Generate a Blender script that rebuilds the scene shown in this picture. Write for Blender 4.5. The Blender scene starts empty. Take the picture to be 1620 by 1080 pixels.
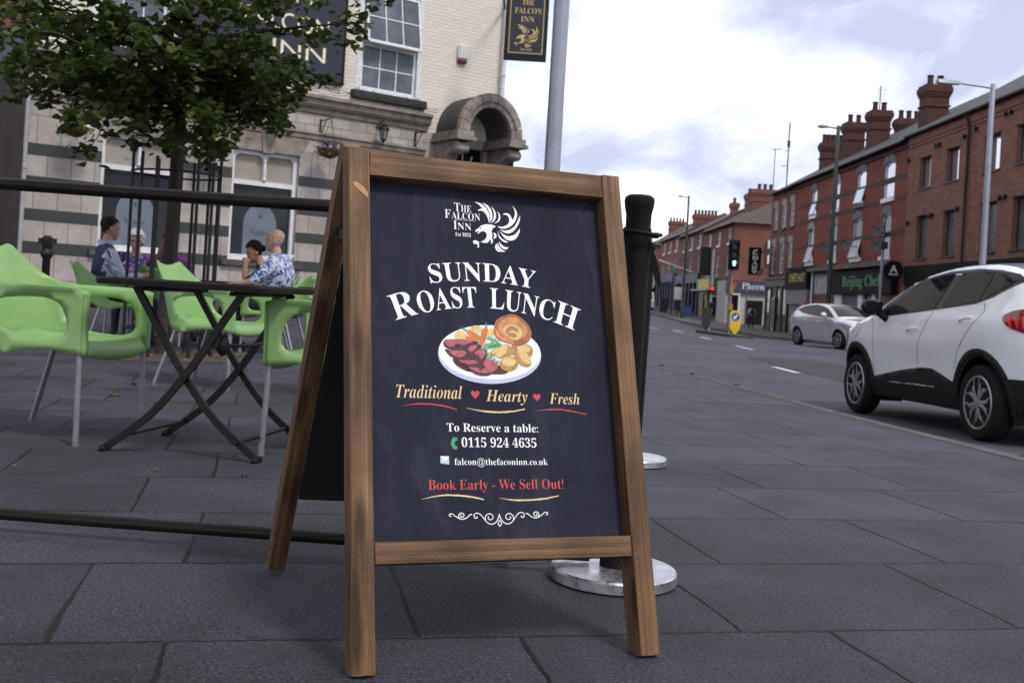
import bpy, bmesh, math, random
from mathutils import Vector, Matrix, noise
from mathutils.geometry import delaunay_2d_cdt
R = math.radians
SC = bpy.context.scene
COL = SC.collection

# ------------------------------------------------------------------ camera
FPX, ROLL, CAMH = 1650.0, R(3.4), 0.74
cam = bpy.data.cameras.new('camera')
cam_ob = bpy.data.objects.new('camera', cam)
COL.objects.link(cam_ob)
cam.sensor_width = 36.0
cam.lens = FPX / 1620.0 * 36.0
cam.shift_y = -70.0 / 1620.0
cam.clip_start, cam.clip_end = 0.05, 3000
c_, s_ = math.cos(ROLL), math.sin(ROLL)
cam_ob.matrix_world = Matrix(((c_, -s_, 0, 0), (0, 0, -1, 0), (s_, c_, 0, CAMH), (0, 0, 0, 1)))
cam.dof.use_dof = True
cam.dof.focus_distance = 2.35
cam.dof.aperture_fstop = 10.0
SC.camera = cam_ob

# ------------------------------------------------------------------ sky, sun, exposure
SUN_EL, SUN_AZ = R(50), R(140)          # azimuth measured clockwise from +Y
w = bpy.data.worlds.new('World'); SC.world = w; w.use_nodes = True
nt = w.node_tree; N = nt.nodes; LK = nt.links
bg = N['Background']
sky = N.new('ShaderNodeTexSky'); sky.sky_type = 'NISHITA'; sky.sun_disc = False
sky.sun_elevation = SUN_EL; sky.sun_rotation = SUN_AZ
tc = N.new('ShaderNodeTexCoord')
sep = N.new('ShaderNodeSeparateXYZ'); LK.new(tc.outputs['Generated'], sep.inputs[0])
zz = N.new('ShaderNodeMath'); zz.operation = 'ADD'; zz.inputs[1].default_value = 0.22; LK.new(sep.outputs[2], zz.inputs[0])
zm = N.new('ShaderNodeMath'); zm.operation = 'MAXIMUM'; zm.inputs[1].default_value = 0.05; LK.new(zz.outputs[0], zm.inputs[0])
dx = N.new('ShaderNodeMath'); dx.operation = 'DIVIDE'; LK.new(sep.outputs[0], dx.inputs[0]); LK.new(zm.outputs[0], dx.inputs[1])
dy = N.new('ShaderNodeMath'); dy.operation = 'DIVIDE'; LK.new(sep.outputs[1], dy.inputs[0]); LK.new(zm.outputs[0], dy.inputs[1])
cmb = N.new('ShaderNodeCombineXYZ'); LK.new(dx.outputs[0], cmb.inputs[0]); LK.new(dy.outputs[0], cmb.inputs[1])
mp = N.new('ShaderNodeMapping'); mp.inputs['Location'].default_value = (8.78, 14.44, 0); mp.inputs['Scale'].default_value = (1.25, 0.75, 1)
LK.new(cmb.outputs[0], mp.inputs[0])
n1 = N.new('ShaderNodeTexNoise'); n1.inputs['Scale'].default_value = 1.5; n1.inputs['Detail'].default_value = 9
n1.inputs['Roughness'].default_value = 0.57; n1.inputs['Distortion'].default_value = 0.35
LK.new(mp.outputs[0], n1.inputs['Vector'])
cr1 = N.new('ShaderNodeValToRGB')
cr1.color_ramp.elements[0].position = 0.38; cr1.color_ramp.elements[0].color = (4.6, 4.9, 6.4, 1)
cr1.color_ramp.elements[1].position = 0.61; cr1.color_ramp.elements[1].color = (12.0, 12.0, 12.3, 1)
e = cr1.color_ramp.elements.new(0.48); e.color = (7.0, 7.3, 8.8, 1)
LK.new(n1.outputs['Fac'], cr1.inputs[0])
mixs = N.new('ShaderNodeMix'); mixs.data_type = 'RGBA'; mixs.inputs['Factor'].default_value = 0.93
LK.new(sky.outputs[0], mixs.inputs['A']); LK.new(cr1.outputs[0], mixs.inputs['B'])
# sky dimmed overhead, out of view, to lower the ambient light
zr = N.new('ShaderNodeMapRange'); zr.inputs[1].default_value = 0.3; zr.inputs[2].default_value = 0.75; zr.inputs[3].default_value = 1.0; zr.inputs[4].default_value = 0.62; LK.new(sep.outputs[2], zr.inputs[0])
zc = N.new('ShaderNodeVectorMath'); zc.operation = 'SCALE'; LK.new(mixs.outputs['Result'], zc.inputs[0]); LK.new(zr.outputs[0], zc.inputs['Scale'])
LK.new(zc.outputs[0], bg.inputs['Color'])
bg.inputs['Strength'].default_value = 0.1

sun = bpy.data.lights.new('sun', 'SUN'); sun.energy = 1.5; sun.angle = R(11); sun.color = (1.0, 0.96, 0.9)
sun_ob = bpy.data.objects.new('sun', sun); COL.objects.link(sun_ob)
sd = Vector((math.sin(SUN_AZ) * math.cos(SUN_EL), math.cos(SUN_AZ) * math.cos(SUN_EL), math.sin(SUN_EL)))
sun_ob.rotation_euler = sd.to_track_quat('Z', 'Y').to_euler(); sun_ob.location = (0, 0, 30)
SC.view_settings.view_transform = 'Standard'; SC.view_settings.look = 'None'
SC.view_settings.exposure = 0.52; SC.view_settings.gamma = 1.0
SC.cycles.max_bounces = 6; SC.cycles.transparent_max_bounces = 8

# ------------------------------------------------------------------ materials
def new_mat(name):
    m = bpy.data.materials.new(name); m.use_nodes = True
    return m, m.node_tree.nodes, m.node_tree.links, m.node_tree.nodes['Principled BSDF']

def c4(c, k=1.0): return (min(1, c[0] * k), min(1, c[1] * k), min(1, c[2] * k), 1)

def mat(name, rgb, rough=0.6, metal=0.0, var=0.18, scale=6.0, bump=0.0, bscale=80.0, spec=0.5, coat=0.0, emit=None, es=0.0, second=None, alpha=None):
    m, n, l, p = new_mat(name)
    t = n.new('ShaderNodeTexCoord')
    ns = n.new('ShaderNodeTexNoise'); ns.inputs['Scale'].default_value = scale; ns.inputs['Detail'].default_value = 5
    ns.inputs['Roughness'].default_value = 0.65
    l.new(t.outputs['Object'], ns.inputs['Vector'])
    r = n.new('ShaderNodeValToRGB'); r.color_ramp.elements[0].position = 0.3; r.color_ramp.elements[1].position = 0.7
    r.color_ramp.elements[0].color = c4(rgb, 1 - var)
    r.color_ramp.elements[1].color = c4(second if second else rgb, 1 + var)
    l.new(ns.outputs['Fac'], r.inputs[0]); l.new(r.outputs[0], p.inputs['Base Color'])
    p.inputs['Roughness'].default_value = rough; p.inputs['Metallic'].default_value = metal
    p.inputs['Specular IOR Level'].default_value = spec; p.inputs['Coat Weight'].default_value = coat
    if bump:
        nb = n.new('ShaderNodeTexNoise'); nb.inputs['Scale'].default_value = bscale; nb.inputs['Detail'].default_value = 4
        l.new(t.outputs['Object'], nb.inputs['Vector'])
        b = n.new('ShaderNodeBump'); b.inputs['Strength'].default_value = bump; b.inputs['Distance'].default_value = 0.01
        l.new(nb.outputs['Fac'], b.inputs['Height']); l.new(b.outputs[0], p.inputs['Normal'])
    if emit:
        p.inputs['Emission Color'].default_value = c4(emit); p.inputs['Emission Strength'].default_value = es
    return m

def brick_mat(name, c1, c2, mortar, bw=0.225, rh=0.075, ms=0.01, rough=0.85, bump=0.35, dirt=0.5, dirt_col=(0.03, 0.022, 0.02), msmooth=0.1, offs=0.5):
    m, n, l, p = new_mat(name)
    t = n.new('ShaderNodeUVMap')
    b = n.new('ShaderNodeTexBrick'); l.new(t.outputs[0], b.inputs['Vector'])
    b.inputs['Scale'].default_value = 1; b.inputs['Brick Width'].default_value = bw; b.inputs['Row Height'].default_value = rh
    b.inputs['Mortar Size'].default_value = ms; b.inputs['Mortar Smooth'].default_value = msmooth; b.offset = offs
    b.inputs['Color1'].default_value = c4(c1); b.inputs['Color2'].default_value = c4(c2); b.inputs['Mortar'].default_value = c4(mortar)
    ns = n.new('ShaderNodeTexNoise'); ns.inputs['Scale'].default_value = 0.9; ns.inputs['Detail'].default_value = 7; ns.inputs['Roughness'].default_value = 0.7
    l.new(t.outputs[0], ns.inputs['Vector'])
    rm = n.new('ShaderNodeMapRange'); rm.inputs[1].default_value = 0.45; rm.inputs[2].default_value = 0.8; rm.inputs[4].default_value = dirt
    l.new(ns.outputs['Fac'], rm.inputs[0])
    mx = n.new('ShaderNodeMix'); mx.data_type = 'RGBA'; l.new(rm.outputs[0], mx.inputs['Factor']); l.new(b.outputs['Color'], mx.inputs['A'])
    mx.inputs['B'].default_value = c4(dirt_col)
    l.new(mx.outputs['Result'], p.inputs['Base Color']); p.inputs['Roughness'].default_value = rough
    nf = n.new('ShaderNodeTexNoise'); nf.inputs['Scale'].default_value = 40; l.new(t.outputs[0], nf.inputs['Vector'])
    ad = n.new('ShaderNodeMath'); ad.operation = 'MULTIPLY_ADD'; ad.inputs[1].default_value = -1.0
    l.new(b.outputs['Fac'], ad.inputs[0]); l.new(nf.outputs['Fac'], ad.inputs[2])
    bm = n.new('ShaderNodeBump'); bm.inputs['Strength'].default_value = bump; bm.inputs['Distance'].default_value = 0.012
    l.new(ad.outputs[0], bm.inputs['Height']); l.new(bm.outputs[0], p.inputs['Normal'])
    return m

def glass_mat(name, rgb=(0.012, 0.013, 0.016), rough=0.03, var=0.3):
    m = mat(name, rgb, rough, 0, var, 2.0, spec=0.3)
    return m

# ------------------------------------------------------------------ object helpers
WM = {}   # world matrices of things built here

class MB:
    """Collects shapes (through the transform M) into ONE mesh."""
    def __init__(self, M=None):
        self.bm = bmesh.new(); self.M = M or Matrix.Identity(4); self.mi = 0
    def v(self, p): return self.bm.verts.new(self.M @ Vector(p))
    def f(self, vs):
        try:
            f = self.bm.faces.new(vs); f.material_index = self.mi; return f
        except ValueError: return None
    def poly(self, pts): return self.f([self.v(p) for p in pts])
    def box(self, x0, x1, y0, y1, z0, z1):
        a = [self.v((x, y, z)) for z in (z0, z1) for y in (y0, y1) for x in (x0, x1)]
        for q in ((0, 2, 3, 1), (4, 5, 7, 6), (0, 1, 5, 4), (2, 6, 7, 3), (0, 4, 6, 2), (1, 3, 7, 5)): self.f([a[i] for i in q])
    def obox(self, c, sx, sy, sz, rot=None):
        M0 = self.M; self.M = M0 @ Matrix.Translation(Vector(c)) @ (rot.to_4x4() if rot else Matrix.Identity(4))
        self.box(-sx / 2, sx / 2, -sy / 2, sy / 2, -sz / 2, sz / 2); self.M = M0
    def grid(self, rows, close=False):
        vs = [[self.v(p) for p in r] for r in rows]
        for i in range(len(vs) - 1):
            n = len(vs[i])
            for j in range(n if close else n - 1):
                self.f([vs[i][j], vs[i][(j + 1) % n], vs[i + 1][(j + 1) % n], vs[i + 1][j]])
        return vs
    def tube(self, pts, r, n=10, cap=True):
        pts = [Vector(p) for p in pts]; rs = r if isinstance(r, (list, tuple)) else [r] * len(pts)
        rows = []; prev = None
        for i, p in enumerate(pts):
            t = (pts[min(i + 1, len(pts) - 1)] - pts[max(i - 1, 0)]).normalized()
            if prev is None:
                a = Vector((0, 0, 1)) if abs(t.z) < 0.9 else Vector((1, 0, 0))
                u = t.cross(a).normalized()
            else: u = (prev - t * prev.dot(t)).normalized()
            prev = u; wv = t.cross(u)
            rows.append([p + (u * math.cos(k * 2 * math.pi / n) + wv * math.sin(k * 2 * math.pi / n)) * rs[i] for k in range(n)])
        vs = self.grid(rows, True)
        if cap: self.f(vs[0][::-1]); self.f(vs[-1])
    def lathe(self, prof, c=(0, 0, 0), n=24, sx=1, sy=1):
        rows = [[(c[0] + r * sx * math.cos(k * 2 * math.pi / n), c[1] + r * sy * math.sin(k * 2 * math.pi / n), c[2] + z) for k in range(n)] for r, z in prof]
        vs = self.grid(rows, True)
        if prof[0][0] > 1e-5: self.f(vs[0][::-1])
        if prof[-1][0] > 1e-5: self.f(vs[-1])
    def blob(self, c, rx, ry, rz, nu=12, nv=8, rot=None, jit=0):
        M0 = self.M; self.M = M0 @ Matrix.Translation(Vector(c)) @ (rot.to_4x4() if rot else Matrix.Identity(4))
        rows = []
        for i in range(nv + 1):
            th = math.pi * i / nv; q = max(math.sin(th), 0.002)
            rows.append([(rx * q * math.cos(2 * math.pi * k / nu), ry * q * math.sin(2 * math.pi * k / nu), -rz * math.cos(th)) for k in range(nu)])
        self.grid(rows, True); self.M = M0
    def prism(self, pts, fn0, fn1):
        """2-D outline mapped to two sheets by fn0 / fn1 and closed round the rim."""
        a = [self.v(fn0(*p)) for p in pts]; b = [self.v(fn1(*p)) for p in pts]
        self.f(a[::-1]); self.f(b)
        for i in range(len(pts)):
            j = (i + 1) % len(pts); self.f([a[i], a[j], b[j], b[i]])
    def cdt(self, outline, holes, fn, step=0.05, inner=True, extra=()):
        """triangulated sheet with holes and inner points, mapped by fn(x, y)."""
        pts = []; edges = []
        def ring(r):
            b0 = len(pts)
            for i in range(len(r)):
                a, b = Vector(r[i]), Vector(r[(i + 1) % len(r)])
                k = max(1, int((b - a).length / step + 0.5))
                for q in range(k): pts.append(a + (b - a) * q / k)
            for i in range(b0, len(pts)): edges.append((i, i + 1 if i + 1 < len(pts) else b0))
        ring(outline)
        for h in holes: ring(h)
        def inside(p, r):
            o = False; j = len(r) - 1
            for i in range(len(r)):
                if (r[i][1] > p[1]) != (r[j][1] > p[1]) and p[0] < (r[j][0] - r[i][0]) * (p[1] - r[i][1]) / (r[j][1] - r[i][1]) + r[i][0]: o = not o
                j = i
            return o
        ok = lambda p: inside(p, outline) and not any(inside(p, h) for h in holes)
        npb = len(pts)
        if inner:
            xs = [p[0] for p in outline]; ys = [p[1] for p in outline]
            x = min(xs) + step * 0.5
            while x < max(xs):
                y = min(ys) + step * 0.5
                while y < max(ys):
                    p = Vector((x, y))
                    if ok(p) and min((p - q).length for q in pts[:npb]) > step * 0.45: pts.append(p)
                    y += step
                x += step
        vo, eo, fo = delaunay_2d_cdt(pts, edges, [], 0, 1e-6)[:3]
        vs = [None] * len(vo)
        for t in fo:
            cx = sum(vo[i][0] for i in t) / len(t); cy = sum(vo[i][1] for i in t) / len(t)
            if not ok((cx, cy)): continue
            for i in t:
                if vs[i] is None: vs[i] = self.v(fn(vo[i][0], vo[i][1]))
            self.f([vs[i] for i in t])
    def build(self, name, mats, parent=None, smooth=None, uaxis=None, recalc=True, weld=0.0, uvfn=None):
        bm = self.bm
        if weld: bmesh.ops.remove_doubles(bm, verts=bm.verts, dist=weld)
        if recalc: bmesh.ops.recalc_face_normals(bm, faces=bm.faces)
        bm.normal_update()
        uv = bm.loops.layers.uv.new('UVMap'); off = random.random() * 7
        for f in bm.faces:
            nr = f.normal
            if uaxis is not None:
                U = uaxis; V = U.cross(nr)
                for lp in f.loops: lp[uv].uv = (lp.vert.co.dot(U) + off, lp.vert.co.dot(V) + off + nr.x * 3.1)
            elif uvfn:
                for lp in f.loops: lp[uv].uv = uvfn(lp.vert.co)
            elif abs(nr.z) > 0.8:
                for lp in f.loops: lp[uv].uv = (lp.vert.co.x, lp.vert.co.y)
            else:
                U = Vector((-nr.y, nr.x, 0)).normalized() if abs(nr.x) + abs(nr.y) > 1e-6 else Vector((1, 0, 0))
                for lp in f.loops: lp[uv].uv = (lp.vert.co.dot(U), lp.vert.co.z)
        me = bpy.data.meshes.new(name); bm.to_mesh(me); bm.free()
        for m in (mats if isinstance(mats, (list, tuple)) else [mats]): me.materials.append(m)
        if smooth is not None:
            for pl in me.polygons: pl.use_smooth = True
            me.set_sharp_from_angle(angle=R(smooth))
        o = bpy.data.objects.new(name, me); COL.objects.link(o)
        if parent is not None:
            me.transform(WM[parent.name].inverted()); o.parent = parent; WM[o.name] = WM[parent.name]
        else:
            if len(me.vertices):
                xs = [v.co for v in me.vertices]
                b = Vector(((min(v.x for v in xs) + max(v.x for v in xs)) / 2, (min(v.y for v in xs) + max(v.y for v in xs)) / 2, min(v.z for v in xs)))
                me.transform(Matrix.Translation(-b)); o.location = b; WM[o.name] = Matrix.Translation(b)
        return o

def tag(o, label=None, cat=None, group=None, kind=None):
    if label: o['label'] = label
    if cat: o['category'] = cat
    if group: o['group'] = group
    if kind: o['kind'] = kind
    return o

def thing(name, label, cat, loc=(0, 0, 0), rz=0.0, group=None):
    o = bpy.data.objects.new(name, None); COL.objects.link(o); o.empty_display_size = 0.1
    o.location = loc; o.rotation_euler = (0, 0, rz)
    WM[o.name] = Matrix.Translation(Vector(loc)) @ Matrix.Rotation(rz, 4, 'Z')
    return tag(o, label, cat, group)

def dup(o, parent=None):
    c = o.copy(); COL.objects.link(c)
    if parent is not None: c.parent = parent
    for ch in [x for x in COL.objects if x.parent == o]: dup(ch, c)
    return c

def place(o, loc, rz):
    o.location = loc; o.rotation_euler = (0, 0, rz)
    return o

# ------------------------------------------------------------------ lettering (serif glyphs of the built-in font's mathematical alphabet)
def _map(ch, st):
    k = ord(ch)
    if st == 'B':
        if 'A' <= ch <= 'Z': return chr(0x1D400 + k - 65)
        if 'a' <= ch <= 'z': return chr(0x1D41A + k - 97)
        if '0' <= ch <= '9': return chr(0x1D7CE + k - 48)
    if st == 'I':
        if 'A' <= ch <= 'Z': return chr(0x1D468 + k - 65)
        if 'a' <= ch <= 'z': return chr(0x1D482 + k - 97)
    return ch
_caps = {}
def text_mesh(s, st='B', thin=0.0):
    cu = bpy.data.curves.new('t', 'FONT'); cu.body = ''.join(_map(c, st) for c in s); cu.resolution_u = 4; cu.offset = -thin
    o = bpy.data.objects.new('t', cu); COL.objects.link(o)
    bpy.context.view_layer.update()
    me = bpy.data.meshes.new_from_object(o.evaluated_get(bpy.context.evaluated_depsgraph_get()))
    vs = [(v.co.x, v.co.y) for v in me.vertices]; fs = [tuple(p.vertices) for p in me.polygons]
    bpy.data.objects.remove(o); bpy.data.curves.remove(cu); bpy.data.meshes.remove(me)
    return vs, fs
def cap_h(st, thin):
    if (st, thin) not in _caps:
        vs, _ = text_mesh('H', st, thin); _caps[(st, thin)] = max(v[1] for v in vs)
    return _caps[(st, thin)]
def text_to(mb, s, x0, x1, yb, cap, fn, st='B', thin=0.012, path=None):
    """set s between x0 and x1 on baseline yb; fn(x, y) places the points."""
    vs, fs = text_mesh(s, st, thin)
    a = min(v[0] for v in vs); b = max(v[0] for v in vs); k = (x1 - x0) / (b - a); ky = cap / cap_h(st, thin)
    out = []
    for x, y in vs:
        X = x0 + (x - a) * k; Y = y * ky
        out.append(mb.v(path(X, Y) if path else fn(X, yb + Y)))
    for f in fs: mb.f([out[i] for i in f])
# ------------------------------------------------------------------ terrain heights
def lerp_tab(tab, x):
    if x <= tab[0][0]: return tab[0][1]
    for (a, va), (b, vb) in zip(tab, tab[1:]):
        if x <= b: return va + (vb - va) * (x - a) / (b - a)
    return tab[-1][1]
def sstep(a, b, x):
    t = min(1, max(0, (x - a) / (b - a))); return t * t * (3 - 2 * t)
FAR = [(0, -.05), (20, -.05), (45, -.35), (55, -.5), (70, -.5), (85, -.25), (100, .05), (125, .6), (160, 1.3), (240, 2.6)]
NEAR = [(-10, -.1), (5, -.13), (8.5, -.2), (11, -.26), (20, -.28), (34, -.22), (43, -.2), (55, -.5), (70, -.62), (85, -.4), (100, -.1), (125, .45), (160, 1.1), (240, 2.4)]
def z_far(y): return lerp_tab(FAR, y)
def z_road(x, y):
    t = sstep(5.5, 13, x); return lerp_tab(NEAR, y) * (1 - t) + (z_far(y) - .12) * t
def z_pave(x, y): return .03 * max(0, y - 12) * sstep(.3, -1.8, x)
KERB = [(-8, 5.2), (2, 3.64), (6, 2.99), (8, 2.62), (10.6, 2.27), (13.1, 1.83), (17, 1.35), (22, 1.1), (30, 1.05), (240, 1.05)]
FKERB = [(-8, 13.3), (240, 13.3)]
def kx(y): return lerp_tab(KERB, y)

# ------------------------------------------------------------------ ground
def slab_mat():
    m, n, l, p = new_mat('paving')
    t = n.new('ShaderNodeUVMap')
    wob = n.new('ShaderNodeTexNoise'); wob.inputs['Scale'].default_value = 1.1; l.new(t.outputs[0], wob.inputs['Vector'])
    wob2 = n.new('ShaderNodeTexNoise'); wob2.inputs['Scale'].default_value = 28; wob2.inputs['Detail'].default_value = 3; l.new(t.outputs[0], wob2.inputs['Vector'])
    a1 = n.new('ShaderNodeVectorMath'); a1.operation = 'MULTIPLY_ADD'; a1.inputs[1].default_value = (.05, .05, 0); l.new(wob.outputs['Color'], a1.inputs[0]); l.new(t.outputs[0], a1.inputs[2])
    a2 = n.new('ShaderNodeVectorMath'); a2.operation = 'MULTIPLY_ADD'; a2.inputs[1].default_value = (.012, .012, 0); l.new(wob2.outputs['Color'], a2.inputs[0]); l.new(a1.outputs[0], a2.inputs[2])
    b = n.new('ShaderNodeTexBrick'); l.new(a2.outputs[0], b.inputs['Vector'])
    b.offset = .3; b.inputs['Scale'].default_value = 1; b.inputs['Brick Width'].default_value = .75; b.inputs['Row Height'].default_value = .61
    b.inputs['Mortar Size'].default_value = .0062; b.inputs['Mortar Smooth'].default_value = .8
    b.inputs['Color1'].default_value = (.82, .81, .83, 1); b.inputs['Color2'].default_value = (1.12, 1.12, 1.15, 1); b.inputs['Mortar'].default_value = (.2, .155, .12, 1)
    mz = n.new('ShaderNodeTexNoise'); mz.inputs['Scale'].default_value = 2.3; mz.inputs['Detail'].default_value = 4; l.new(t.outputs[0], mz.inputs['Vector'])
    mzr = n.new('ShaderNodeMapRange'); mzr.inputs[1].default_value = .3; mzr.inputs[2].default_value = .7; mzr.inputs[3].default_value = .0025; mzr.inputs[4].default_value = .013; l.new(mz.outputs['Fac'], mzr.inputs[0]); l.new(mzr.outputs[0], b.inputs['Mortar Size'])
    # grain of the slab, stains, speckle
    g = n.new('ShaderNodeTexNoise'); g.inputs['Scale'].default_value = 120; g.inputs['Detail'].default_value = 6; g.inputs['Roughness'].default_value = .75; l.new(t.outputs[0], g.inputs['Vector'])
    gr = n.new('ShaderNodeValToRGB'); gr.color_ramp.elements[0].position = .36; gr.color_ramp.elements[1].position = .66
    gr.color_ramp.elements[0].color = (.009, .009, .011, 1); gr.color_ramp.elements[1].color = (.13, .13, .165, 1); l.new(g.outputs['Fac'], gr.inputs[0])
    st = n.new('ShaderNodeTexNoise'); st.inputs['Scale'].default_value = 1.7; st.inputs['Detail'].default_value = 8; st.inputs['Roughness'].default_value = .72; st.inputs['Distortion'].default_value = .4
    l.new(t.outputs[0], st.inputs['Vector'])
    sr = n.new('ShaderNodeValToRGB'); sr.color_ramp.elements[0].position = .28; sr.color_ramp.elements[1].position = .72
    sr.color_ramp.elements[0].color = (.42, .38, .36, 1); sr.color_ramp.elements[1].color = (1.2, 1.2, 1.27, 1); l.new(st.outputs['Fac'], sr.inputs[0])
    m1 = n.new('ShaderNodeMix'); m1.data_type = 'RGBA'; m1.blend_type = 'MULTIPLY'; m1.inputs['Factor'].default_value = 1; l.new(gr.outputs[0], m1.inputs['A']); l.new(sr.outputs[0], m1.inputs['B'])
    m2 = n.new('ShaderNodeMix'); m2.data_type = 'RGBA'; m2.blend_type = 'MULTIPLY'; m2.inputs['Factor'].default_value = 1; l.new(m1.outputs['Result'], m2.inputs['A']); l.new(b.outputs['Color'], m2.inputs['B'])
    # gum spots and pale scuffs
    vo = n.new('ShaderNodeTexVoronoi'); vo.inputs['Scale'].default_value = 3.1; vo.inputs['Randomness'].default_value = 1; l.new(a2.outputs[0], vo.inputs['Vector'])
    vr = n.new('ShaderNodeMapRange'); vr.inputs[1].default_value = .05; vr.inputs[2].default_value = .035; vr.inputs[4].default_value = .6; l.new(vo.outputs['Distance'], vr.inputs[0])
    m3 = n.new('ShaderNodeMix'); m3.data_type = 'RGBA'; l.new(vr.outputs[0], m3.inputs['Factor']); l.new(m2.outputs['Result'], m3.inputs['A']); m3.inputs['B'].default_value = (.02, .019, .018, 1)
    sc = n.new('ShaderNodeTexNoise'); sc.inputs['Scale'].default_value = 6.5; sc.inputs['Detail'].default_value = 9; sc.inputs['Roughness'].default_value = .8; l.new(t.outputs[0], sc.inputs['Vector'])
    scr = n.new('ShaderNodeMapRange'); scr.inputs[1].default_value = .62; scr.inputs[2].default_value = .78; scr.inputs[4].default_value = .4; l.new(sc.outputs['Fac'], scr.inputs[0])
    m4 = n.new('ShaderNodeMix'); m4.data_type = 'RGBA'; l.new(scr.outputs[0], m4.inputs['Factor']); l.new(m3.outputs['Result'], m4.inputs['A']); m4.inputs['B'].default_value = (.15, .15, .165, 1)
    gt = n.new('ShaderNodeTexVoronoi'); gt.inputs['Scale'].default_value = 330; l.new(t.outputs[0], gt.inputs['Vector'])
    gs = n.new('ShaderNodeSeparateXYZ'); l.new(gt.outputs['Color'], gs.inputs[0])
    gm = n.new('ShaderNodeMapRange'); gm.inputs[1].default_value = 0; gm.inputs[2].default_value = 1; gm.inputs[3].default_value = .6; gm.inputs[4].default_value = 1.42; l.new(gs.outputs[0], gm.inputs[0])
    m5 = n.new('ShaderNodeMix'); m5.data_type = 'RGBA'; m5.blend_type = 'MULTIPLY'; m5.inputs['Factor'].default_value = .75; l.new(m4.outputs['Result'], m5.inputs['A']); l.new(gm.outputs[0], m5.inputs['B'])
    gw = n.new('ShaderNodeMapRange'); gw.inputs[1].default_value = .965; gw.inputs[2].default_value = .985; gw.inputs[4].default_value = .28; l.new(gs.outputs[1], gw.inputs[0])
    m6 = n.new('ShaderNodeMix'); m6.data_type = 'RGBA'; l.new(gw.outputs[0], m6.inputs['Factor']); l.new(m5.outputs['Result'], m6.inputs['A']); m6.inputs['B'].default_value = (.3, .3, .31, 1)
    l.new(m6.outputs['Result'], p.inputs['Base Color'])
    p.inputs['Roughness'].default_value = .65; p.inputs['Specular IOR Level'].default_value = .35
    h = n.new('ShaderNodeMath'); h.operation = 'MULTIPLY_ADD'; h.inputs[1].default_value = -1.6; l.new(b.outputs['Fac'], h.inputs[0]); l.new(g.outputs['Fac'], h.inputs[2])
    bp = n.new('ShaderNodeBump'); bp.inputs['Strength'].default_value = .9; bp.inputs['Distance'].default_value = .009; l.new(h.outputs[0], bp.inputs['Height']); l.new(bp.outputs[0], p.inputs['Normal'])
    return m
SA = R(13)
def slab_uv(co):
    cr = co.x * math.cos(SA) + co.y * math.sin(SA); k = -co.x * math.sin(SA) + co.y * math.cos(SA)
    return (cr - .585 - .025, k - 2.22 - .025)
YS = [-8, -4, -2, 0, 1, 2, 3, 4, 5, 6, 7, 8, 9, 10, 11, 12, 13, 14, 16, 18, 20, 22, 25, 30, 35, 40, 45, 50, 55, 60, 65, 70, 75, 80, 85, 92, 100, 112, 125, 140, 160, 200, 240]
XP = [-26, -18, -12, -9, -7, -5, -4, -3, -2.4, -1.8, -1.2, -.6, 0, .3]
mb = MB()
mb.grid([[(x, y, z_pave(x, y)) for x in XP] + [(kx(y) - .14, y, 0)] for y in YS if y <= 45])
tag(mb.build('pavement', slab_mat(), smooth=40, uvfn=slab_uv), kind='structure')
M_KERB = mat('kerb stone', (.085, .078, .076), .8, var=.35, scale=5, bump=.5, bscale=60)
mb = MB()
mb.grid([[(kx(y) - .14, y, .003), (kx(y) - .012, y, .003), (kx(y), y, -.008), (kx(y), y, z_road(kx(y), y) - .05)] for y in YS if y <= 45])
tag(mb.build('kerb', M_KERB, smooth=30), kind='structure')
M_ASPH = mat('asphalt', (.052, .053, .07), .8, var=.25, scale=.5, bump=.5, bscale=220, second=(.07, .071, .09))
mb = MB()
mb.grid([[(kx(y) - .02 + (13.32 - kx(y)) * t / 16.0, y, z_road(kx(y) + (13.3 - kx(y)) * t / 16.0, y)) for t in range(17)] for y in YS])
tag(mb.build('road', M_ASPH, smooth=60), kind='structure')
M_FPAVE = brick_mat('far paving', (.1, .09, .088), (.13, .12, .115), (.04, .035, .03), .6, .6, .012, bump=.2, dirt=.35)
mb = MB()
mb.grid([[(13.3, y, z_far(y) - .2), (13.3, y, z_far(y)), (13.45, y, z_far(y) + .003), (15.5, y, z_far(y) + .01), (18.4, y, z_far(y) + .01), (40, y, z_far(y))] for y in YS])
tag(mb.build('far_pavement', M_FPAVE, smooth=30), kind='structure')
mb = MB(); mb.poly([(-900, -900, -3), (900, -900, -3), (900, 1400, -3), (-900, 1400, -3)])
tag(mb.build('ground', mat('earth', (.06, .06, .05), .9, scale=.05)), kind='structure')
# road markings
M_WHITE_LINE = mat('road paint', (.62, .62, .62), .7, var=.3, scale=9)
mb = MB()
def mark(x, y0, y1, wd, hd=0.0):
    n_ = 4
    rows = []
    for i in range(n_ + 1):
        y = y0 + (y1 - y0) * i / n_; xx = x + hd * (y - y0)
        rows.append([(xx - wd / 2, y, z_road(xx - wd / 2, y) + .006), (xx + wd / 2, y, z_road(xx + wd / 2, y) + .006)])
    mb.grid(rows)
mark(5.0, 18.0, 19.6, .14)
for k in range(9): mark(6.3 + k * .1, 27 + k * 6.2, 29 + k * 6.2, .12)
mark(8.0, 44, 66, .12, .02); mark(9.4, 44.5, 62, .1, .01)
tag(mb.build('road_markings', M_WHITE_LINE), kind='structure')
M_PATCH = mat('asphalt patch', (.04, .04, .047), .85, scale=3, bump=.4, bscale=200)
mb = MB()
mb.grid([[(x, y, z_road(x, y) + .005) for x in (5.2, 6.1, 7.0 + .3 * math.sin(y))] for y in (12, 14, 16, 18, 20, 23)])
tag(mb.build('road_repair', M_PATCH, smooth=60), kind='structure')
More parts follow.
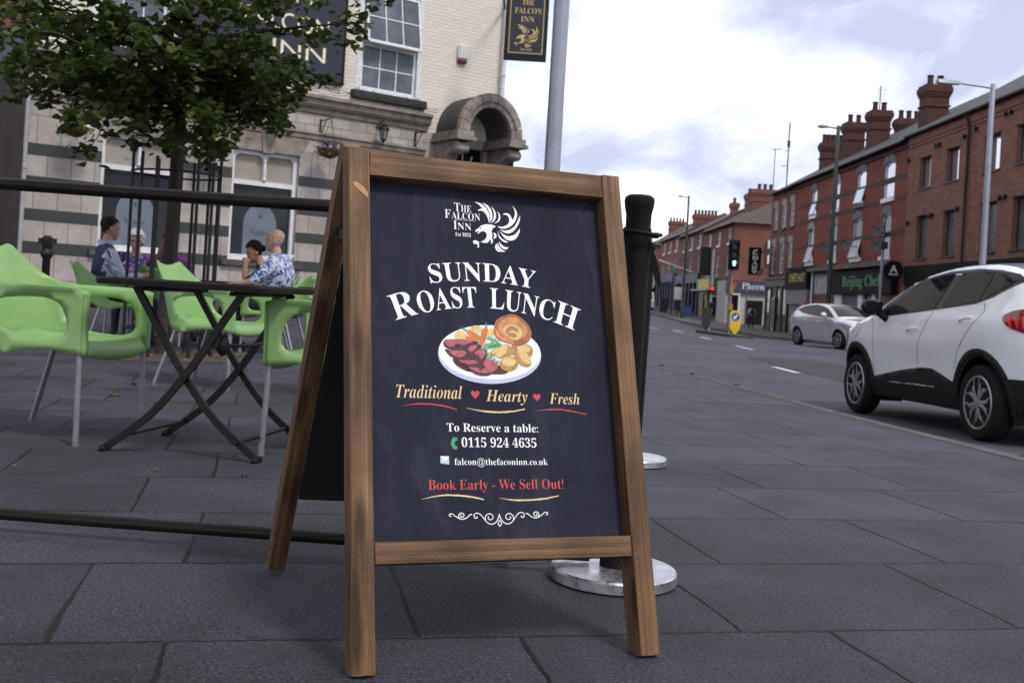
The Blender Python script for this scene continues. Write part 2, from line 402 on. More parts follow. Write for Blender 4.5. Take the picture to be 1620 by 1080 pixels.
# soil square at the tree and litter in the joints
M_SOIL = mat('soil', (.075, .055, .04), .95, var=.5, scale=14, bump=1, bscale=50)
mb = MB()
rng = random.Random(4)
rows = []
for i in range(5):
    rr = [1.0, .8, .55, .3, .05][i]; ring = []
    for k in range(20):
        x = -3.25 + (1 + .12 * noise.noise((k, i, 3))) * rr * math.cos(k * .3142) * .85; y = 9.75 + rr * math.sin(k * .3142) * .8 * (1 + .1 * noise.noise((k, i, 9)))
        ring.append((x, y, z_pave(x, y) + .004 + (1 - rr) * .02))
    rows.append(ring)
mb.grid(rows, True)
tag(mb.build('soil', M_SOIL, smooth=60), kind='structure')
# ------------------------------------------------------------------ A-board
def wood_mat(name, base, dark, light):
    m, n, l, p = new_mat(name)
    t = n.new('ShaderNodeUVMap')
    mp = n.new('ShaderNodeMapping'); mp.inputs['Scale'].default_value = (1.1, 42, 1); l.new(t.outputs[0], mp.inputs[0])
    g = n.new('ShaderNodeTexNoise'); g.inputs['Scale'].default_value = 1.6; g.inputs['Detail'].default_value = 7; g.inputs['Roughness'].default_value = .68; g.inputs['Distortion'].default_value = .55
    l.new(mp.outputs[0], g.inputs['Vector'])
    r = n.new('ShaderNodeValToRGB'); el = r.color_ramp.elements
    el[0].position = .25; el[0].color = c4(dark); el[1].position = .75; el[1].color = c4(light); x = el.new(.5); x.color = c4(base)
    l.new(g.outputs['Fac'], r.inputs[0])
    mp2 = n.new('ShaderNodeMapping'); mp2.inputs['Scale'].default_value = (4, 260, 1); l.new(t.outputs[0], mp2.inputs[0])
    f = n.new('ShaderNodeTexNoise'); f.inputs['Scale'].default_value = 1; f.inputs['Detail'].default_value = 3; l.new(mp2.outputs[0], f.inputs['Vector'])
    fr = n.new('ShaderNodeMapRange'); fr.inputs[1].default_value = .25; fr.inputs[2].default_value = .75; fr.inputs[3].default_value = .6; fr.inputs[4].default_value = 1.3; l.new(f.outputs['Fac'], fr.inputs[0])
    # saw marks across the grain
    mp3 = n.new('ShaderNodeMapping'); mp3.inputs['Scale'].default_value = (110, 160, 1); l.new(t.outputs[0], mp3.inputs[0])
    sw = n.new('ShaderNodeTexNoise'); sw.inputs['Scale'].default_value = 1; sw.inputs['Detail'].default_value = 2; l.new(mp3.outputs[0], sw.inputs['Vector'])
    m1 = n.new('ShaderNodeMix'); m1.data_type = 'RGBA'; m1.blend_type = 'MULTIPLY'; m1.inputs['Factor'].default_value = .8; l.new(r.outputs[0], m1.inputs['A']); l.new(fr.outputs[0], m1.inputs['B'])
    # blotches of stain and knots
    b = n.new('ShaderNodeTexNoise'); b.inputs['Scale'].default_value = 5; b.inputs['Detail'].default_value = 4; l.new(t.outputs[0], b.inputs['Vector'])
    br = n.new('ShaderNodeMapRange'); br.inputs[1].default_value = .35; br.inputs[2].default_value = .7; br.inputs[3].default_value = .5; br.inputs[4].default_value = 1.2; l.new(b.outputs['Fac'], br.inputs[0])
    m2 = n.new('ShaderNodeMix'); m2.data_type = 'RGBA'; m2.blend_type = 'MULTIPLY'; m2.inputs['Factor'].default_value = 1; l.new(m1.outputs['Result'], m2.inputs['A']); l.new(br.outputs[0], m2.inputs['B'])
    mk = n.new('ShaderNodeMapping'); mk.inputs['Scale'].default_value = (3.4, 15, 1); l.new(t.outputs[0], mk.inputs[0])
    vo = n.new('ShaderNodeTexVoronoi'); vo.inputs['Scale'].default_value = 1; l.new(mk.outputs[0], vo.inputs['Vector'])
    vr = n.new('ShaderNodeMapRange'); vr.inputs[1].default_value = .26; vr.inputs[2].default_value = .12; vr.inputs[4].default_value = .85; l.new(vo.outputs['Distance'], vr.inputs[0])
    m3 = n.new('ShaderNodeMix'); m3.data_type = 'RGBA'; l.new(vr.outputs[0], m3.inputs['Factor']); l.new(m2.outputs['Result'], m3.inputs['A']); m3.inputs['B'].default_value = c4(dark, .55)
    l.new(m3.outputs['Result'], p.inputs['Base Color'])
    p.inputs['Roughness'].default_value = .62; p.inputs['Specular IOR Level'].default_value = .35
    h = n.new('ShaderNodeMath'); h.operation = 'ADD'; l.new(sw.outputs['Fac'], h.inputs[0]); l.new(f.outputs['Fac'], h.inputs[1])
    bp = n.new('ShaderNodeBump'); bp.inputs['Strength'].default_value = .55; bp.inputs['Distance'].default_value = .003; l.new(h.outputs[0], bp.inputs['Height']); l.new(bp.outputs[0], p.inputs['Normal'])
    return m
M_WOOD = wood_mat('stained pine', (.16, .085, .039), (.06, .029, .013), (.28, .165, .085))
M_WOODK = mat('pale knot', (.42, .22, .1), .6, var=.25, scale=30)
M_BOARD = mat('chalkboard', (.0165, .0175, .032), .75, var=.2, scale=5, bump=.05, bscale=150, spec=.14, second=(.022, .023, .039))
def smear(m):
    n, l = m.node_tree.nodes, m.node_tree.links; p = n['Principled BSDF']; src = p.inputs['Base Color'].links[0].from_socket
    t = n.new('ShaderNodeTexCoord'); mp_ = n.new('ShaderNodeMapping'); mp_.inputs['Rotation'].default_value = (0, .5, .6); mp_.inputs['Scale'].default_value = (9, 2.5, 3); l.new(t.outputs['Object'], mp_.inputs[0])
    a = n.new('ShaderNodeTexNoise'); a.inputs['Scale'].default_value = 1.3; a.inputs['Detail'].default_value = 10; a.inputs['Roughness'].default_value = .72; a.inputs['Distortion'].default_value = .8; l.new(mp_.outputs[0], a.inputs['Vector'])
    r = n.new('ShaderNodeMapRange'); r.inputs[1].default_value = .52; r.inputs[2].default_value = .8; r.inputs[4].default_value = .16; l.new(a.outputs['Fac'], r.inputs[0])
    mx = n.new('ShaderNodeMix'); mx.data_type = 'RGBA'; l.new(r.outputs[0], mx.inputs['Factor']); l.new(src, mx.inputs['A']); mx.inputs['B'].default_value = (.2, .2, .24, 1); l.new(mx.outputs['Result'], p.inputs['Base Color'])
smear(M_BOARD)
M_BACK = mat('black back board', (.006, .005, .005), .8)
M_PW = mat('print white', (.9, .9, .91), .6, var=.03)
M_PC = mat('print cream', (.74, .55, .3), .6, var=.08, scale=60)
M_PR = mat('print red', (.55, .055, .05), .6, var=.1, scale=60)
M_PRED = mat('heart red', (.5, .02, .04), .5, var=.2, scale=60)
M_PGR = mat('print green', (.05, .3, .14), .6, var=.3, scale=200)
M_PLAV = mat('plate rim shade', (.5, .52, .68), .6, var=.06)
M_PWELL = mat('plate well', (.68, .69, .76), .6, var=.05, scale=20)
M_PLB = mat('envelope blue', (.45, .6, .78), .6, var=.1)
M_BEEF = mat('beef pink', (.42, .1, .13), .6, var=.35, scale=90)
M_CRUST = mat('beef crust', (.065, .014, .02), .6, var=.4, scale=90)
M_CARROT = mat('carrot', (.62, .17, .05), .6, var=.3, scale=70)
M_PEA = mat('peas', (.1, .34, .12), .6, var=.15, scale=90)
M_PEAL = mat('pea light', (.32, .58, .3), .6, var=.1)
M_POT = mat('potato skin', (.45, .22, .06), .6, var=.3, scale=60)
M_POTI = mat('potato flesh', (.68, .5, .2), .6, var=.2, scale=80)
M_YORK = mat('yorkshire crust', (.36, .11, .04), .6, var=.4, scale=40)
M_YORK2 = mat('yorkshire orange', (.6, .26, .08), .6, var=.3, scale=40)
M_YORK3 = mat('yorkshire inside', (.72, .47, .2), .6, var=.2, scale=50)
M_YORK4 = mat('yorkshire hollow', (.4, .2, .07), .6, var=.2, scale=50)

yaw, tilt = .3537, .3156
bd = Vector((math.cos(yaw), math.sin(yaw), 0)); bn = Vector((-bd.y, bd.x, 0))
bu = Vector((0, 0, math.cos(tilt))) + bn * math.sin(tilt)
bf = bd.cross(bu)
BO = Vector((.0495, 2.0794, 0))
MBD = Matrix(((bd.x, bu.x, bf.x, BO.x), (bd.y, bu.y, bf.y, BO.y), (bd.z, bu.z, bf.z, BO.z), (0, 0, 0, 1)))
board = thing('sandwich_board', 'wooden A-board with dark blue chalkboard panel advertising a Sunday roast lunch', 'sandwich board', (BO.x + bn.x * .37, BO.y + bn.y * .37, 0), yaw)
HW, HS = .329, 1.103
def member(name, M, x0, x1, y0, y1, z0, z1, axis, parent=board, label=None, bev=.0025, cut=0.0):
    mb = MB(M); mb.box(x0, x1, y0, y1, z0, z1)
    bmesh.ops.bevel(mb.bm, geom=mb.bm.edges[:], offset=bev, segments=2, affect='EDGES', profile=.6)
    ax = (M.to_3x3() @ Vector(axis)).normalized()
    o = mb.build(name, M_WOOD, parent, smooth=35, uaxis=ax)
    if label: o['label'] = label
    return o
random.seed(12)
sl = member('front_stile', MBD, -HW, -HW + .047, .008, HS, -.062, 0, (0, 1, 0))
sr_ = member('front_stile', MBD, HW - .046, HW, .008, HS - .003, -.062, 0, (0, 1, 0))
member('top_rail', MBD, -HW + .0475, HW - .0465, 1.042, HS - .004, -.058, -.003, (1, 0, 0))
member('bottom_rail', MBD, -HW + .0475, HW - .0465, .212, .2555, -.057, -.001, (1, 0, 0))
# knots standing out of the stain
def knot(pts, M, z, parent):
    mb = MB(M); mb.prism(pts, lambda x, y: (x, y, z), lambda x, y: (x, y, z + .0012))
    mb.build('knot', M_WOODK, parent, smooth=40)
knot([(-.3195, 1.0205), (-.3075, 1.019), (-.294, 1.008), (-.2867, .997), (-.2867, .985), (-.296, .993), (-.309, 1.004), (-.3175, 1.013)], MBD, -.0004, sl)
REC = .04
mb = MB(MBD); mb.box(-.288, .288, .245, 1.045, -REC - .006, -REC)
panel = mb.build('front_panel', M_BOARD, board)
HOM = (0.000410842, -1.9648e-05, -0.312273506, -2.6301e-05, -0.000363406, 1.041346714, -6.4147e-05, 5.3653e-05)
def art(x, y):
    h = HOM; d = h[6] * x + h[7] * y + 1
    return ((h[0] * x + h[1] * y + h[2]) / d, (h[3] * x + h[4] * y + h[5]) / d)
def lay(k): return lambda a, b: (a * 1.0086 + .0066, b * 1.0086 - .0009, -REC + .0005 + .00025 * k)
def ink(name, m, fill, k=0, parent=panel):
    mb = MB(MBD); fill(mb, lay(k)); return mb.build(name, m, parent, recalc=False)
def smooth_closed(pts, n=5):
    out = []; L = len(pts)
    for i in range(L):
        p0, p1, p2, p3 = (Vector(pts[(i + q) % L]) for q in (-1, 0, 1, 2))
        for k in range(n):
            t = k / n
            out.append(tuple(.5 * ((2 * p1) + (p2 - p0) * t + (2 * p0 - 5 * p1 + 4 * p2 - p3) * t * t + (3 * p1 - p0 - 3 * p2 + p3) * t ** 3)))
    return out
def smooth_open(pts, n=6):
    P = [Vector(p) for p in pts]; P = [P[0] * 2 - P[1]] + P + [P[-1] * 2 - P[-2]]; out = []
    for i in range(1, len(P) - 2):
        for k in range(n):
            t = k / n; p0, p1, p2, p3 = P[i - 1:i + 3]
            out.append(.5 * ((2 * p1) + (p2 - p0) * t + (2 * p0 - 5 * p1 + 4 * p2 - p3) * t * t + (3 * p1 - p0 - 3 * p2 + p3) * t ** 3))
    out.append(P[-2]); return out
def ribbon(mb, pts, wd, fn, jit=0, taper=(1, 1)):
    pts = smooth_open(pts); rows = []
    for i, p in enumerate(pts):
        t = (pts[min(i + 1, len(pts) - 1)] - pts[max(i - 1, 0)]).normalized(); nn = Vector((-t.y, t.x)); f = i / (len(pts) - 1)
        q = wd * .5 * (taper[0] + (1 - taper[0]) * min(1, f * 3)) * (taper[1] + (1 - taper[1]) * min(1, (1 - f) * 3))
        a = p + nn * q * (1 + random.uniform(-jit, jit)); b = p - nn * q * (1 + random.uniform(-jit, jit))
        rows.append([fn(*a), fn(*b)])
    mb.grid(rows)
# --- emblem, drawn once as outlines and used on the board and on the hanging sign
EMB = [
 [(650,105),(720,112),(790,145),(850,205),(895,280),(915,360),(902,465),(885,390),(850,310),(800,262),(755,250),(705,258),(735,228),(785,215),(745,165),(700,128)],
 [(790,118),(870,150),(930,220),(960,300),(958,390),(905,470),(925,400),(915,300),(870,200)],
 [(935,180),(990,230),(1025,310),(1015,410),(930,472),(975,400),(990,310),(970,240)],
 [(1040,260),(1085,310),(1100,380),(1070,445),(980,478),(1045,430),(1070,370),(1065,310)],
 [(1020,525),(960,492),(860,483),(775,500),(725,550),(675,580),(668,605),(680,628),(692,602),(722,602),(716,632),(698,645),(722,645),(745,620),(800,597),(845,620),(868,670),(850,730),(800,770),(755,785),(800,800),(860,805),(905,780),(925,735),(955,715),(960,660),(945,610),(965,550),(1000,535)],
 [(628,800),(635,765),(670,755),(710,775),(735,790),(725,830),(738,860),(720,885),(695,880),(715,860),(705,830),(670,815),(655,830),(648,800),(640,815)],
 [(975,635),(1000,630),(1030,665),(1025,715),(985,733),(975,715),(995,690),(985,655)],
 [(905,725),(950,720),(972,775),(955,815),(930,820),(945,795),(935,755)],
 [(1130,320),(1185,292),(1245,308),(1283,360),(1297,420),(1340,350),(1345,270),(1305,170),(1365,245),(1388,330),(1355,435),(1275,525),(1170,565),(1095,555),(1045,520),(1130,530),(1210,500),(1252,440),(1245,375),(1205,325)],
 [(1435,325),(1425,440),(1370,550),(1290,630),(1200,648),(1080,575),(1190,600),(1290,565),(1370,480)],
 [(1430,545),(1420,640),(1360,740),(1270,770),(1180,740),(1075,595),(1160,670),(1250,695),(1340,665),(1400,600)],
 [(1050,590),(1075,680),(1130,740),(1235,790),(1180,800),(1110,760),(1060,690)],
 [(1070,775),(1110,830),(1170,875),(1238,880),(1200,920),(1140,905),(1085,850)],
 [(1050,795),(1070,860),(1120,920),(1180,948),(1130,960),(1080,930),(1045,870)],
 [(1035,810),(1010,840),(1005,890),(1040,945),(1105,962),(1060,920),(1040,870)]]
def emb_pt(x, y): return art((690 + x / 10.8 - 560) * 3.6, (310 + y / 10.8 - 280) * 3.6)
def fill_emblem(mb, fn, eye=False):
    for pl in EMB:
        q = []
        L = len(pl)
        for i in range(L):      # soften the outline but keep the feather tips sharp
            a, b, c = Vector(pl[i - 1]), Vector(pl[i]), Vector(pl[(i + 1) % L])
            if (b - a).angle(c - b, 0) < 1.2: q += [tuple(b + (a - b) * .22), tuple(b + (c - b) * .22)]
            else: q.append(tuple(b))
        mb.poly([fn(*emb_pt(*p)) for p in q])
ink('falcon_emblem', M_PW, lambda mb, f: fill_emblem(mb, f))
ink('emblem_eye', M_BOARD, lambda mb, f: mb.poly([f(*emb_pt(*p)) for p in ((738,552),(765,534),(772,545),(750,563))]), 1)
def logo(mb, f):
    for s, big, x0, x1, y, c in (('THE', .0205, -.0835, -.0433, .9815, .016), ('FALCON', .0212, -.1065, -.0228, .963, .0165), ('INN', .021, -.0870, -.0448, .9375, .0165)):
        # first capital larger than the rest
        wf = {'THE': .36, 'FALCON': .165, 'INN': .2}[s]
        xm = x0 + (x1 - x0) * wf
        text_to(mb, s[0], x0, xm, y, big, f, 'B', .01); text_to(mb, s[1:], xm + .0015, x1, y, c, f, 'B', .01)
    text_to(mb, 'Est 1853', -.083, -.0468, .922, .0083, f, 'B', .006)
    mb.poly([f(*p) for p in ((-.083, .9608), (-.036, .9608), (-.036, .9614), (-.083, .9614))])
ink('logo_lettering', M_PW, logo)
def arc_path(x0, yc, curv, tiltk=1.0, base=None):
    def p(fn):
        def g(X, Y):
            dxx = X - x0; yb = yc - curv * dxx * dxx; s = -2 * curv * dxx * tiltk
            L = math.hypot(1, s); return fn(X - s / L * Y, yb + Y / L)
        return g
    return p
def headline(mb, f):
    text_to(mb, 'SUNDAY', -.1438, .1, 0, .043, f, 'B', .004, arc_path(-.018, .8185, .75, 1.0)(f))
    P = arc_path(-.02, .7568, .93, 1.0)(f)
    text_to(mb, 'R', -.2235, -.1742, 0, .0565, f, 'B', .004, P); text_to(mb, 'OAST', -.169, -.0385, 0, .0475, f, 'B', .004, P)
    text_to(mb, 'LUNC', -.008, .138, 0, .0475, f, 'B', .004, P); text_to(mb, 'H', .142, .1925, 0, .054, f, 'B', .004, P)
ink('headline_lettering', M_PW, headline)
for wd in (('Traditional', -.2266, -.081, .5505, .0275), ('Hearty', -.0277, .0685, .547, .0245), ('Fresh', .1203, .193, .5442, .0238)):
    ink('slogan_word', M_PC, lambda mb, f: text_to(mb, *wd, f, 'I', .008))

HEART = [(0, .55), (.25, .95), (.65, 1), (.95, .7), (.98, .3), (.7, -.2), (0, -1), (-.7, -.2), (-.98, .3), (-.95, .7), (-.65, 1), (-.25, .95)]
for hx, hy, hr in ((-.0519, .5602, .0098), (.0909, .5575, .009)):
    ink('heart', M_PRED, lambda mb, f: mb.poly([f(hx + x * hr, hy + y * hr * .95) for x, y in HEART]))
def strokes(m, lst, wd):
    for s in lst: ink('chalk_stroke', m, lambda mb, f: ribbon(mb, s, wd, f, .3, (.15, .7)))
strokes(M_PR, [[(-.2142, .533), (-.185, .5375), (-.153, .5381), (-.12, .534), (-.094, .5268)], [(.0857, .5277), (.115, .5312), (.142, .5319), (.175, .528), (.208, .5221)]], .0028)
strokes(M_PC, [[(-.0728, .5311), (-.04, .5255), (-.0031, .5233), (.03, .5255), (.0612, .5312)], [(-.1781, .3395), (-.14, .3465), (-.1039, .3473), (-.07, .3435), (-.0422, .3376)], [(-.0082, .3403), (.025, .336), (.0572, .3357), (.095, .338), (.1281, .3438)]], .0034)
for wd in (('To Reserve a table:', -.1182, .089, .4805, .0175, .006), ('0115 924 4635', -.0865, .0832, .4475, .0195, .006), ('falcon@thefaconinn.co.uk', -.1036, .107, .4098, .0135, .011)):
    ink('contact_line', M_PW, lambda mb, f: text_to(mb, *wd[:5], f, 'B', wd[5]))
ink('booking_lettering', M_PR, lambda mb, f: text_to(mb, 'Book Early - We Sell Out!', -.1621, .1404, .3587, .0205, f, 'B', .008))
ink('phone_icon', M_PGR, lambda mb, f: mb.poly([f(-.1123 + x * .017, .4423 + y * .027) for x, y in ((.55, 1), (.98, .92), (1, .72), (.72, .68), (.58, .5), (.66, .3), (.95, .25), (.92, .05), (.6, 0), (.25, .15), (.1, .5), (.28, .82))]))
ink('envelope_icon', M_PLB, lambda mb, f: mb.poly([f(*p) for p in ((-.1344, .4285), (-.1156, .428), (-.1156, .411), (-.1344, .4135))]))
ink('envelope_flap', M_PW, lambda mb, f: mb.poly([f(*p) for p in ((-.1338, .428), (-.1162, .4275), (-.1205, .419), (-.1262, .4178))]), 1)
def orn_pt(x, y): return art((690 + x / 7.714 - 560) * 3.6, (760 + y / 7.714 - 280) * 3.6)
def spiral(cx, cy, r0, r1, a0, a1, n=16): return [(cx + (r0 + (r1 - r0) * i / n) * math.cos(a0 + (a1 - a0) * i / n), cy + (r0 + (r1 - r0) * i / n) * .92 * math.sin(a0 + (a1 - a0) * i / n)) for i in range(n + 1)]
def ornament(mb, f):
    a0 = orn_pt(772, 460)[0]
    cs = [[(185, 436), (162, 428), (163, 408), (195, 405), (230, 430), (280, 460), (325, 470), (375, 450), (415, 414), (440, 410)],
          spiral(312, 425, 43, 10, 2.2, 10.5),
          spiral(488, 440, 8, 30, -.8, 4.2, 10)[:-1] + [(462, 415), (490, 395), (530, 405), (565, 440), (600, 485), (635, 518), (678, 530), (722, 512), (755, 465), (772, 405)],
          [(600, 478)] + spiral(655, 448, 58, 16, 2.9, 10.2)]
    for c in cs:
        b = [orn_pt(*p) for p in c]
        ribbon(mb, b, .0017, f); ribbon(mb, [(2 * a0 - x, y) for x, y in b], .0017, f)
    dm = [orn_pt(*p) for p in ((775, 478), (800, 520), (777, 558), (752, 520), (775, 478))]
    for p, q in zip(dm, dm[1:]): ribbon(mb, [p, q], .0017, f)
ink('ornament', M_PW, ornament)
# --- roast dinner picture
def pl_pt(x, y): return art((685 + x / 9 - 560) * 3.6, (490 + y / 9 - 280) * 3.6)
def ell(cx, cy, rx, ry, rot=0, n=28):
    c, s = math.cos(R(rot)), math.sin(R(rot))
    return [(cx + rx * math.cos(t) * c - ry * math.sin(t) * s, cy + rx * math.cos(t) * s + ry * math.sin(t) * c) for t in (2 * math.pi * k / n for k in range(n))]
plate = ink('plate_picture', M_PLAV, lambda mb, f: mb.poly([f(*pl_pt(*p)) for p in ell(805, 640, 735, 412, 2.5, 48)]))
PICS = []
def pic(name, m, shapes, k):
    for i, grp in enumerate([shapes] if name[:3] == 'pea' and len(shapes) > 1 else [[s] for s in shapes]):
        def g(mb, f):
            for s in grp: mb.poly([f(*pl_pt(*p)) for p in s])
        ink(name, m, g, k + .03 * i)
S_ = lambda pts: smooth_closed(pts, 4)
pic('plate_rim', M_PW, [ell(805, 604, 726, 384, 2.5, 48)], 1)
pic('plate_well', M_PWELL, [ell(805, 600, 612, 300, 2.5, 40)], 2)
pic('gravy', M_CRUST, [S_([(280, 700), (340, 800), (500, 880), (620, 860), (560, 760), (380, 680)]), S_([(840, 905), (930, 790), (1065, 880), (1000, 918), (900, 920)]), S_([(165, 560), (240, 660), (330, 690), (300, 600)])], 3)
pic('boiled_potato', M_POTI, [ell(385, 360, 85, 66), ell(610, 280, 92, 58), ell(820, 330, 58, 70)], 3)
pic('carrot', M_CARROT, [S_([(480, 310), (520, 290), (660, 370), (672, 430), (600, 420), (490, 345)]), S_([(460, 420), (470, 372), (560, 390), (620, 440), (500, 442)])], 4)
pic('carrot_front', M_CARROT, [S_([(712, 265), (770, 265), (775, 320), (740, 450), (685, 525), (660, 500), (680, 350)])], 5)
pic('carrot_top', M_PGR, [[(738, 265), (760, 265), (752, 150)], [(725, 262), (742, 262), (772, 180), (752, 262)], [(755, 262), (770, 262), (785, 180)], [(478, 312), (490, 296), (370, 222)], [(470, 300), (480, 318), (372, 246)]], 4)
PEAS = [(790, 405), (830, 420), (875, 435), (910, 460), (840, 470), (880, 500), (920, 480), (945, 500), (750, 500), (790, 500), (720, 535), (745, 580), (830, 500), (860, 520), (775, 630), (820, 675), (770, 680), (865, 710), (910, 745), (640, 462), (617, 448)]
pic('peas', M_PEA, [ell(x, y, 25, 25, 0, 10) for x, y in PEAS] + [S_([(750, 535), (860, 500), (960, 490), (965, 520), (860, 545), (765, 560)])], 4)
pic('pea_lights', M_PEAL, [ell(x - 5, y - 7, 10, 9, 0, 8) for x, y in PEAS], 5)
pic('pudding', M_YORK, [S_([(865, 250), (900, 150), (1000, 90), (1120, 65), (1240, 110), (1340, 200), (1400, 330), (1370, 440), (1280, 500), (1190, 520), (1050, 470), (930, 430), (870, 350)])], 5)
pic('pudding_glow', M_YORK2, [S_([(930, 200), (1060, 110), (1200, 130), (1310, 230), (1340, 330), (1260, 410), (1150, 440), (1020, 390), (940, 310)]), S_([(965, 385), (1060, 400), (1130, 430), (1140, 490), (1050, 460), (970, 430)]), S_([(880, 280), (920, 300), (960, 400), (900, 370)])], 6)
pic('pudding_inside', M_YORK3, [S_([(1000, 260), (1100, 205), (1210, 240), (1265, 320), (1240, 400), (1170, 430), (1070, 390), (1010, 330)])], 7)
pic('pudding_hollow', M_YORK4, [S_([(1030, 290), (1100, 240), (1190, 265), (1205, 330), (1150, 300), (1080, 310), (1050, 350)]), ell(1125, 362, 66, 36, 15)], 8)
pic('beef_crust', M_CRUST, [S_([(152, 450), (200, 422), (420, 420), (600, 445), (640, 480), (520, 540), (420, 572), (250, 568), (160, 520)])], 4)
pic('beef_slice', M_BEEF, [S_([(172, 440), (230, 422), (560, 442), (480, 488), (350, 512), (235, 530), (182, 492)])], 5)
pic('beef_crust', M_CRUST, [S_([(210, 590), (480, 530), (620, 490), (690, 530), (600, 630), (440, 700), (300, 692)])], 6)
pic('beef_slice', M_BEEF, [S_([(230, 590), (380, 580), (450, 590), (470, 620), (410, 675), (320, 665)]), S_([(490, 560), (540, 515), (625, 505), (590, 570), (530, 600)])], 7)
pic('beef_crust', M_CRUST, [S_([(330, 700), (500, 640), (640, 560), (762, 590), (735, 720), (620, 808), (490, 806), (360, 750)])], 8)
pic('beef_slice', M_BEEF, [S_([(590, 620), (660, 565), (750, 605), (690, 700), (650, 690)]), S_([(370, 720), (470, 722), (620, 720), (640, 755), (560, 790), (450, 765)])], 9)
pic('beef_crust', M_CRUST, [S_([(470, 805), (620, 760), (780, 700), (925, 800), (860, 900), (745, 940), (600, 915)])], 10)
pic('beef_slice', M_BEEF, [S_([(500, 820), (620, 825), (700, 790), (740, 715), (800, 705), (915, 798), (845, 885), (730, 905), (610, 880)])], 11)
pic('gravy', M_CRUST, [S_([(300, 500), (350, 486), (400, 495), (350, 520)]), S_([(620, 800), (680, 770), (740, 810), (690, 860), (640, 840)]), S_([(520, 650), (620, 640), (670, 700), (640, 740), (560, 690)])], 12)
pic('roast_potato', M_POT, [ell(880, 600, 85, 45, -35), ell(1140, 575, 60, 70, 20), ell(1320, 595, 100, 98), S_([(880, 660), (920, 560), (1010, 490), (1090, 520), (1105, 640), (1010, 690)])], 6)
pic('potato_flesh', M_POTI, [S_([(885, 660), (925, 565), (1010, 492), (1060, 520), (1040, 600), (960, 670)]), ell(1305, 560, 82, 52, 15), ell(880, 590, 60, 26, -35)], 7)
pic('roast_potato', M_POT, [ell(1075, 770, 132, 108), ell(1275, 690, 150, 86, 48)], 8)
pic('potato_flesh', M_POTI, [ell(1068, 740, 104, 66, 10), ell(1290, 668, 132, 58, 50)], 9)
# back of the panel, rear frame
mb = MB(MBD); mb.box(-.2855, .2855, .232, 1.05, -REC - .014, -REC - .0065); mb.build('panel_backing', M_BACK, board)
tb = math.atan2(.365, 1.046)
ru = Vector((0, 0, math.cos(tb))) - bn * math.sin(tb); rf_ = bd.cross(ru)
RO = BO + bn * (.405 + .355); RO.z = 0
MRD = Matrix(((bd.x, ru.x, rf_.x, RO.x), (bd.y, ru.y, rf_.y, RO.y), (bd.z, ru.z, rf_.z, RO.z), (0, 0, 0, 1)))
HR = 1.098
MRD = MRD @ Matrix.Translation((0, HR, 0)) @ Matrix.Rotation(R(-3.2), 4, 'Z') @ Matrix.Translation((0, -HR, 0))
member('rear_stile', MRD, -HW, -HW + .043, -.011, HR, -.052, 0, (0, 1, 0))
member('rear_stile', MRD, HW - .043, HW, .026, HR, -.052, 0, (0, 1, 0))
member('rear_top_rail', MRD, -HW + .0435, HW - .0435, 1.03, HR - .004, -.048, -.004, (1, 0, 0))
member('rear_bottom_rail', MRD, -HW + .0435, HW - .0435, .212, .255, -.048, -.004, (1, 0, 0))
mb = MB(MRD); mb.box(-.2855, .2855, .2, 1.05, -.003, .003); mb.build('rear_panel', M_BACK, board)
# folding stay between the frames
M_STAY = mat('black steel', (.012, .012, .012), .5, .3)
for sx in (-1, 1):
    mb = MB()
    a = MBD @ Vector((sx * (HW - .02), .91, -.053)); b = MRD @ Vector((sx * (HW - .02), .9, .001))
    t = (b - a).normalized(); u = Vector((0, 0, 1))
    mb.prism([(0, -.012), (1, -.012), (1, .012), (0, .012)], lambda x, y: a + (b - a) * x + u * y - bd * .002, lambda x, y: a + (b - a) * x + u * y + bd * .002)
    for q in (a, b): mb.blob(q + Vector((0, 0, 0)), .007, .007, .007, 8, 6)
    mb.build('folding_stay', M_STAY, board)
# ------------------------------------------------------------------ barrier: posts on chromed bases, two black rails
M_POST = mat('black painted post', (.0065, .005, .0045), .6, 0, .3, 20, bump=.12, bscale=90, spec=.16)
M_RAIL = mat('black rail', (.011, .008, .006), .42, 0, .3, 15, spec=.25)
M_STEEL = mat('scuffed steel', (.62, .61, .62), .28, .85, .35, 14, bump=.08, bscale=40, second=(.8, .8, .8))
def worn_steel():
    m, n, l, p = new_mat('worn base plate')
    t = n.new('ShaderNodeTexCoord'); a = n.new('ShaderNodeTexNoise'); a.inputs['Scale'].default_value = 13; a.inputs['Detail'].default_value = 10; a.inputs['Roughness'].default_value = .78; a.inputs['Distortion'].default_value = .1
    l.new(t.outputs['Object'], a.inputs['Vector'])
    r = n.new('ShaderNodeValToRGB'); r.color_ramp.elements[0].position = .3; r.color_ramp.elements[0].color = (.1, .095, .095, 1); r.color_ramp.elements[1].position = .42; r.color_ramp.elements[1].color = (.58, .57, .59, 1)
    l.new(a.outputs['Fac'], r.inputs[0]); l.new(r.outputs[0], p.inputs['Base Color'])
    p.inputs['Metallic'].default_value = .95
    rr = n.new('ShaderNodeMapRange'); rr.inputs[1].default_value = .35; rr.inputs[2].default_value = .6; rr.inputs[3].default_value = .6; rr.inputs[4].default_value = .22
    l.new(a.outputs['Fac'], rr.inputs[0]); l.new(rr.outputs[0], p.inputs['Roughness'])
    return m
M_BASE = worn_steel()
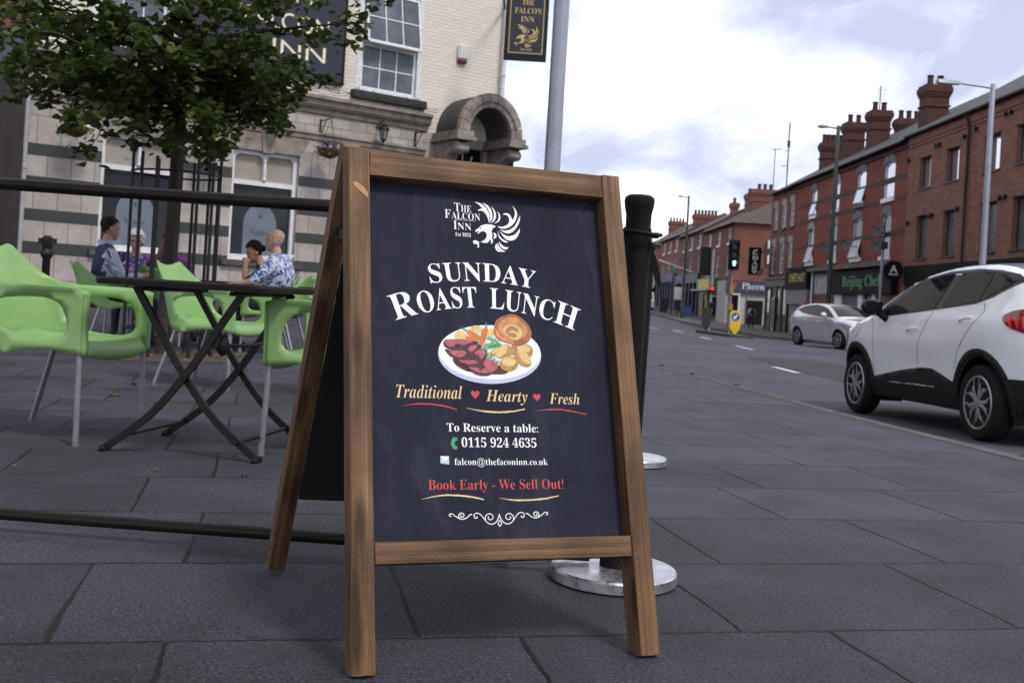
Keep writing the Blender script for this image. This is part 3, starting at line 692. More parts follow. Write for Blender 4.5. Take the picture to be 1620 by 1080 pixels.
def post(x, y, lean, label, rb=.17):
    t = thing('barrier_post', label, 'barrier post', (x, y, 0), 0, 'round barrier posts beside the A-board')
    mb = MB(); mb.lathe([(rb - .006, 0), (rb, .004), (rb, .028), (rb - .004, .033), (rb - .02, .0345), (.05, .036), (.001, .036)], (x, y, .002), 48)
    mb.build('base_plate', M_BASE, t, smooth=35)
    top = Vector((x + lean, y, 0)); P = lambda z: (x + lean * z / 1.0, y, z)
    mb = MB(); mb.tube([P(.036), P(.3), P(.6), P(.945)], [.039, .039, .038, .0375], 28)
    mb.build('tube', M_POST, t, smooth=40)
    mb = MB(); c = P(.99); mb.lathe([(.034, -.045), (.0345, -.01), (.039, .012), (.041, .026), (.039, .036), (.03, .043), (.001, .046)], c, 28)
    mb.build('cap', M_POST, t, smooth=40)
    mb = MB(); c = P(.93)
    for k in range(32):
        pass
    ring = [(c[0] + .062 * math.cos(a), c[1] + .062 * math.sin(a), c[2] + .004 * math.sin(a * 2)) for a in (2 * math.pi * k / 28 for k in range(28))]
    rows = []
    for k in range(28):
        cc = Vector(ring[k]); o = Vector((math.cos(2 * math.pi * k / 28), math.sin(2 * math.pi * k / 28), 0))
        rows.append([cc + o * .0065 * math.cos(q) + Vector((0, 0, .005 * math.sin(q))) for q in (2 * math.pi * j / 8 for j in range(8))])
    rows.append(rows[0]); mb.grid(rows, True)
    mb.build('hook_ring', M_POST, t, smooth=60, weld=1e-5)
    mb = MB(); mb.box(c[0] - .057, c[0] + .057, y - .008, y + .008, c[2] - .01, c[2] - .003); mb.build('ring_bracket', M_POST, t)
    mb = MB(); h = Vector(c)
    mb.tube([h + Vector((-.062, -.01, .0)), h + Vector((-.088, -.015, .004)), h + Vector((-.094, -.015, -.006)), h + Vector((-.092, -.014, -.018))], .005, 8); mb.build('hook', M_POST, t, smooth=60)
    return t
p1 = post(.315, 2.8, .012, 'black tubular post with ring collar on a scuffed round steel base, right behind the A-board')
# the loose strap hanging from the collar
mb = MB(); c0 = Vector((.3155 + .012 * .93, 2.8, .93))
sp = [c0 + Vector((.03, -.02, -.02)), c0 + Vector((.043, -.02, -.06)), c0 + Vector((.053, -.02, -.1)), c0 + Vector((.059, -.02, -.125))]
rows = []
for i, q in enumerate(sp):
    wd = (.006, .01, .014, .012)[i]
    rows.append([q + Vector((-wd * .7, -.003, wd * .25)), q + Vector((wd * .7, -.003, -wd * .25 - (.008 if i == 3 else 0))), q + Vector((wd * .7, .003, -wd * .25 - (.008 if i == 3 else 0))), q + Vector((-wd * .7, .003, wd * .25))])
vs = mb.grid(rows, True); mb.f(vs[0]); mb.f(vs[-1])
mb.build('loose_strap', M_POST, p1, smooth=30)
post(.60, 4.86, .015, 'black tubular post on a scuffed round steel base, standing farther back on the pavement', .165)
def rail(name, label, z0, z1, r):
    a = Vector((.25, 2.815, z1)); b = Vector((-2.1, 2.95, z0)); mb = MB()
    mb.tube([b + (a - b) * i / 10 + Vector((0, 0, -.006 * math.sin(math.pi * i / 10))) for i in range(11)], r, 16)
    return tag(mb.build(name, M_RAIL, None, smooth=40), label, 'rail', 'black rails of the cafe barrier')
rail('barrier_rail', 'upper black tubular barrier rail running behind the A-board at chest height', .985, .955, .0172)
rail('barrier_rail', 'lower black tubular barrier rail running just above the paving slabs', .058, .058, .0165)

# ------------------------------------------------------------------ green cafe armchairs
def plastic(name, rgb):
    m, n, l, p = new_mat(name)
    t = n.new('ShaderNodeTexCoord'); a = n.new('ShaderNodeTexNoise'); a.inputs['Scale'].default_value = 5; a.inputs['Detail'].default_value = 6; l.new(t.outputs['Object'], a.inputs['Vector'])
    r = n.new('ShaderNodeValToRGB'); r.color_ramp.elements[0].position = .3; r.color_ramp.elements[1].position = .7
    r.color_ramp.elements[0].color = c4(rgb, .88); r.color_ramp.elements[1].color = c4(rgb, 1.08); l.new(a.outputs['Fac'], r.inputs[0]); l.new(r.outputs[0], p.inputs['Base Color'])
    p.inputs['Roughness'].default_value = .42; p.inputs['Subsurface Weight'].default_value = .08; p.inputs['Subsurface Radius'].default_value = (.01, .02, .005)
    b = n.new('ShaderNodeTexNoise'); b.inputs['Scale'].default_value = 900; l.new(t.outputs['Object'], b.inputs['Vector'])
    bp = n.new('ShaderNodeBump'); bp.inputs['Strength'].default_value = .12; bp.inputs['Distance'].default_value = .001; l.new(b.outputs['Fac'], bp.inputs['Height']); l.new(bp.outputs[0], p.inputs['Normal'])
    return m
M_GREEN = plastic('lime green plastic', (.245, .42, .15))
M_ALU = mat('brushed aluminium', (.3, .3, .32), .45, .85, .12, 30)
M_FOOT = mat('grey foot cap', (.16, .16, .17), .7)
# plan path of the wrap-round shell: front left -> back -> front right (x forward, y left)
PP = smooth_open([(.265, .292), (.17, .295), (.05, .292), (-.08, .28), (-.17, .255), (-.235, .2), (-.265, .11), (-.272, 0), (-.265, -.11), (-.235, -.2), (-.17, -.255), (-.08, -.28), (.05, -.292), (.17, -.295), (.265, -.292)], 8)
PL = [0]
for a, b in zip(PP, PP[1:]): PL.append(PL[-1] + (b - a).length)
PT = PL[-1]
def plan(u):
    u = min(max(u, 0), PT)
    for i in range(len(PL) - 1):
        if u <= PL[i + 1]:
            t = (u - PL[i]) / (PL[i + 1] - PL[i]); p = PP[i].lerp(PP[i + 1], t); d = (PP[min(i + 2, len(PP) - 1)] - PP[max(i - 1, 0)]).normalized()
            return p, Vector((d.y, -d.x)) * -1
    return PP[-1], Vector((0, -1))
def backw(u):                          # 0 on the arms, 1 across the back
    return sstep(.30, .60, u / PT * 2 if u < PT / 2 else (PT - u) / PT * 2)
def shell(u, z):
    p, nr = plan(u); w = backw(u); q = Vector((p.x, p.y, z)); hgt = max(0, z - .42)
    out = Vector((p.x + .0, p.y)).normalized()
    q.x -= w * hgt * .26 + w * .25 * max(0, z - .62) ** 1.5
    q.y *= 1 + (1 - w) * hgt * .06 - w * .42 * max(0, z - .60)
    if z < .43: q.y *= 1 + (.43 - z) * .1
    if z > .655 and w < .75:          # arm top rolls outwards
        k = (z - .655) / .02 * (1 - w / .75); q.y += (1 if p.y > 0 else -1) * .018 * k * k
    return q
def topz(u):
    f = abs(u - PT / 2) / (PT / 2)     # 0 mid back .. 1 arm front
    return lerp_tab([(0, .822), (.12, .83), (.215, .852), (.25, .846), (.30, .80), (.37, .735), (.45, .692), (.55, .676), (.75, .674), (.96, .672), (1, .66)], f)
def botz(u):
    f = abs(u - PT / 2) / (PT / 2)
    return lerp_tab([(0, .425), (.3, .42), (.42, .375), (.5, .368), (.62, .392), (.8, .405), (.93, .392), (1, .385)], f)
def make_chair(label):
    t = thing('armchair', label, 'chair', (0, 0, 0), 0, 'green plastic cafe armchairs')
    mb = MB(); nU = 64
    us = [PT * i / nU for i in range(nU + 1)]
    outline = [(u, botz(u)) for u in us] + [(u, topz(u)) for u in reversed(us)]
    def oval(uc, zc, ru, rz, sgn):
        o = []
        for k in range(26):
            a = 2 * math.pi * k / 26; c, s = math.cos(a), math.sin(a)
            x = math.copysign(abs(c) ** .72, c) * ru; z = math.copysign(abs(s) ** .72, s) * rz
            o.append((uc + sgn * (x + (z * .25)), zc + z * (1 - .12 * (x / ru))))
        return o
    hl = oval(.235, .535, .165, .087, 1); hr = [(PT - u, z) for u, z in hl]
    mb.cdt(outline, [hl, hr], shell, .034)
    bmesh.ops.remove_doubles(mb.bm, verts=mb.bm.verts, dist=1e-5)
    # front pillars fold inwards round the legs
    for sg in (1, -1):
        rows = []
        for i in range(12):
            z = .386 + (.66 - .386) * i / 11; p = shell(0 if sg > 0 else PT, z)
            wdt = .05 - .018 * math.sin(math.pi * i / 11)
            rows.append([p, p + Vector((.012, -sg * .008, 0)), p + Vector((.014, -sg * .022, 0)), p + Vector((.006, -sg * wdt, 0))])
        mb.grid(rows)
    bmesh.ops.remove_doubles(mb.bm, verts=mb.bm.verts, dist=2e-4)
    o = mb.build('shell', M_GREEN, t, smooth=50)
    md = o.modifiers.new('s', 'SOLIDIFY'); md.thickness = .0065; md.offset = 0
    # dished seat with a rolled front lip
    mb = MB(); rows = []
    for i in range(19):
        f = i / 18; x = .275 - f * .535
        half = None
        # inner half width at this x
        best = .27
        for p in PP:
            if p.y > 0 and abs(p.x - x) < .02: best = p.y
        if x < -.2: best = max(.03, .235 * math.sqrt(max(0, 1 - ((-x - .2) / .072) ** 2)))
        z = .442 - .02 * math.sin(f * math.pi) - (.055 * max(0, (.06 - f) / .06) ** 1.6)
        if f > .9: z += .015 * ((f - .9) / .1) ** 2
        rows.append([(x + .012 * (1 - (2 * j / 14 - 1) ** 2) * (1 if f < .1 else 0), (2 * j / 14 - 1) * (best - .004), z + .018 * abs(2 * j / 14 - 1) ** 3 - .0) for j in range(15)])
    rows.insert(0, [(x - .004, y, .355 + .03 * abs(y / .29) ** 2) for x, y, z in rows[0]])
    mb.grid(rows)
    o = mb.build('seat', M_GREEN, t, smooth=70)
    md = o.modifiers.new('s', 'SOLIDIFY'); md.thickness = .005; md.offset = -1
    for sx, sy in ((1, 1), (1, -1), (-1, 1), (-1, -1)):
        a = Vector((.25, .272 * sy, .42)) if sx > 0 else Vector((-.16, .225 * sy, .42))
        b = Vector((.262, .285 * sy, .012)) if sx > 0 else Vector((-.29, .262 * sy, .012))
        mb = MB(); mb.tube([a, b], .0135, 14); lg = mb.build('leg', M_ALU, t, smooth=40)
        mb = MB(); mb.tube([b + Vector((0, 0, .012)), b - Vector((0, 0, .012))], .0148, 14); mb.build('foot', M_FOOT, lg, smooth=40)
    return t
CHAIRS = [
 (-2.03, 4.74, -.14, 'green armchair nearest the camera at the left edge, facing the black folding table'),
 (-2.06, 7.3, -.2, 'empty green armchair just beyond the black folding table, facing right'),
 (-.74, 4.72, 3.02, 'green armchair half hidden behind the rear leg of the A-board'),
 (-4.14, 10.8, .62, 'green armchair the man in the navy gilet sits in'),
 (-3.74, 11.35, 1.52, 'green armchair seen from behind through the bars of the tree guard'),
 (-2.48, 11.0, 3.05, 'green armchair under the bald man in the blue floral shirt'),
 (-4.42, 12.25, -1.35, 'green armchair of the white haired woman'),
 (-2.80, 11.73, 3.45, 'green armchair of the dark haired woman beside the pub window')]
ch0 = make_chair(CHAIRS[0][3])
for i, (x, y, rz, lb) in enumerate(CHAIRS):
    o = ch0 if i == 0 else dup(ch0)
    o['label'] = lb; place(o, (x, y, z_pave(x, y)), rz)

# ------------------------------------------------------------------ black folding tables
M_TBL = mat('black bistro steel', (.013, .01, .009), .45, .0, .35, 30, bump=.1, bscale=120, spec=.3)
def mesh_top_mat():
    m, n, l, p = new_mat('woven steel top'); p.inputs['Base Color'].default_value = (.012, .01, .009, 1); p.inputs['Roughness'].default_value = .6; p.inputs['Specular IOR Level'].default_value = .2
    t = n.new('ShaderNodeTexCoord'); v = n.new('ShaderNodeTexVoronoi'); v.inputs['Scale'].default_value = 90; v.inputs['Randomness'].default_value = 0; l.new(t.outputs['Object'], v.inputs['Vector'])
    b = n.new('ShaderNodeBump'); b.inputs['Strength'].default_value = .8; b.inputs['Distance'].default_value = .003; l.new(v.outputs['Distance'], b.inputs['Height']); l.new(b.outputs[0], p.inputs['Normal'])
    return m
M_TTOP = mesh_top_mat()
def make_table(label):
    t = thing('folding_table', label, 'table', (0, 0, 0), 0, 'black folding bistro tables')
    mb = MB(); s = .375; rows = []
    pts = []
    for cx, cy, a0 in ((s - .05, s - .05, 0), (-s + .05, s - .05, 90), (-s + .05, -s + .05, 180), (s - .05, -s + .05, 270)):
        for k in range(6): a = R(a0 + 18 * k); pts.append((cx + .05 * math.cos(a), cy + .05 * math.sin(a)))
    prof = [(0, .696), (-.0, .70), (.004, .712), (.002, .722), (-.006, .726)]
    for off, z in prof: rows.append([(x * (1 + off / s), y * (1 + off / s), z) for x, y in pts])
    rows.append([(x * .94, y * .94, .7235) for x, y in pts]); vs = mb.grid(rows, True); mb.f(vs[-1]); mb.f(vs[0][::-1])
    mb.build('tabletop', [M_TTOP], t, smooth=30)
    for sy in (-1, 1):
        y0 = .265 * sy
        for sx in (-1, 1):
            y = y0 + sx * .014
            P = smooth_open([(-.245 * sx, .692), (-.165 * sx, .57), (-.02 * sx, .35), (.14 * sx, .16), (.33 * sx, .012)], 5)
            mb = MB(); rows = []
            for i, q in enumerate(P):
                tt = (P[min(i + 1, len(P) - 1)] - P[max(i - 1, 0)]).normalized(); nn = Vector((-tt.y, tt.x)) * .0145
                rows.append([(q.x + nn.x, y - .009, q.y + nn.y), (q.x + nn.x, y + .009, q.y + nn.y), (q.x - nn.x, y + .009, q.y - nn.y), (q.x - nn.x, y - .009, q.y - nn.y)])
            vs = mb.grid(rows, True); mb.f(vs[0]); mb.f(vs[-1])
            lg = mb.build('leg', M_TBL, t, smooth=25)
            mb = MB(); mb.tube([(.318 * sx, y - .013, .012), (.345 * sx, y - .013, .008)], .016, 8); mb.tube([(.318 * sx, y + .013, .012), (.345 * sx, y + .013, .008)], .016, 8)
            mb.build('foot', M_TBL, lg, smooth=40)
        mb = MB(); mb.tube([(.0, y0 - .03, .33), (.0, y0 + .03, .33)], .008, 10); mb.build('pivot', M_TBL, t, smooth=40)
    for sx in (-1, 1):
        mb = MB(); mb.tube([(.24 * sx, -.28, .075), (.24 * sx, .28, .075)], .009, 10); mb.build('stretcher', M_TBL, t, smooth=40)
        mb = MB(); mb.tube([(.2 * sx, -.3, .685), (.2 * sx, .3, .685)], .01, 10); mb.build('top_bar', M_TBL, t, smooth=40)
    mb = MB(); mb.tube([(.16, -.24, .47), (.16, .0, .46), (.16, .24, .47)], .009, 10); mb.blob((.15, -.24, .47), .028, .02, .045, 10, 8); mb.build('locking_catch', M_TBL, t, smooth=40)
    return t
tb0 = make_table('black folding table with crossed steel legs standing empty behind the A-board'); place(tb0, (-1.29, 4.58, 0), -.17)
tb1 = dup(tb0); tb1['label'] = 'black folding table mostly hidden behind the A-board, only its crossed feet showing'; place(tb1, (-1.02, 7.0, 0), .3)
tb2 = dup(tb0); tb2['label'] = 'black folding table between the man in the gilet and the white haired woman'; place(tb2, (-3.75, 11.9, 0), .3)
tb3 = dup(tb0); tb3['label'] = 'black folding table between the bald man and the dark haired woman'; place(tb3, (-3.25, 11.5, 0), .2)
# ------------------------------------------------------------------ the pub on the corner
pdv = Vector((.8176, .5758, 0)); pin = Vector((-.5758, .8176, 0)); PA = Vector((-8.36, 17.5, 0))
MP = Matrix(((pdv.x, pin.x, 0, PA.x), (pdv.y, pin.y, 0, PA.y), (0, 0, 1, 0), (0, 0, 0, 1)))   # x along the front, y into the wall, z up

def wall_holes(mb, x0, x1, z0, z1, holes, depth, y=0.0):
    xs = sorted({x0, x1} | {h[0] for h in holes} | {h[1] for h in holes}); zs = sorted({z0, z1} | {h[2] for h in holes} | {h[3] for h in holes})
    xs = [x for x in xs if x0 <= x <= x1]; zs = [z for z in zs if z0 <= z <= z1]
    V = {}
    def vv(x, z):
        if (x, z) not in V: V[(x, z)] = mb.v((x, y, z))
        return V[(x, z)]
    for a, b in zip(xs, xs[1:]):
        for c, d in zip(zs, zs[1:]):
            if any(h[0] <= a and b <= h[1] and h[2] <= c and d <= h[3] for h in holes): continue
            mb.f([vv(a, c), vv(b, c), vv(b, d), vv(a, d)])
    for h in holes:
        a, b, c, d = h[:4]
        for p, q in (((a, c), (b, c)), ((b, c), (b, d)), ((b, d), (a, d)), ((a, d), (a, c))):
            mb.poly([(p[0], y, p[1]), (q[0], y, q[1]), (q[0], y + depth, q[1]), (p[0], y + depth, p[1])])

def stone_mat():
    """pale ashlar blocks with dark green glazed bands."""
    m, n, l, p = new_mat('banded ashlar')
    t = n.new('ShaderNodeUVMap')
    b = n.new('ShaderNodeTexBrick'); l.new(t.outputs[0], b.inputs['Vector']); b.offset = .5
    b.inputs['Scale'].default_value = 1; b.inputs['Brick Width'].default_value = .385; b.inputs['Row Height'].default_value = .555; b.inputs['Mortar Size'].default_value = .006; b.inputs['Mortar Smooth'].default_value = .2
    b.inputs['Color1'].default_value = (.36, .33, .305, 1); b.inputs['Color2'].default_value = (.44, .405, .37, 1); b.inputs['Mortar'].default_value = (.12, .1, .09, 1)
    s = n.new('ShaderNodeTexNoise'); s.inputs['Scale'].default_value = 1.3; s.inputs['Detail'].default_value = 8; s.inputs['Roughness'].default_value = .7; l.new(t.outputs[0], s.inputs['Vector'])
    sr = n.new('ShaderNodeValToRGB'); sr.color_ramp.elements[0].position = .3; sr.color_ramp.elements[0].color = (.62, .58, .53, 1); sr.color_ramp.elements[1].position = .65; sr.color_ramp.elements[1].color = (1.12, 1.1, 1.12, 1); l.new(s.outputs['Fac'], sr.inputs[0])
    m1 = n.new('ShaderNodeMix'); m1.data_type = 'RGBA'; m1.blend_type = 'MULTIPLY'; m1.inputs['Factor'].default_value = 1; l.new(b.outputs['Color'], m1.inputs['A']); l.new(sr.outputs[0], m1.inputs['B'])
    l.new(m1.outputs['Result'], p.inputs['Base Color']); p.inputs['Roughness'].default_value = .6
    bp = n.new('ShaderNodeBump'); bp.inputs['Strength'].default_value = .4; bp.inputs['Distance'].default_value = .006; bp.invert = True; l.new(b.outputs['Fac'], bp.inputs['Height']); l.new(bp.outputs[0], p.inputs['Normal'])
    return m
M_ASH = stone_mat()
M_BAND = brick_mat('dark green tile band', (.024, .028, .026), (.034, .038, .035), (.02, .022, .02), .385, .2, .004, rough=.28, bump=.1, dirt=.25)
M_PBRICK = brick_mat('painted brick', (.7, .645, .56), (.75, .69, .61), (.62, .575, .515), .225, .075, .008, bump=.6, dirt=.22, dirt_col=(.3, .26, .22), msmooth=.8)
M_MOULD = mat('weathered stone', (.235, .2, .17), .75, var=.45, scale=3.5, bump=.3, bscale=40)
M_DSTONE = mat('sooty stone', (.075, .065, .058), .8, var=.4, scale=5, bump=.4, bscale=40)
M_LEAD = mat('dark lead roof', (.03, .03, .033), .6, var=.35, scale=6)
M_WFRAME = mat('old white gloss', (.66, .66, .68), .45, var=.12, scale=8)
M_PEEL = mat('peeling white paint', (.6, .6, .62), .6, var=.3, scale=26, second=(.68, .68, .7))
M_SILL = mat('black sill', (.02, .018, .016), .6, var=.4, scale=12)
M_GLASS = glass_mat('dark glass')
M_GLASS2 = mat('window reflecting', (.1, .115, .13), .06, 0, .5, 1.4)
M_BLIND = mat('beige blind', (.3, .27, .23), .7, var=.1, scale=3)
M_FROST = mat('frosted glass', (.13, .155, .19), .3, var=.18, scale=2)
M_ETCH = mat('etched lettering', (.03, .035, .045), .5)
M_IRON = mat('black iron', (.012, .012, .013), .5, .3, .3, 20)
M_LAMPGL = mat('lantern glass', (.2, .22, .24), .1)
M_NAVY = mat('navy signboard', (.016, .017, .035), .6, var=.12, scale=3)
M_GOLD = mat('gold lettering', (.55, .4, .16), .4, .3, .15, 30)
M_CREAMS = mat('cream letters', (.75, .68, .48), .5, var=.06)
M_BLACKS = mat('sign frame', (.01, .009, .01), .6, spec=.25)

pub = thing('corner_pub', 'cream painted corner pub with dark striped stone ground floor and arched stone door hood', 'pub', (-4.4, 20.3, .2), math.atan2(pdv.y, pdv.x))
PL_ = 9.62
W1 = (1.29, 2.62, 1.14, 3.22); W2 = (3.64, 4.97, 1.14, 3.24); DOOR = (8.3, 9.25, .2, 3.9)
mb = MB(MP); wall_holes(mb, 0, PL_, -.3, 4.1, [W1, W2, DOOR], .2)
mb.build('ground_floor_wall', M_ASH, pub)
for i, z in enumerate((1.0, 1.555, 2.105, 2.66)):
    for a, b in ((0, W1[0]), (W1[1], W2[0]), (W2[1], DOOR[0] - .12)):
        if i == 0: a, b = (a, b)
        mb = MB(MP); mb.box(a + .002, b - .002, -.006, .05, z, z + .2); mb.build('tile_band', M_BAND, pub)
SW = (6.08, 7.58, 4.72, 6.9)
SW2 = (1.0, 2.4, 4.72, 6.9)
mb = MB(MP); wall_holes(mb, .0, PL_, 4.1, 8.4, [SW, SW2], .13, .03)
mb.box(0, PL_, .05, .3, 8.4, 8.5)
mb.build('upper_wall', M_PBRICK, pub)
mb = MB(MP); mb.box(PL_ - .3, PL_, .3, 9, -.3, 8.4); mb.build('side_wall', M_PBRICK, pub)
mb = MB(MP); mb.grid([[(-.0, -.25, 8.45), (PL_ + .2, -.25, 8.45)], [(-.0, 3.5, 11), (PL_ - 2, 3.5, 11)], [(0, 9, 8.4), (PL_, 9, 8.4)]]); mb.build('roof', M_LEAD, pub)
# plinth, string course and cornice
def mould(name, prof, x0, x1, m, par=pub):
    mb = MB(MP); rows = [[(x, -d, z) for d, z in prof] for x in (x0, x1)]
    vs = mb.grid(rows); mb.f(vs[0]); mb.f(vs[1][::-1]); return mb.build(name, m, par, smooth=25)
mould('string_course', [(0, 3.58), (.035, 3.6), (.05, 3.64), (.05, 3.68), (.09, 3.7), (.09, 3.73), (.0, 3.77)], .02, 7.75, M_MOULD)
mould('cornice', [(0, 4.1), (.05, 4.12), (.06, 4.2), (.12, 4.22), (.17, 4.27), (.19, 4.36), (.25, 4.38), (.25, 4.43), (.0, 4.5)], .02, 7.78, M_MOULD)
mould('plinth', [(.0, -.3), (.06, -.3), (.06, .42), (.0, .48)], .0, 8.2, M_DSTONE)
for wv in (W1, W2):
    # voussoirs over the window and stone sill
    mb = MB(MP); xm = (wv[0] + wv[1]) / 2
    mb.prism([(wv[0] - .2, wv[3] + .34), (wv[0] - .02, wv[3] + .0), (wv[1] + .02, wv[3] + .0), (wv[1] + .2, wv[3] + .34)], lambda x, z: (x, -.012, z), lambda x, z: (x, .03, z)); mb.build('lintel', M_MOULD, pub)
    mb = MB(MP); mb.prism([(xm - .14, wv[3] + .37), (xm - .1, wv[3] - .03), (xm + .1, wv[3] - .03), (xm + .14, wv[3] + .37)], lambda x, z: (x, -.05, z), lambda x, z: (x, .03, z)); mb.build('keystone', M_MOULD, pub)
    mb = MB(MP); mb.box(wv[0] - .14, wv[1] + .14, -.1, .15, wv[2] - .12, wv[2] - .002)
    bmesh.ops.bevel(mb.bm, geom=mb.bm.edges[:], offset=.012, segments=2, affect='EDGES'); mb.build('stone_sill', M_DSTONE, pub, smooth=40)
    wd = MB(MP); a, b, c, d = wv; tz = 2.62
    for x0, x1, z0, z1 in ((a, a + .075, c, d), (b - .075, b, c, d), (a + .0755, b - .0755, c, c + .11), (a + .0755, b - .0755, d - .08, d), (a + .0755, b - .0755, tz - .04, tz + .05)):
        wd.box(x0, x1, .1, .2, z0, z1)
    wd.box(xm - .03, xm + .03, .085, .19, tz + .0505, d - .0805)
    wd.lathe([(.03, 0), (.045, .02), (.028, .05), (.036, .2), (.028, .35), (.045, .38), (.03, .4)], (xm, .085, tz + .06), 12)
    for sx, x in ((1, a + .075), (-1, xm - .03), (1, xm + .03), (-1, b - .075)):      # rounded heads of the lights
        wd.prism([(x, d - .08)] + [(x + sx * .11 * (1 - math.sin(q)), d - .08 - .11 * (1 - math.cos(q))) for q in (R(0), R(20), R(45), R(70), R(90))], lambda X, Z: (X, .11, Z), lambda X, Z: (X, .17, Z))
    win = wd.build('window', M_WFRAME, pub, smooth=30)
    mb = MB(MP); mb.box(a + .07, b - .07, .175, .18, c + .1, tz - .03); mb.build('pane', M_GLASS, win)
    mb = MB(MP); mb.box(a + .07, b - .07, .172, .178, tz + .04, d - .07); mb.build('top_light', M_BLIND, win)
    ar = [(xm - .33, c + .105), (xm + .33, c + .105)] + [(xm + .33 * math.cos(q), c + .72 + .36 * math.sin(q) * (1 + .12 * math.sin(q) ** 6)) for q in (math.pi * k / 20 for k in range(21))]
    mb = MB(MP); mb.poly([(x, .1735, z) for x, z in ar]); mb.build('frosted_panel', M_FROST, win)
    mb = MB(MP); text_to(mb, 'Vaults', xm - .19, xm + .17, c + .5, .11, lambda x, z: (x, .1725, z), 'B', .004); mb.build('lettering', M_ETCH, win, recalc=False)
    mb = MB(MP)
    for k in range(6):
        q = math.pi * k / 3; mb.poly([(xm + .012 * math.cos(q + 1.57), .1725, c + .86 + .012 * math.sin(q + 1.57)), (xm + .055 * math.cos(q), .1725, c + .86 + .07 * math.sin(q)), (xm + .012 * math.cos(q - 1.57), .1725, c + .86 + .012 * math.sin(q - 1.57))])
    mb.build('star_motif', M_ETCH, win, recalc=False)
# sash windows upstairs
def sash(wv, tilted):
    a, b, c, d = wv; mb = MB(MP); mid = (c + d) / 2 - .1
    for x0, x1, z0, z1 in ((a, a + .11, c, d), (b - .11, b, c, d), (a + .1105, b - .1105, d - .09, d), (a - .03, b + .03, c - .001, c + .06)): mb.box(x0, x1, .02, .15, z0, z1)
    win = mb.build('sash_window', M_PEEL, pub)
    def leaf(name, M, z0, z1, y):
        mb = MB(M); x0, x1 = a + .12, b - .12
        for p in ((x0, x0 + .05, z0, z1), (x1 - .05, x1, z0, z1), (x0 + .0505, x1 - .0505, z0, z0 + .06), (x0 + .0505, x1 - .0505, z1 - .05, z1)): mb.box(p[0], p[1], y, y + .045, p[2], p[3])
        w3 = (x1 - x0 - .1) / 3
        for k in (1, 2): mb.box(x0 + .05 + w3 * k - .012, x0 + .05 + w3 * k + .012, y + .005, y + .04, z0 + .0605, z1 - .0505)
        zm = (z0 + z1) / 2
        for k in range(3): mb.box(x0 + .05 + w3 * k + .0125 * (k > 0), x0 + .05 + w3 * (k + 1) - .0125 * (k < 2), y + .0055, y + .0395, zm - .012, zm + .012)
        s = mb.build(name, M_PEEL, win)
        mb = MB(M); mb.box(x0 + .02, x1 - .02, y + .02, y + .026, z0 + .03, z1 - .03); mb.build('pane', M_GLASS2, win)
    leaf('lower_sash', MP, c + .06, mid, .09)
    T = MP
    if tilted: T = MP @ Matrix.Translation((0, .03, d - .1)) @ Matrix.Rotation(R(-11), 4, 'X') @ Matrix.Translation((0, -.03, -(d - .1)))
    leaf('upper_sash', T, mid - .03, d - .1, .03)
    mb = MB(MP); mb.box(a + .12, b - .12, .145, .15, c + .08, c + .5); mb.build('net_curtain', M_FROST, win)
    mb = MB(MP); mb.box(a - .1, b + .12, -.1, .12, c - .17, c - .002); bmesh.ops.bevel(mb.bm, geom=mb.bm.edges[:], offset=.015, segments=2, affect='EDGES'); mb.build('sill', M_SILL, pub, smooth=40)
sash(SW, True); sash(SW2, False)
# arched hood over the corner door
HX, HZ, HR_, HD = 8.78, 4.1, .66, .95
mb = MB(MP); n_ = 22
rows = []
for y in (0.03, -HD + .08): rows.append([(HX + (HR_ + .1) * math.cos(math.pi * k / n_), y, HZ + (HR_ + .12) * 1.08 * math.sin(math.pi * k / n_)) for k in range(n_ + 1)])
rows2 = [[(HX + (HR_ - .13) * math.cos(math.pi * k / n_), y, HZ + (HR_ - .13) * 1.08 * math.sin(math.pi * k / n_)) for k in range(n_ + 1)] for y in (0.03, -HD + .08)]
mb.grid(rows); mb.build('hood_roof', M_LEAD, pub, smooth=40)
mb = MB(MP); mb.grid(rows2); mb.build('hood_soffit', M_DSTONE, pub, smooth=40)
mb = MB(MP); prof = [(-.14, -HD + .12), (-.14, -HD), (-.06, -HD - .01), (-.03, -HD - .05), (.06, -HD - .05), (.09, -HD - .02), (.13, -HD - .02), (.13, -HD + .12)]
for k0 in range(11):        # voussoirs with open joints
    rows = []
    for q in (k0 + .03, k0 + .35, k0 + .65, k0 + .97):
        a = math.pi * q / 11; rows.append([(HX + (HR_ + dr) * math.cos(a), y, HZ + (HR_ + dr) * 1.08 * math.sin(a)) for dr, y in prof])
    vs = mb.grid(rows, True); mb.f(vs[0]); mb.f(vs[-1][::-1])
mb.build('hood_arch', M_MOULD, pub, smooth=40)
mb = MB(MP)
for sx in (-1, 1):
    x = HX + sx * (HR_ + .0)
    mb.box(x - .2, x + .2, -HD - .06, .02, HZ - .12, HZ - .005); mb.box(x - .24, x + .24, -HD - .1, .02, HZ - .2, HZ - .121)
mb.build('hood_impost', M_MOULD, pub)
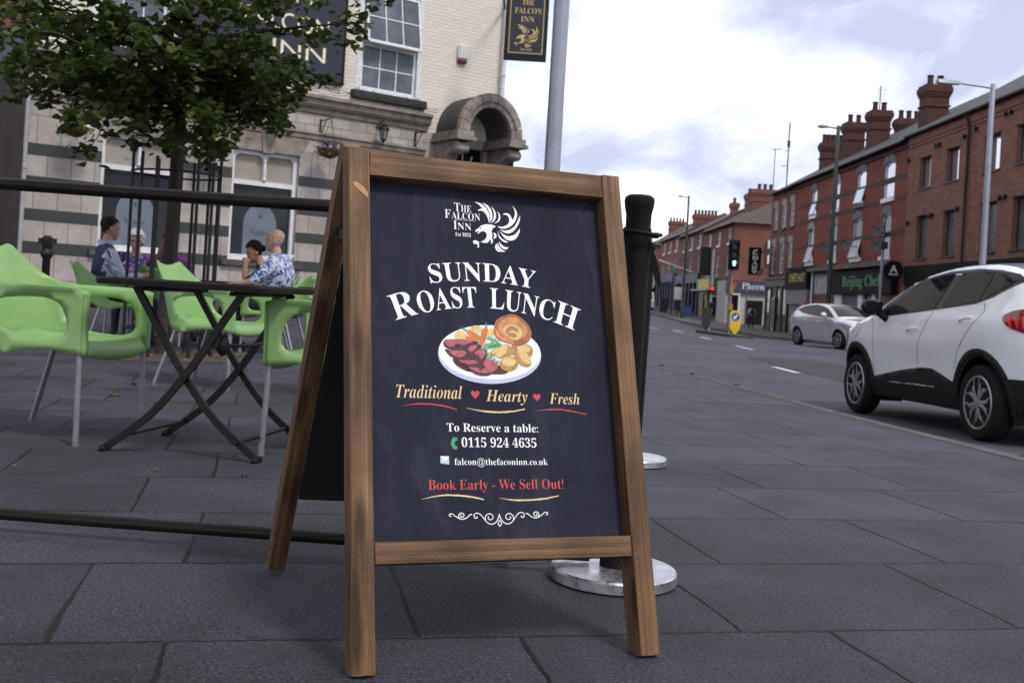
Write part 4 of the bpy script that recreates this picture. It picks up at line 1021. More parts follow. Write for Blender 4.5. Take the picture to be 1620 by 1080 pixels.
for sx in (-1, 1):
    x = HX + sx * HR_; mb = MB(MP); rows = []
    P = smooth_open([(-.88, HZ - .22), (-.92, HZ - .36), (-.78, HZ - .44), (-.55, HZ - .46), (-.36, HZ - .62), (-.2, HZ - .78), (0, HZ - .84)], 5)
    rows = [[(x - .13, y, z), (x - .09, y - .03, z - .03), (x, y - .045, z - .045), (x + .09, y - .03, z - .03), (x + .13, y, z), (x + .13, min(0, y + .3), HZ - .2), (x - .13, min(0, y + .3), HZ - .2)] for y, z in P]
    vs = mb.grid(rows, True); mb.f(vs[0]); mb.f(vs[-1])
    for sy in (-1, 1):
        for cy, cz, rr in ((-.82, HZ - .35, .11), (-.18, HZ - .62, .15)):
            mb.grid([[(x + sy * (.13 + .02 * (j % 2)), cy + (rr - .016 * j) * math.cos(R(40 * k)), cz + (rr - .016 * j) * math.sin(R(40 * k))) for k in range(9)] for j in range(6)], True)
    mb.tube([(x - .15, -.84, HZ - .35), (x + .15, -.84, HZ - .35)], .095, 14)
    mb.build('corbel', M_MOULD, pub, smooth=45)
M_DOORR = mat('dark red door', (.09, .02, .015), .5, var=.3, scale=8)
mb = MB(MP); mb.box(DOOR[0] + .002, DOOR[1] - .002, .15, .2, -.2, 3.0); mb.build('door', M_DOORR, pub)
mb = MB(MP); mb.box(DOOR[0] + .002, DOOR[1] - .002, .14, .2, 3.01, DOOR[3]); fl = mb.build('fanlight', M_GLASS, pub)
mb = MB(MP)
for k in range(7): q = R(30 * k); mb.tube([(HX, .13, 3.1), (HX + .5 * math.cos(q), .13, 3.1 + .75 * math.sin(q))], .014, 6)
mb.build('fanlight_bars', M_WFRAME, fl)
mb = MB(MP); mb.box(PL_ - .14, PL_ + .05, -.55, -.05, -.2, 3.75); mb.build('door_pier', M_BLACKS, pub)
# downpipes
M_PIPE = mat('grey white pipe', (.36, .36, .38), .5, var=.2, scale=6)
def pipe(name, x, y, z0, z1, r, m, label=None):
    mb = MB(MP); mb.tube([(x, y, z0), (x, y, z1)], r, 12)
    z = z0 + 1
    while z < z1: mb.lathe([(r, 0), (r + .012, .01), (r + .012, .07), (r, .08)], (x, y, z), 12); z += 1.6
    mb.build(name, m, pub, smooth=40)
pipe('downpipe', .03, -.08, -.2, 8.4, .05, M_PIPE)
pipe('downpipe', PL_ - .05, -.09, 4.55, 8.4, .05, M_PEEL)
# wires clipped along the cornice
mb = MB(MP); rw = random.Random(2)
for zb, xa, xb in ((4.52, 4.9, 7.9), (4.56, 5.3, 7.6), (4.47, 4.2, 7.9)):
    pts = [(xa + (xb - xa) * k / 24, -.2 - .08 * rw.random(), zb + .05 * rw.random() + (.14 if k % 8 == 3 else 0)) for k in range(25)]
    mb.tube(pts, .006, 5)
mb.build('cable', M_IRON, pub, smooth=60)
# big signboard
sg = thing('wall_signboard', 'large navy signboard with cream capitals on the cream wall behind the tree', 'sign', MP @ Vector((4.2, -.06, 4.76)), math.atan2(pdv.y, pdv.x))
mb = MB(MP); mb.box(2.62, 5.73, -.07, .02, 4.77, 7.0); mb.build('board', M_NAVY, sg)
mb = MB(MP)
for x0, x1, z0, z1 in ((2.58, 2.62, 4.73, 7.04), (5.7305, 5.77, 4.73, 7.04), (2.6205, 5.73, 4.73, 4.7695), (2.6205, 5.73, 7.0005, 7.04)): mb.box(x0, x1, -.085, .02, z0, z1)
mb.build('frame', M_BLACKS, sg)
for s, x0, x1, z, c in (('WELCOME TO', 2.8, 4.25, 6.17, .26), ('THE', 4.42, 5.12, 6.17, .26), ('FALCON', 3.68, 5.4, 5.6, .33), ('INN', 4.25, 5.35, 5.1, .3)):
    mb = MB(MP); text_to(mb, s, x0, x1, z, c, lambda x, zz: (x, -.074, zz), 'S', 0); mb.build('lettering', M_CREAMS, sg, recalc=False)
# swinging sign
SQ = 21.0
sx0, sx1, sz0, sz1 = -.46, .40, 5.50, 6.95
hs = thing('hanging_sign', 'black framed hanging pub sign with gold falcon and lettering beside the lamp post', 'sign', (-.03, SQ, sz0), 0)
mb = MB(); mb.box(sx0, sx1, SQ, SQ + .06, sz0, sz1); bmesh.ops.bevel(mb.bm, geom=mb.bm.edges[:], offset=.01, segments=1, affect='EDGES'); mb.build('board', M_BLACKS, hs)
mb = MB(); mb.box(sx0 + .06, sx1 - .06, SQ - .004, SQ, sz0 + .12, sz1 - .08); pn = mb.build('panel', M_NAVY, hs)
mb = MB(); a, b, c, d = sx0 + .085, sx1 - .085, sz0 + .145, sz1 - .1
for x0, x1, z0, z1 in ((a, a + .016, c, d), (b - .016, b, c, d), (a + .0161, b - .0161, c, c + .016), (a + .0161, b - .0161, d - .016, d)): mb.box(x0, x1, SQ - .007, SQ - .003, z0, z1)
mb.build('gold_border', M_GOLD, hs)
fs = lambda x, z: (x, SQ - .006, z)
for s, x0, x1, z, cc in (('THE', -.14, .1, 6.62, .1), ('FALCON', -.28, .26, 6.45, .11), ('INN', -.15, .12, 6.28, .11)):
    mb = MB(); text_to(mb, s, x0, x1, z, cc, fs, 'B', .006); mb.build('lettering', M_GOLD, hs, recalc=False)
mb = MB(); text_to(mb, 'EST 1853', -.13, .1, 5.7, .045, fs, 'B', .004); mb.build('date_lettering', M_GOLD, hs, recalc=False)
ec = emb_pt(1030, 535)
mb = MB(); fill_emblem(mb, lambda x, y: (-.02 + (x - ec[0]) * 4.1, SQ - .006, 6.0 + (y - ec[1]) * 3.9)); mb.build('falcon_emblem', M_GOLD, hs, recalc=False)
mb = MB(); mb.tube([(sx0 - .1, SQ + .03, sz1 + .12), (sx1, SQ + .03, sz1 + .12)], .025, 10); mb.tube([(sx0 + .15, SQ + .03, sz1 + .12), (sx0 + .15, SQ + .03, sz1)], .012, 8); mb.tube([(sx1 - .15, SQ + .03, sz1 + .12), (sx1 - .15, SQ + .03, sz1)], .012, 8)
q = MP @ Vector((PL_ - .05, 0, sz1 + .12)); mb.tube([(sx0 - .1, SQ + .03, sz1 + .12), tuple(q)], .025, 10); mb.build('bracket', M_IRON, hs, smooth=40)
# alarm box
M_ALARM = mat('alarm box white', (.62, .6, .6), .5, var=.06); M_ALRED = mat('alarm red', (.13, .025, .02), .5)
ab_ = thing('alarm_box', 'white burglar alarm box with dark red base on the cream wall', 'alarm box', MP @ Vector((8.53, -.05, 5.66)), math.atan2(pdv.y, pdv.x))
mb = MB(MP); mb.box(8.42, 8.66, -.075, .03, 5.76, 6.06); bmesh.ops.bevel(mb.bm, geom=mb.bm.edges[:], offset=.025, segments=3, affect='EDGES'); mb.build('cover', M_ALARM, ab_, smooth=40)
mb = MB(MP); mb.box(8.43, 8.65, -.07, .03, 5.68, 5.765); bmesh.ops.bevel(mb.bm, geom=mb.bm.edges[:], offset=.02, segments=2, affect='EDGES'); mb.build('base', M_ALRED, ab_, smooth=40)
# wall lanterns
def lantern(x, z0, h, label):
    t = thing('wall_lantern', label, 'lantern', MP @ Vector((x, -.28, z0)), 0, 'black lanterns on the pub wall')
    M = MP @ Matrix.Translation((x, -.28, z0)); k = h / .48
    mb = MB(M); mb.lathe([(.002, 0), (.016 * k, .02 * k), (.012 * k, .06 * k), (.035 * k, .1 * k), (.075 * k, .125 * k), (.075 * k, .14 * k)], (0, 0, 0), 12)
    for q in range(6): mb.tube([(.07 * k * math.cos(q * 1.047), .07 * k * math.sin(q * 1.047), .14 * k), (.11 * k * math.cos(q * 1.047), .11 * k * math.sin(q * 1.047), .345 * k)], .007 * k, 6)
    mb.lathe([(.125 * k, .34 * k), (.13 * k, .355 * k), (.1 * k, .41 * k), (.06 * k, .445 * k), (.02 * k, .455 * k), (.018 * k, .48 * k), (.001, .49 * k)], (0, 0, 0), 18)
    mb.build('body', M_IRON, t, smooth=35)
    mb = MB(M); mb.lathe([(.062 * k, .14 * k), (.1 * k, .34 * k)], (0, 0, 0), 12); mb.build('glass', M_LAMPGL, t, smooth=40)
    mb = MB(M); mb.tube([(0, 0, .47 * k), (0, .02, .53 * k), (0, .12, .55 * k), (0, .2, .5 * k), (0, .27, .45 * k)], .014, 8); mb.lathe([(.001, 0), (.05, .0), (.05, .02)], (0, .27, .42 * k), 10); mb.build('bracket', M_IRON, t, smooth=50)
lantern(4.33, 3.47, .5, 'black wall lantern above the second ground floor window, right of the tree crown')
lantern(1.96, 3.4, .5, 'black wall lantern half hidden by leaves above the left pub window')
lantern(6.62, 3.64, .44, 'black wall lantern under the cornice, just above the A-board')
# hanging baskets
M_WICK = mat('brown wicker', (.13, .055, .025), .8, var=.4, scale=30, bump=.6, bscale=60)
M_LEAF2 = mat('basket leaves', (.05, .09, .025), .6, var=.4, scale=14)
M_YEL = mat('yellow petals', (.7, .5, .04), .6, var=.15, scale=40); M_WHP = mat('white petals', (.7, .68, .74), .6, var=.1); M_PUR = mat('purple petals', (.05, .02, .095), .6, var=.3, scale=30)
def basket(x, z, label, sd, cols, y=-.5):
    rg = random.Random(sd)
    t = thing('hanging_basket', label, 'hanging basket', MP @ Vector((x, y, z)), 0, 'flower baskets hung on the pub wall')
    M = MP @ Matrix.Translation((x, y, z))
    mb = MB(M); mb.lathe([(.02, 0), (.1, .02), (.19, .09), (.235, .18), (.225, .19)], (0, 0, 0), 20); mb.build('bowl', M_WICK, t, smooth=50)
    mb = MB(M)
    for k in range(240):
        a = rg.random() * 6.283; r = .3 * math.sqrt(rg.random()); h = .18 + .17 * rg.random() * (1 - r) - (.22 * rg.random() if r > .2 else 0)
        c = Vector((r * math.cos(a), r * math.sin(a), h)); u = Vector((rg.gauss(0, 1), rg.gauss(0, 1), rg.gauss(0, .6))).normalized(); v = u.cross(Vector((rg.gauss(0, 1), rg.gauss(0, 1), 1))).normalized(); s = rg.uniform(.02, .045)
        mb.poly([c - u * s, c + v * s * .5, c + u * s, c - v * s * .5])
    mb.build('foliage', M_LEAF2, t, recalc=False)
    for m, cnt, nm, off in cols:
        for k in range(cnt):
            mb = MB(M)
            a = off + rg.gauss(0, .55); r = rg.uniform(.12, .3); h = .2 + .14 * rg.random() - max(0, r - .2) * 1.2
            c = Vector((r * math.cos(a), r * math.sin(a) - .02, h)); fw = Vector((0, -1, .25)).normalized(); uu = fw.cross(Vector((0, 0, 1))).normalized(); vv = uu.cross(fw)
            for q in range(5):
                b = c + (uu * math.cos(q * 1.2566) + vv * math.sin(q * 1.2566)) * .018
                mb.poly([b + (uu * math.cos(e_) + vv * math.sin(e_)) * .019 + fw * .004 * math.sin(e_) for e_ in (k2 * 1.0472 for k2 in range(6))])
            mb.build(nm, m, t, recalc=False)
    mb = MB(MP)
    for k in range(3):
        a = k * 2.094 + .4; mb.tube([(x + .22 * math.cos(a), y + .22 * math.sin(a), z + .18), (x, y, z + .75)], .004, 5)
    mb.build('chain', M_IRON, t)
    mb = MB(MP); mb.box(x - .012, x + .012, -.03, .0, z + .38, z + .82); mb.tube([(x, -.02, z + .78), (x, y - .04, z + .78)], .012, 6); mb.tube([(x, -.02, z + .45), (x, y * .5, z + .77)], .01, 6); mb.build('bracket', M_IRON, t)
basket(.72, 2.98, 'wicker hanging basket of yellow and white pansies at the left end of the pub', 1, [(M_YEL, 16, 'yellow_flower', -1.0), (M_WHP, 16, 'white_flower', -.1), (M_PUR, 8, 'purple_flower', -2.2)])
basket(3.1, 2.98, 'hanging basket with a few yellow flowers under the low tree branches', 2, [(M_YEL, 6, 'yellow_flower', -.6)])
basket(5.36, 3.2, 'hanging basket with purple flowers beside the top corner of the A-board', 3, [(M_PUR, 9, 'purple_flower', -2.4)])
mb = MB(MP); tb_ = thing('basket_bracket', 'empty black iron wall bracket just left of the stone corbel', 'bracket', MP @ Vector((7.5, -.2, 3.75)))
mb.box(7.49, 7.515, -.03, .0, 3.68, 4.08); mb.tube([(7.5, -.02, 4.04), (7.5, -.42, 4.04)], .012, 6); mb.tube([(7.5, -.02, 3.72), (7.5, -.3, 4.03)], .01, 6); mb.build('arm', M_IRON, tb_)
# ------------------------------------------------------------------ the darker building left of the pub
M_RBRK = brick_mat('red and black brick', (.2, .045, .025), (.28, .065, .035), (.06, .045, .04), dirt=.55)
M_TIMB = mat('dark brown timber', (.016, .0095, .007), .5, var=.4, scale=6)
nb = thing('dark_shopfront', 'dark brown timber shopfront with red brick above at the left edge', 'building', MP @ Vector((-2, 0, .2)), math.atan2(pdv.y, pdv.x))
mb = MB(MP); mb.box(-7, -.012, -.25, 6, 4.6, 9); mb.build('brick_wall', M_RBRK, nb)
mb = MB(MP); mb.box(-7, -.012, -.2, 6, -.3, 4.05); mb.build('shop_wall', M_TIMB, nb)
mb = MB(MP); mb.box(-7.02, -.06, -.36, .02, 4.06, 4.32); mb.box(-7.04, -.05, -.3, .02, 4.325, 4.595); mb.build('fascia', mat('slate blue fascia', (.05, .055, .09), .5, var=.2), nb)
mb = MB(MP)
for k in range(5): mb.box(-.55 - k * 1.4, -.3 - k * 1.4, -.29, -.2, -.2, 4.0)
mb.build('pilaster', M_TIMB, nb)
mb = MB(MP); mb.box(-1.62, -.62, -.215, -.2, .5, 3.3); mb.build('window', M_GLASS, nb)
# a black post standing at the wall
bp_ = thing('iron_post', 'small black cast iron post by the wall behind the nearest green chair', 'post', (-6.85, 15.3, z_pave(-6.85, 15.3)))
mb = MB(); zz0 = z_pave(-6.85, 15.3); mb.lathe([(.1, 0), (.1, .1), (.06, .14), (.055, .8), (.085, .84), (.085, .9), (.06, .94), (.075, 1.0), (.08, 1.1), (.04, 1.14)], (-6.85, 15.3, zz0), 14)
mb.box(-6.97, -6.73, 15.26, 15.34, zz0 + 1.02, zz0 + 1.1); mb.build('shaft', M_IRON, bp_, smooth=40)
# ------------------------------------------------------------------ the terraces across the road (local x = -Y, y into the wall, z up)
XF = 17.9
MT = Matrix(((0, 1, 0, XF), (-1, 0, 0, 0), (0, 0, 1, 0), (0, 0, 0, 1)))
M_BR_A = brick_mat('modern red brick', (.21, .078, .05), (.31, .125, .083), (.14, .105, .085), .29, .098, .013, dirt=.3, bump=.5)
M_BR_B = brick_mat('victorian red brick', (.195, .045, .027), (.27, .065, .039), (.13, .055, .04), .25, .085, .007, dirt=.55)
M_BR_C = brick_mat('brown red brick', (.16, .055, .038), (.235, .086, .06), (.1, .06, .05), .29, .098, .012, dirt=.5)
M_BR_D = brick_mat('faded red brick', (.185, .062, .042), (.245, .087, .058), (.13, .075, .06), .29, .098, .011, dirt=.4)
M_BR_CH = brick_mat('chimney brick', (.05, .017, .014), (.08, .023, .017), (.08, .04, .03), .25, .085, .009, dirt=.75, dirt_col=(.02, .014, .014))  # shade of the chimneys put into the brick colour, soot in the dirt
M_BLUEB = brick_mat('blue brick band', (.075, .042, .04), (.1, .055, .05), (.04, .03, .03), .25, .085, .008, dirt=.3)
M_SLATE = brick_mat('slate roof', (.045, .045, .05), (.075, .073, .08), (.02, .02, .022), .28, .2, .012, rough=.6, dirt=.4, bump=.5)
M_TILE = brick_mat('brown roof tile', (.085, .068, .06), (.12, .095, .082), (.03, .025, .022), .3, .25, .02, rough=.8, dirt=.4, bump=.7)
M_UPVC = mat('white window frame', (.72, .72, .74), .4, var=.05)
M_DFRAME = mat('dark window frame', (.02, .018, .02), .5)
M_GUT = mat('black gutter', (.015, .014, .015), .5)
M_LINT = mat('pale lintel', (.34, .29, .245), .8, var=.25, scale=4)
M_LINTG = mat('grey painted lintel', (.15, .15, .165), .8, var=.3, scale=6)
M_POT_ = mat('chimney pot', (.05, .022, .017), .85, var=.4, scale=8)
M_DULLGL = mat('dulled window', (.12, .13, .14), .25, var=.5, scale=1.2)  # darker, rougher pane colour in place of reflected buildings opposite
M_SKYGL = mat('sky reflecting glass', (.7, .72, .76), .05, .8, .12, 1.0)
M_SHUT = mat('grey roller shutter', (.16, .165, .175), .5, .3, .15, 4)
M_SHOPB = mat('black shop fascia', (.009, .008, .009), .7, spec=.15)
M_RENDER = mat('painted render', (.46, .45, .44), .8, var=.2, scale=2)
M_DARKIN = mat('dark shop interior', (.01, .009, .009), .4)

def terrace(label, y0, y1, zb, ze, mbrick, wins, mroof, zs=0.0, ridge=2.6, depth=9.0, name='terraced_house', end_wall=True, hip=False, cat='building', gutter=True, eave=.32, cornice=True):
    """one building; y0 < y1 along the street; wins = (ya, yb, za, zb)."""
    M = MT.copy(); ym = (y0 + y1) / 2
    if zs: M = MT @ Matrix(((1, 0, 0, 0), (0, 1, 0, 0), (-zs, 0, 1, -zs * y0), (0, 0, 0, 1)))
    t = thing(name, label, cat, (XF, ym, zb + .3), R(-90))
    mb = MB(M); wall_holes(mb, -y1, -y0, zb, ze, [(-b, -a, c, d) for a, b, c, d in wins], .2)
    mb.poly([(-y0, 0, zb), (-y0, depth, zb), (-y0, depth, ze), (-y0, depth / 2, ze + ridge * (0 if hip else 1)), (-y0, 0, ze)])
    mb.poly([(-y1, 0, zb), (-y1, depth, zb), (-y1, depth, ze), (-y1, depth / 2, ze + ridge), (-y1, 0, ze)])
    mb.poly([(-y1, depth, zb), (-y0, depth, zb), (-y0, depth, ze), (-y1, depth, ze)])
    mb.build('wall', mbrick, t)
    mb = MB(M); h0 = 2.4 if hip else 0; k = eave
    a, b = -y1 - .03, -y0 + (k if hip else .03)
    zl = ze - k * ridge / (depth / 2)
    mb.poly([(a, -k, zl + .08), (b, -k, zl + .08), (b - (k + h0 * 1.6 if hip else 0), depth / 2, ze + ridge + .08), (a, depth / 2, ze + ridge + .08)])
    mb.poly([(a, depth + k, zl + .08), (b, depth + k, zl + .08), (b - (k + h0 * 1.6 if hip else 0), depth / 2, ze + ridge + .08), (a, depth / 2, ze + ridge + .08)])
    if hip: mb.poly([(b, -k, zl + .08), (b, depth + k, zl + .08), (b - k - h0 * 1.6, depth / 2, ze + ridge + .08)])
    mb.poly([(a, -k, zl - .02), (b, -k, zl - .02), (b, 0.02, ze - .06), (a, .02, ze - .06)]); mb.poly([(a, -k, zl - .02), (b, -k, zl - .02), (b, -k, zl + .08), (a, -k, zl + .08)])
    rf = mb.build('roof', mroof, t)
    if gutter:
        mb = MB(M); mb.tube([(a, -k - .05, zl + .04), (b, -k - .05, zl + .04)], .065, 8); mb.build('gutter', M_GUT, rf, smooth=50)
    return t, M, rf
def window(t, M, w, kind, fm=None, gm=None):
    ya, yb, za, zb = w; a, b = -yb, -ya; fm = fm or M_UPVC; gm = gm or M_GLASS2
    rec = .24 if kind == 'deep' else .09
    mb = MB(M); f = .03 if kind == 'deep' else .065
    for p in ((a, a + f, za, zb), (b - f, b, za, zb), (a + f, b - f, za, za + f), (a + f, b - f, zb - f, zb)): mb.box(p[0], p[1], rec - .05, rec + .03, p[2], p[3])
    zm = za + (zb - za) * .5
    if kind != 'deep': mb.box(a + f, b - f, rec - .04, rec + .028, zm - .03, zm + .03)
    if kind == 'arch':
        for sx, x in ((1, a + f), (-1, b - f)):
            wd = (b - a) / 2 - f
            mb.prism([(x, zb - f)] + [(x + sx * wd * (1 - math.cos(q)), zb - f - .16 * (1 - math.sin(q))) for q in (R(0), R(25), R(50), R(75), R(90))], lambda X, Z: (X, rec - .045, Z), lambda X, Z: (X, rec + .02, Z))
    wn = mb.build('window', fm, t)
    mb = MB(M); mb.box(a + .02, b - .02, rec, rec + .01, za + .02, zb - .02); mb.build('pane', gm, wn)
    if kind == 'tilt':          # lower light propped open
        mb = MB(M @ Matrix.Translation((0, rec - .05, zm)) @ Matrix.Rotation(R(-14), 4, 'X'))
        for p in ((a + f, a + f + .06, -(zm - za), 0), (b - f - .06, b - f, -(zm - za), 0), (a + f, b - f, -.06, 0), (a + f, b - f, -(zm - za), -(zm - za) + .07)): mb.box(p[0], p[1], -.04, 0, p[2], p[3])
        mb.build('open_light', fm, wn)
        mb = MB(M @ Matrix.Translation((0, rec - .05, zm)) @ Matrix.Rotation(R(-14), 4, 'X')); mb.box(a + f + .05, b - f - .05, -.025, -.015, -(zm - za) + .06, -.05); mb.build('open_pane', gm, wn)
    return wn
def bar(t, M, name, y0, y1, z0, z1, d, m, back=.05, bev=0):
    mb = MB(M); mb.box(-y1, -y0, -d, back, z0, z1)
    if bev: bmesh.ops.bevel(mb.bm, geom=mb.bm.edges[:], offset=bev, segments=2, affect='EDGES')
    return mb.build(name, m, t)
def chimney(rf, y, dep, zb, zt, wy, wd, pots, M=MT, m=None):
    m = m or M_BR_CH
    mb = MB(M); a, b, c, d = -y - wy / 2, -y + wy / 2, dep - wd / 2, dep + wd / 2
    mb.box(a, b, c, d, zb, zt - .6)
    for i, (o, z0, z1) in enumerate(((.04, zt - .6, zt - .5), (.08, zt - .499, zt - .38), (.12, zt - .379, zt - .12), (.07, zt - .119, zt))): mb.box(a - o, b + o, c - o, d + o, z0, z1)
    mb.box(a - .06, b + .06, c - .06, d + .06, zt - 1.1, zt - 1.0)
    ch = mb.build('chimney', m, rf)
    mb = MB(M)
    for i in range(pots):
        yy = (a + b) / 2 + (i - (pots - 1) / 2) * (min(.55, (b - a) / max(1, pots)) if wy > wd else 0); xx = dep + ((i - (pots - 1) / 2) * min(.5, (d - c) / max(1, pots)) if wy <= wd else 0)
        mb.lathe([(.17, 0), (.15, .1), (.135, .42), (.165, .44), (.165, .52), (.13, .54), (.11, .5)], (yy, xx, zt - .002), 10)
    mb.build('chimney_pots', M_POT_, rf, smooth=40)
    return ch
def dish(y, z, lb, out=.5, r=.36):
    t = thing('satellite_dish', lb, 'satellite dish', (XF - .1, y, z), 0, 'satellite dishes on the terraces')
    M = Matrix.Translation((XF - out, y, z)) @ Matrix.Rotation(R(-58), 4, 'Y') @ Matrix.Rotation(R(25), 4, 'X')
    mb = MB(M); mb.lathe([(.001, -.06), (r * .5, -.045), (r * .85, -.015), (r, .01), (r * .98, .014), (r * .8, -.004), (r * .45, -.034), (.002, -.05)], (0, 0, 0), 18, 1, .85); mb.build('reflector', M_DISH, t, smooth=50)
    mb = MB(); mb.tube([(XF, y, z - .1), (XF - out * .6, y, z - .12), (XF - out + .06, y, z)], .022, 6); mb.tube([M @ Vector((0, -r * .8, 0)), M @ Vector((0, -.05, .38))], .012, 5); mb.blob(M @ Vector((0, -.04, .4)), .04, .04, .05, 8, 6); mb.build('arm', M_IRON, t, smooth=50)
M_DISH = mat('grey dish', (.055, .055, .06), .6, var=.2)

# --- A: modern brick block
wA = []
for a, b in ((45.5, 46.75), (42.6, 43.85), (39.0, 40.35), (36.45, 37.75), (33.2, 34.45)): wA += [(a, b, 6.62, 8.02), (a, b, 3.52, 5.42)]
tA, MA, rA = terrace('modern brick block with deep plain window openings and flat eaves, nearest on the right', 30.5, 48.12, -1.2, 9.25, M_BR_A, wA, M_SLATE, ridge=3.0, depth=10, name='brick_block', eave=.22)
for w_ in wA:
    window(tA, MA, w_, 'deep', M_DFRAME, M_SKYGL if w_[2] > 6 else M_DULLGL); bar(tA, MA, 'sill', w_[0] - .08, w_[1] + .08, w_[2] - .07, w_[2] - .002, .05, M_GUT)
    bar(tA, MA, 'lintel', w_[0] - .1, w_[1] + .12, w_[3] + .002, w_[3] + .03, .03, M_GUT)
bar(tA, MA, 'corbel_course', 30.5, 48.1, 8.62, 8.76, .04, M_BR_A); bar(tA, MA, 'corbel_course', 30.5, 48.1, 8.765, 9.1, .08, M_BR_A)
for y, z in ((48.0, 8.1), (44.9, 8.35), (44.6, 8.35), (42.1, 8.3), (41.1, 8.45), (38.6, 8.6), (38.2, 8.6), (45.2, 5.35), (44.95, 5.35), (42.4, 5.4), (38.7, 5.5), (38.3, 5.5), (47.7, 5.2)):
    mb = MB(MA); mb.tube([(-y, -.14, z), (-y, .02, z)], .085, 8); mb.tube([(-y, -.1, z + .04), (-y, -.1, z - .14)], .05, 8); mb.build('vent_cowl', M_GUT, tA, smooth=50)
mb = MB(MA); mb.tube([(-41.6, -.1, -.4), (-41.6, -.1, 8.6), (-41.6, -.25, 9.1)], .06, 8); mb.build('downpipe', M_GUT, tA, smooth=50)
bar(tA, MA, 'shop_fascia', 31, 47.6, 2.35, 3.2, .12, M_SHOPB); bar(tA, MA, 'shop_window', 31, 47.6, -.2, 2.3, .02, M_GLASS)
for k in range(6): bar(tA, MA, 'shop_pier', 32.5 + k * 3, 32.85 + k * 3, -.6, 2.345, .1, M_BR_A)
mb = MB(MA); mb.box(-38, -35.5, 4.5, 5.5, 11.9, 12.45); mb.build('roof_cowl', M_GUT, rA)
# --- B: victorian terrace with white arched windows
ztB = -.9
wBu = [(62.5, 63.6, 6.75, 8.32), (58.15, 59.15, 6.75, 8.35), (53.85, 55.25, 6.68, 8.42), (49.75, 51.2, 6.6, 8.35)]
wBl = [(62.65, 63.9, 3.9, 5.95), (58.2, 59.3, 3.9, 5.95), (54.05, 55.5, 3.85, 5.92), (49.9, 51.1, 3.8, 5.85)]
tB, MB_, rB = terrace('tall Victorian red brick terrace with white arched windows above the Chinese takeaway', 48.15, 67.15, ztB, 9.15, M_BR_B, wBu + wBl, M_SLATE, ridge=3.0, depth=10)
for i, w_ in enumerate(wBu + wBl):
    window(tB, MB_, w_, 'tilt' if i in (0, 2, 4, 6) else 'arch', None, M_GLASS2 if i >= 4 else M_SKYGL)
    bar(tB, MB_, 'sill', w_[0] - .12, w_[1] + .12, w_[2] - .2, w_[2] - .002, .09, M_UPVC if i not in (2,) else M_LINTG)
    mb = MB(MB_); a, b, z = -w_[1], -w_[0], w_[3]; xm, hw = (a + b) / 2, (b - a) / 2
    arc = [(xm + (hw + .16) * math.cos(q), z - .14 + .55 * math.sin(q)) for q in (math.pi * k / 10 for k in range(11))]
    inn = [(xm + (hw + .0) * math.cos(q), z - .16 + .17 * math.sin(q)) for q in (math.pi * k / 10 for k in range(10, -1, -1))]
    mb.prism(arc + inn, lambda x, zz: (x, -.05, zz), lambda x, zz: (x, .01, zz)); mb.build('lintel', M_LINT if i in (1, 5, 4) else M_LINTG, tB)
for z in (6.35, 7.35, 4.75): bar(tB, MB_, 'string_band', 48.2, 67.1, z, z + .22, .012, M_BLUEB)
bar(tB, MB_, 'eaves_band', 48.2, 67.1, 8.72, 8.98, .1, M_BLUEB)
chimney(rB, 51.9, 2.5, 9.6, 12.45, .95, 1.12, 2); chimney(rB, 59.8, 2.5, 9.8, 12.6, .95, 1.05, 2); chimney(rB, 64.2, 2.5, 9.8, 12.65, .95, 1.1, 2); chimney(rB, 68.6, 2.6, 9.5, 12.1, 1.0, 1.45, 5); chimney(rB, 62.5, 5.2, 10.5, 12.75, .8, 1.4, 3)
mb = MB(MB_); mb.tube([(-59.8, 2.5, 12.6), (-59.8, 2.5, 14.1)], .03, 6)
for k in range(6): mb.tube([(-60.1 + k * .1, 2.3, 13.3 + k * .12), (-59.7 + k * .1, 2.7, 13.3 + k * .12)], .012, 4)
mb.build('aerial', M_GUT, rB)
# shops under B
bar(tB, MB_, 'shop_canopy', 48.3, 61.9, 3.28, 3.5, .55, mat('weathered ledge', (.13, .115, .11), .8, var=.5, scale=3)); bar(tB, MB_, 'shop_canopy', 62, 67.0, 3.45, 3.62, .5, M_SHOPB)
fB = bar(tB, MB_, 'shop_fascia', 48.5, 57.7, 1.95, 3.15, .35, M_SHOPB)
M_GRN = mat('green sign letters', (.06, .27, .09), .5)
M_YELL = mat('yellow sign letters', (.6, .44, .05), .5)
mb = MB(MB_); text_to(mb, 'Beijing Chef', -55.7, -49.9, 2.33, .55, lambda x, z: (x, -.356, z), 'B', .0); mb.build('lettering', M_GRN, fB, recalc=False)
bar(tB, MB_, 'shopfront', 48.5, 57.7, -.6, 1.945, .03, M_DARKIN)
for a, b in ((56.3, 57.5), (52.9, 53.6), (51.1, 51.5)): bar(tB, MB_, 'shop_pillar', a, b, -.6, 1.94, .16, M_UPVC)
bar(tB, MB_, 'purple_shutter', 53.7, 56.2, -.5, 1.9, .08, mat('purple shutter', (.06, .04, .08), .5))
bar(tB, MB_, 'shop_pillar', 48.6, 49.6, -.6, 1.94, .2, M_BR_C)
bar(tB, MB_, 'painted_panel', 57.8, 61.7, 2.0, 3.2, .1, mat('flaking white render', (.42, .42, .43), .8, var=.35, scale=2.2)); bar(tB, MB_, 'brick_pier', 57.8, 61.7, -.6, 1.99, .1, M_BR_D)
mb = MB(MB_); mb.tube([(-61.8, -.2, -.5), (-61.8, -.2, 3.3)], .07, 8); mb.build('downpipe', M_UPVC, tB, smooth=50)
fC = bar(tB, MB_, 'shop_fascia', 62.0, 66.9, 2.25, 3.4, .5, M_SHOPB)
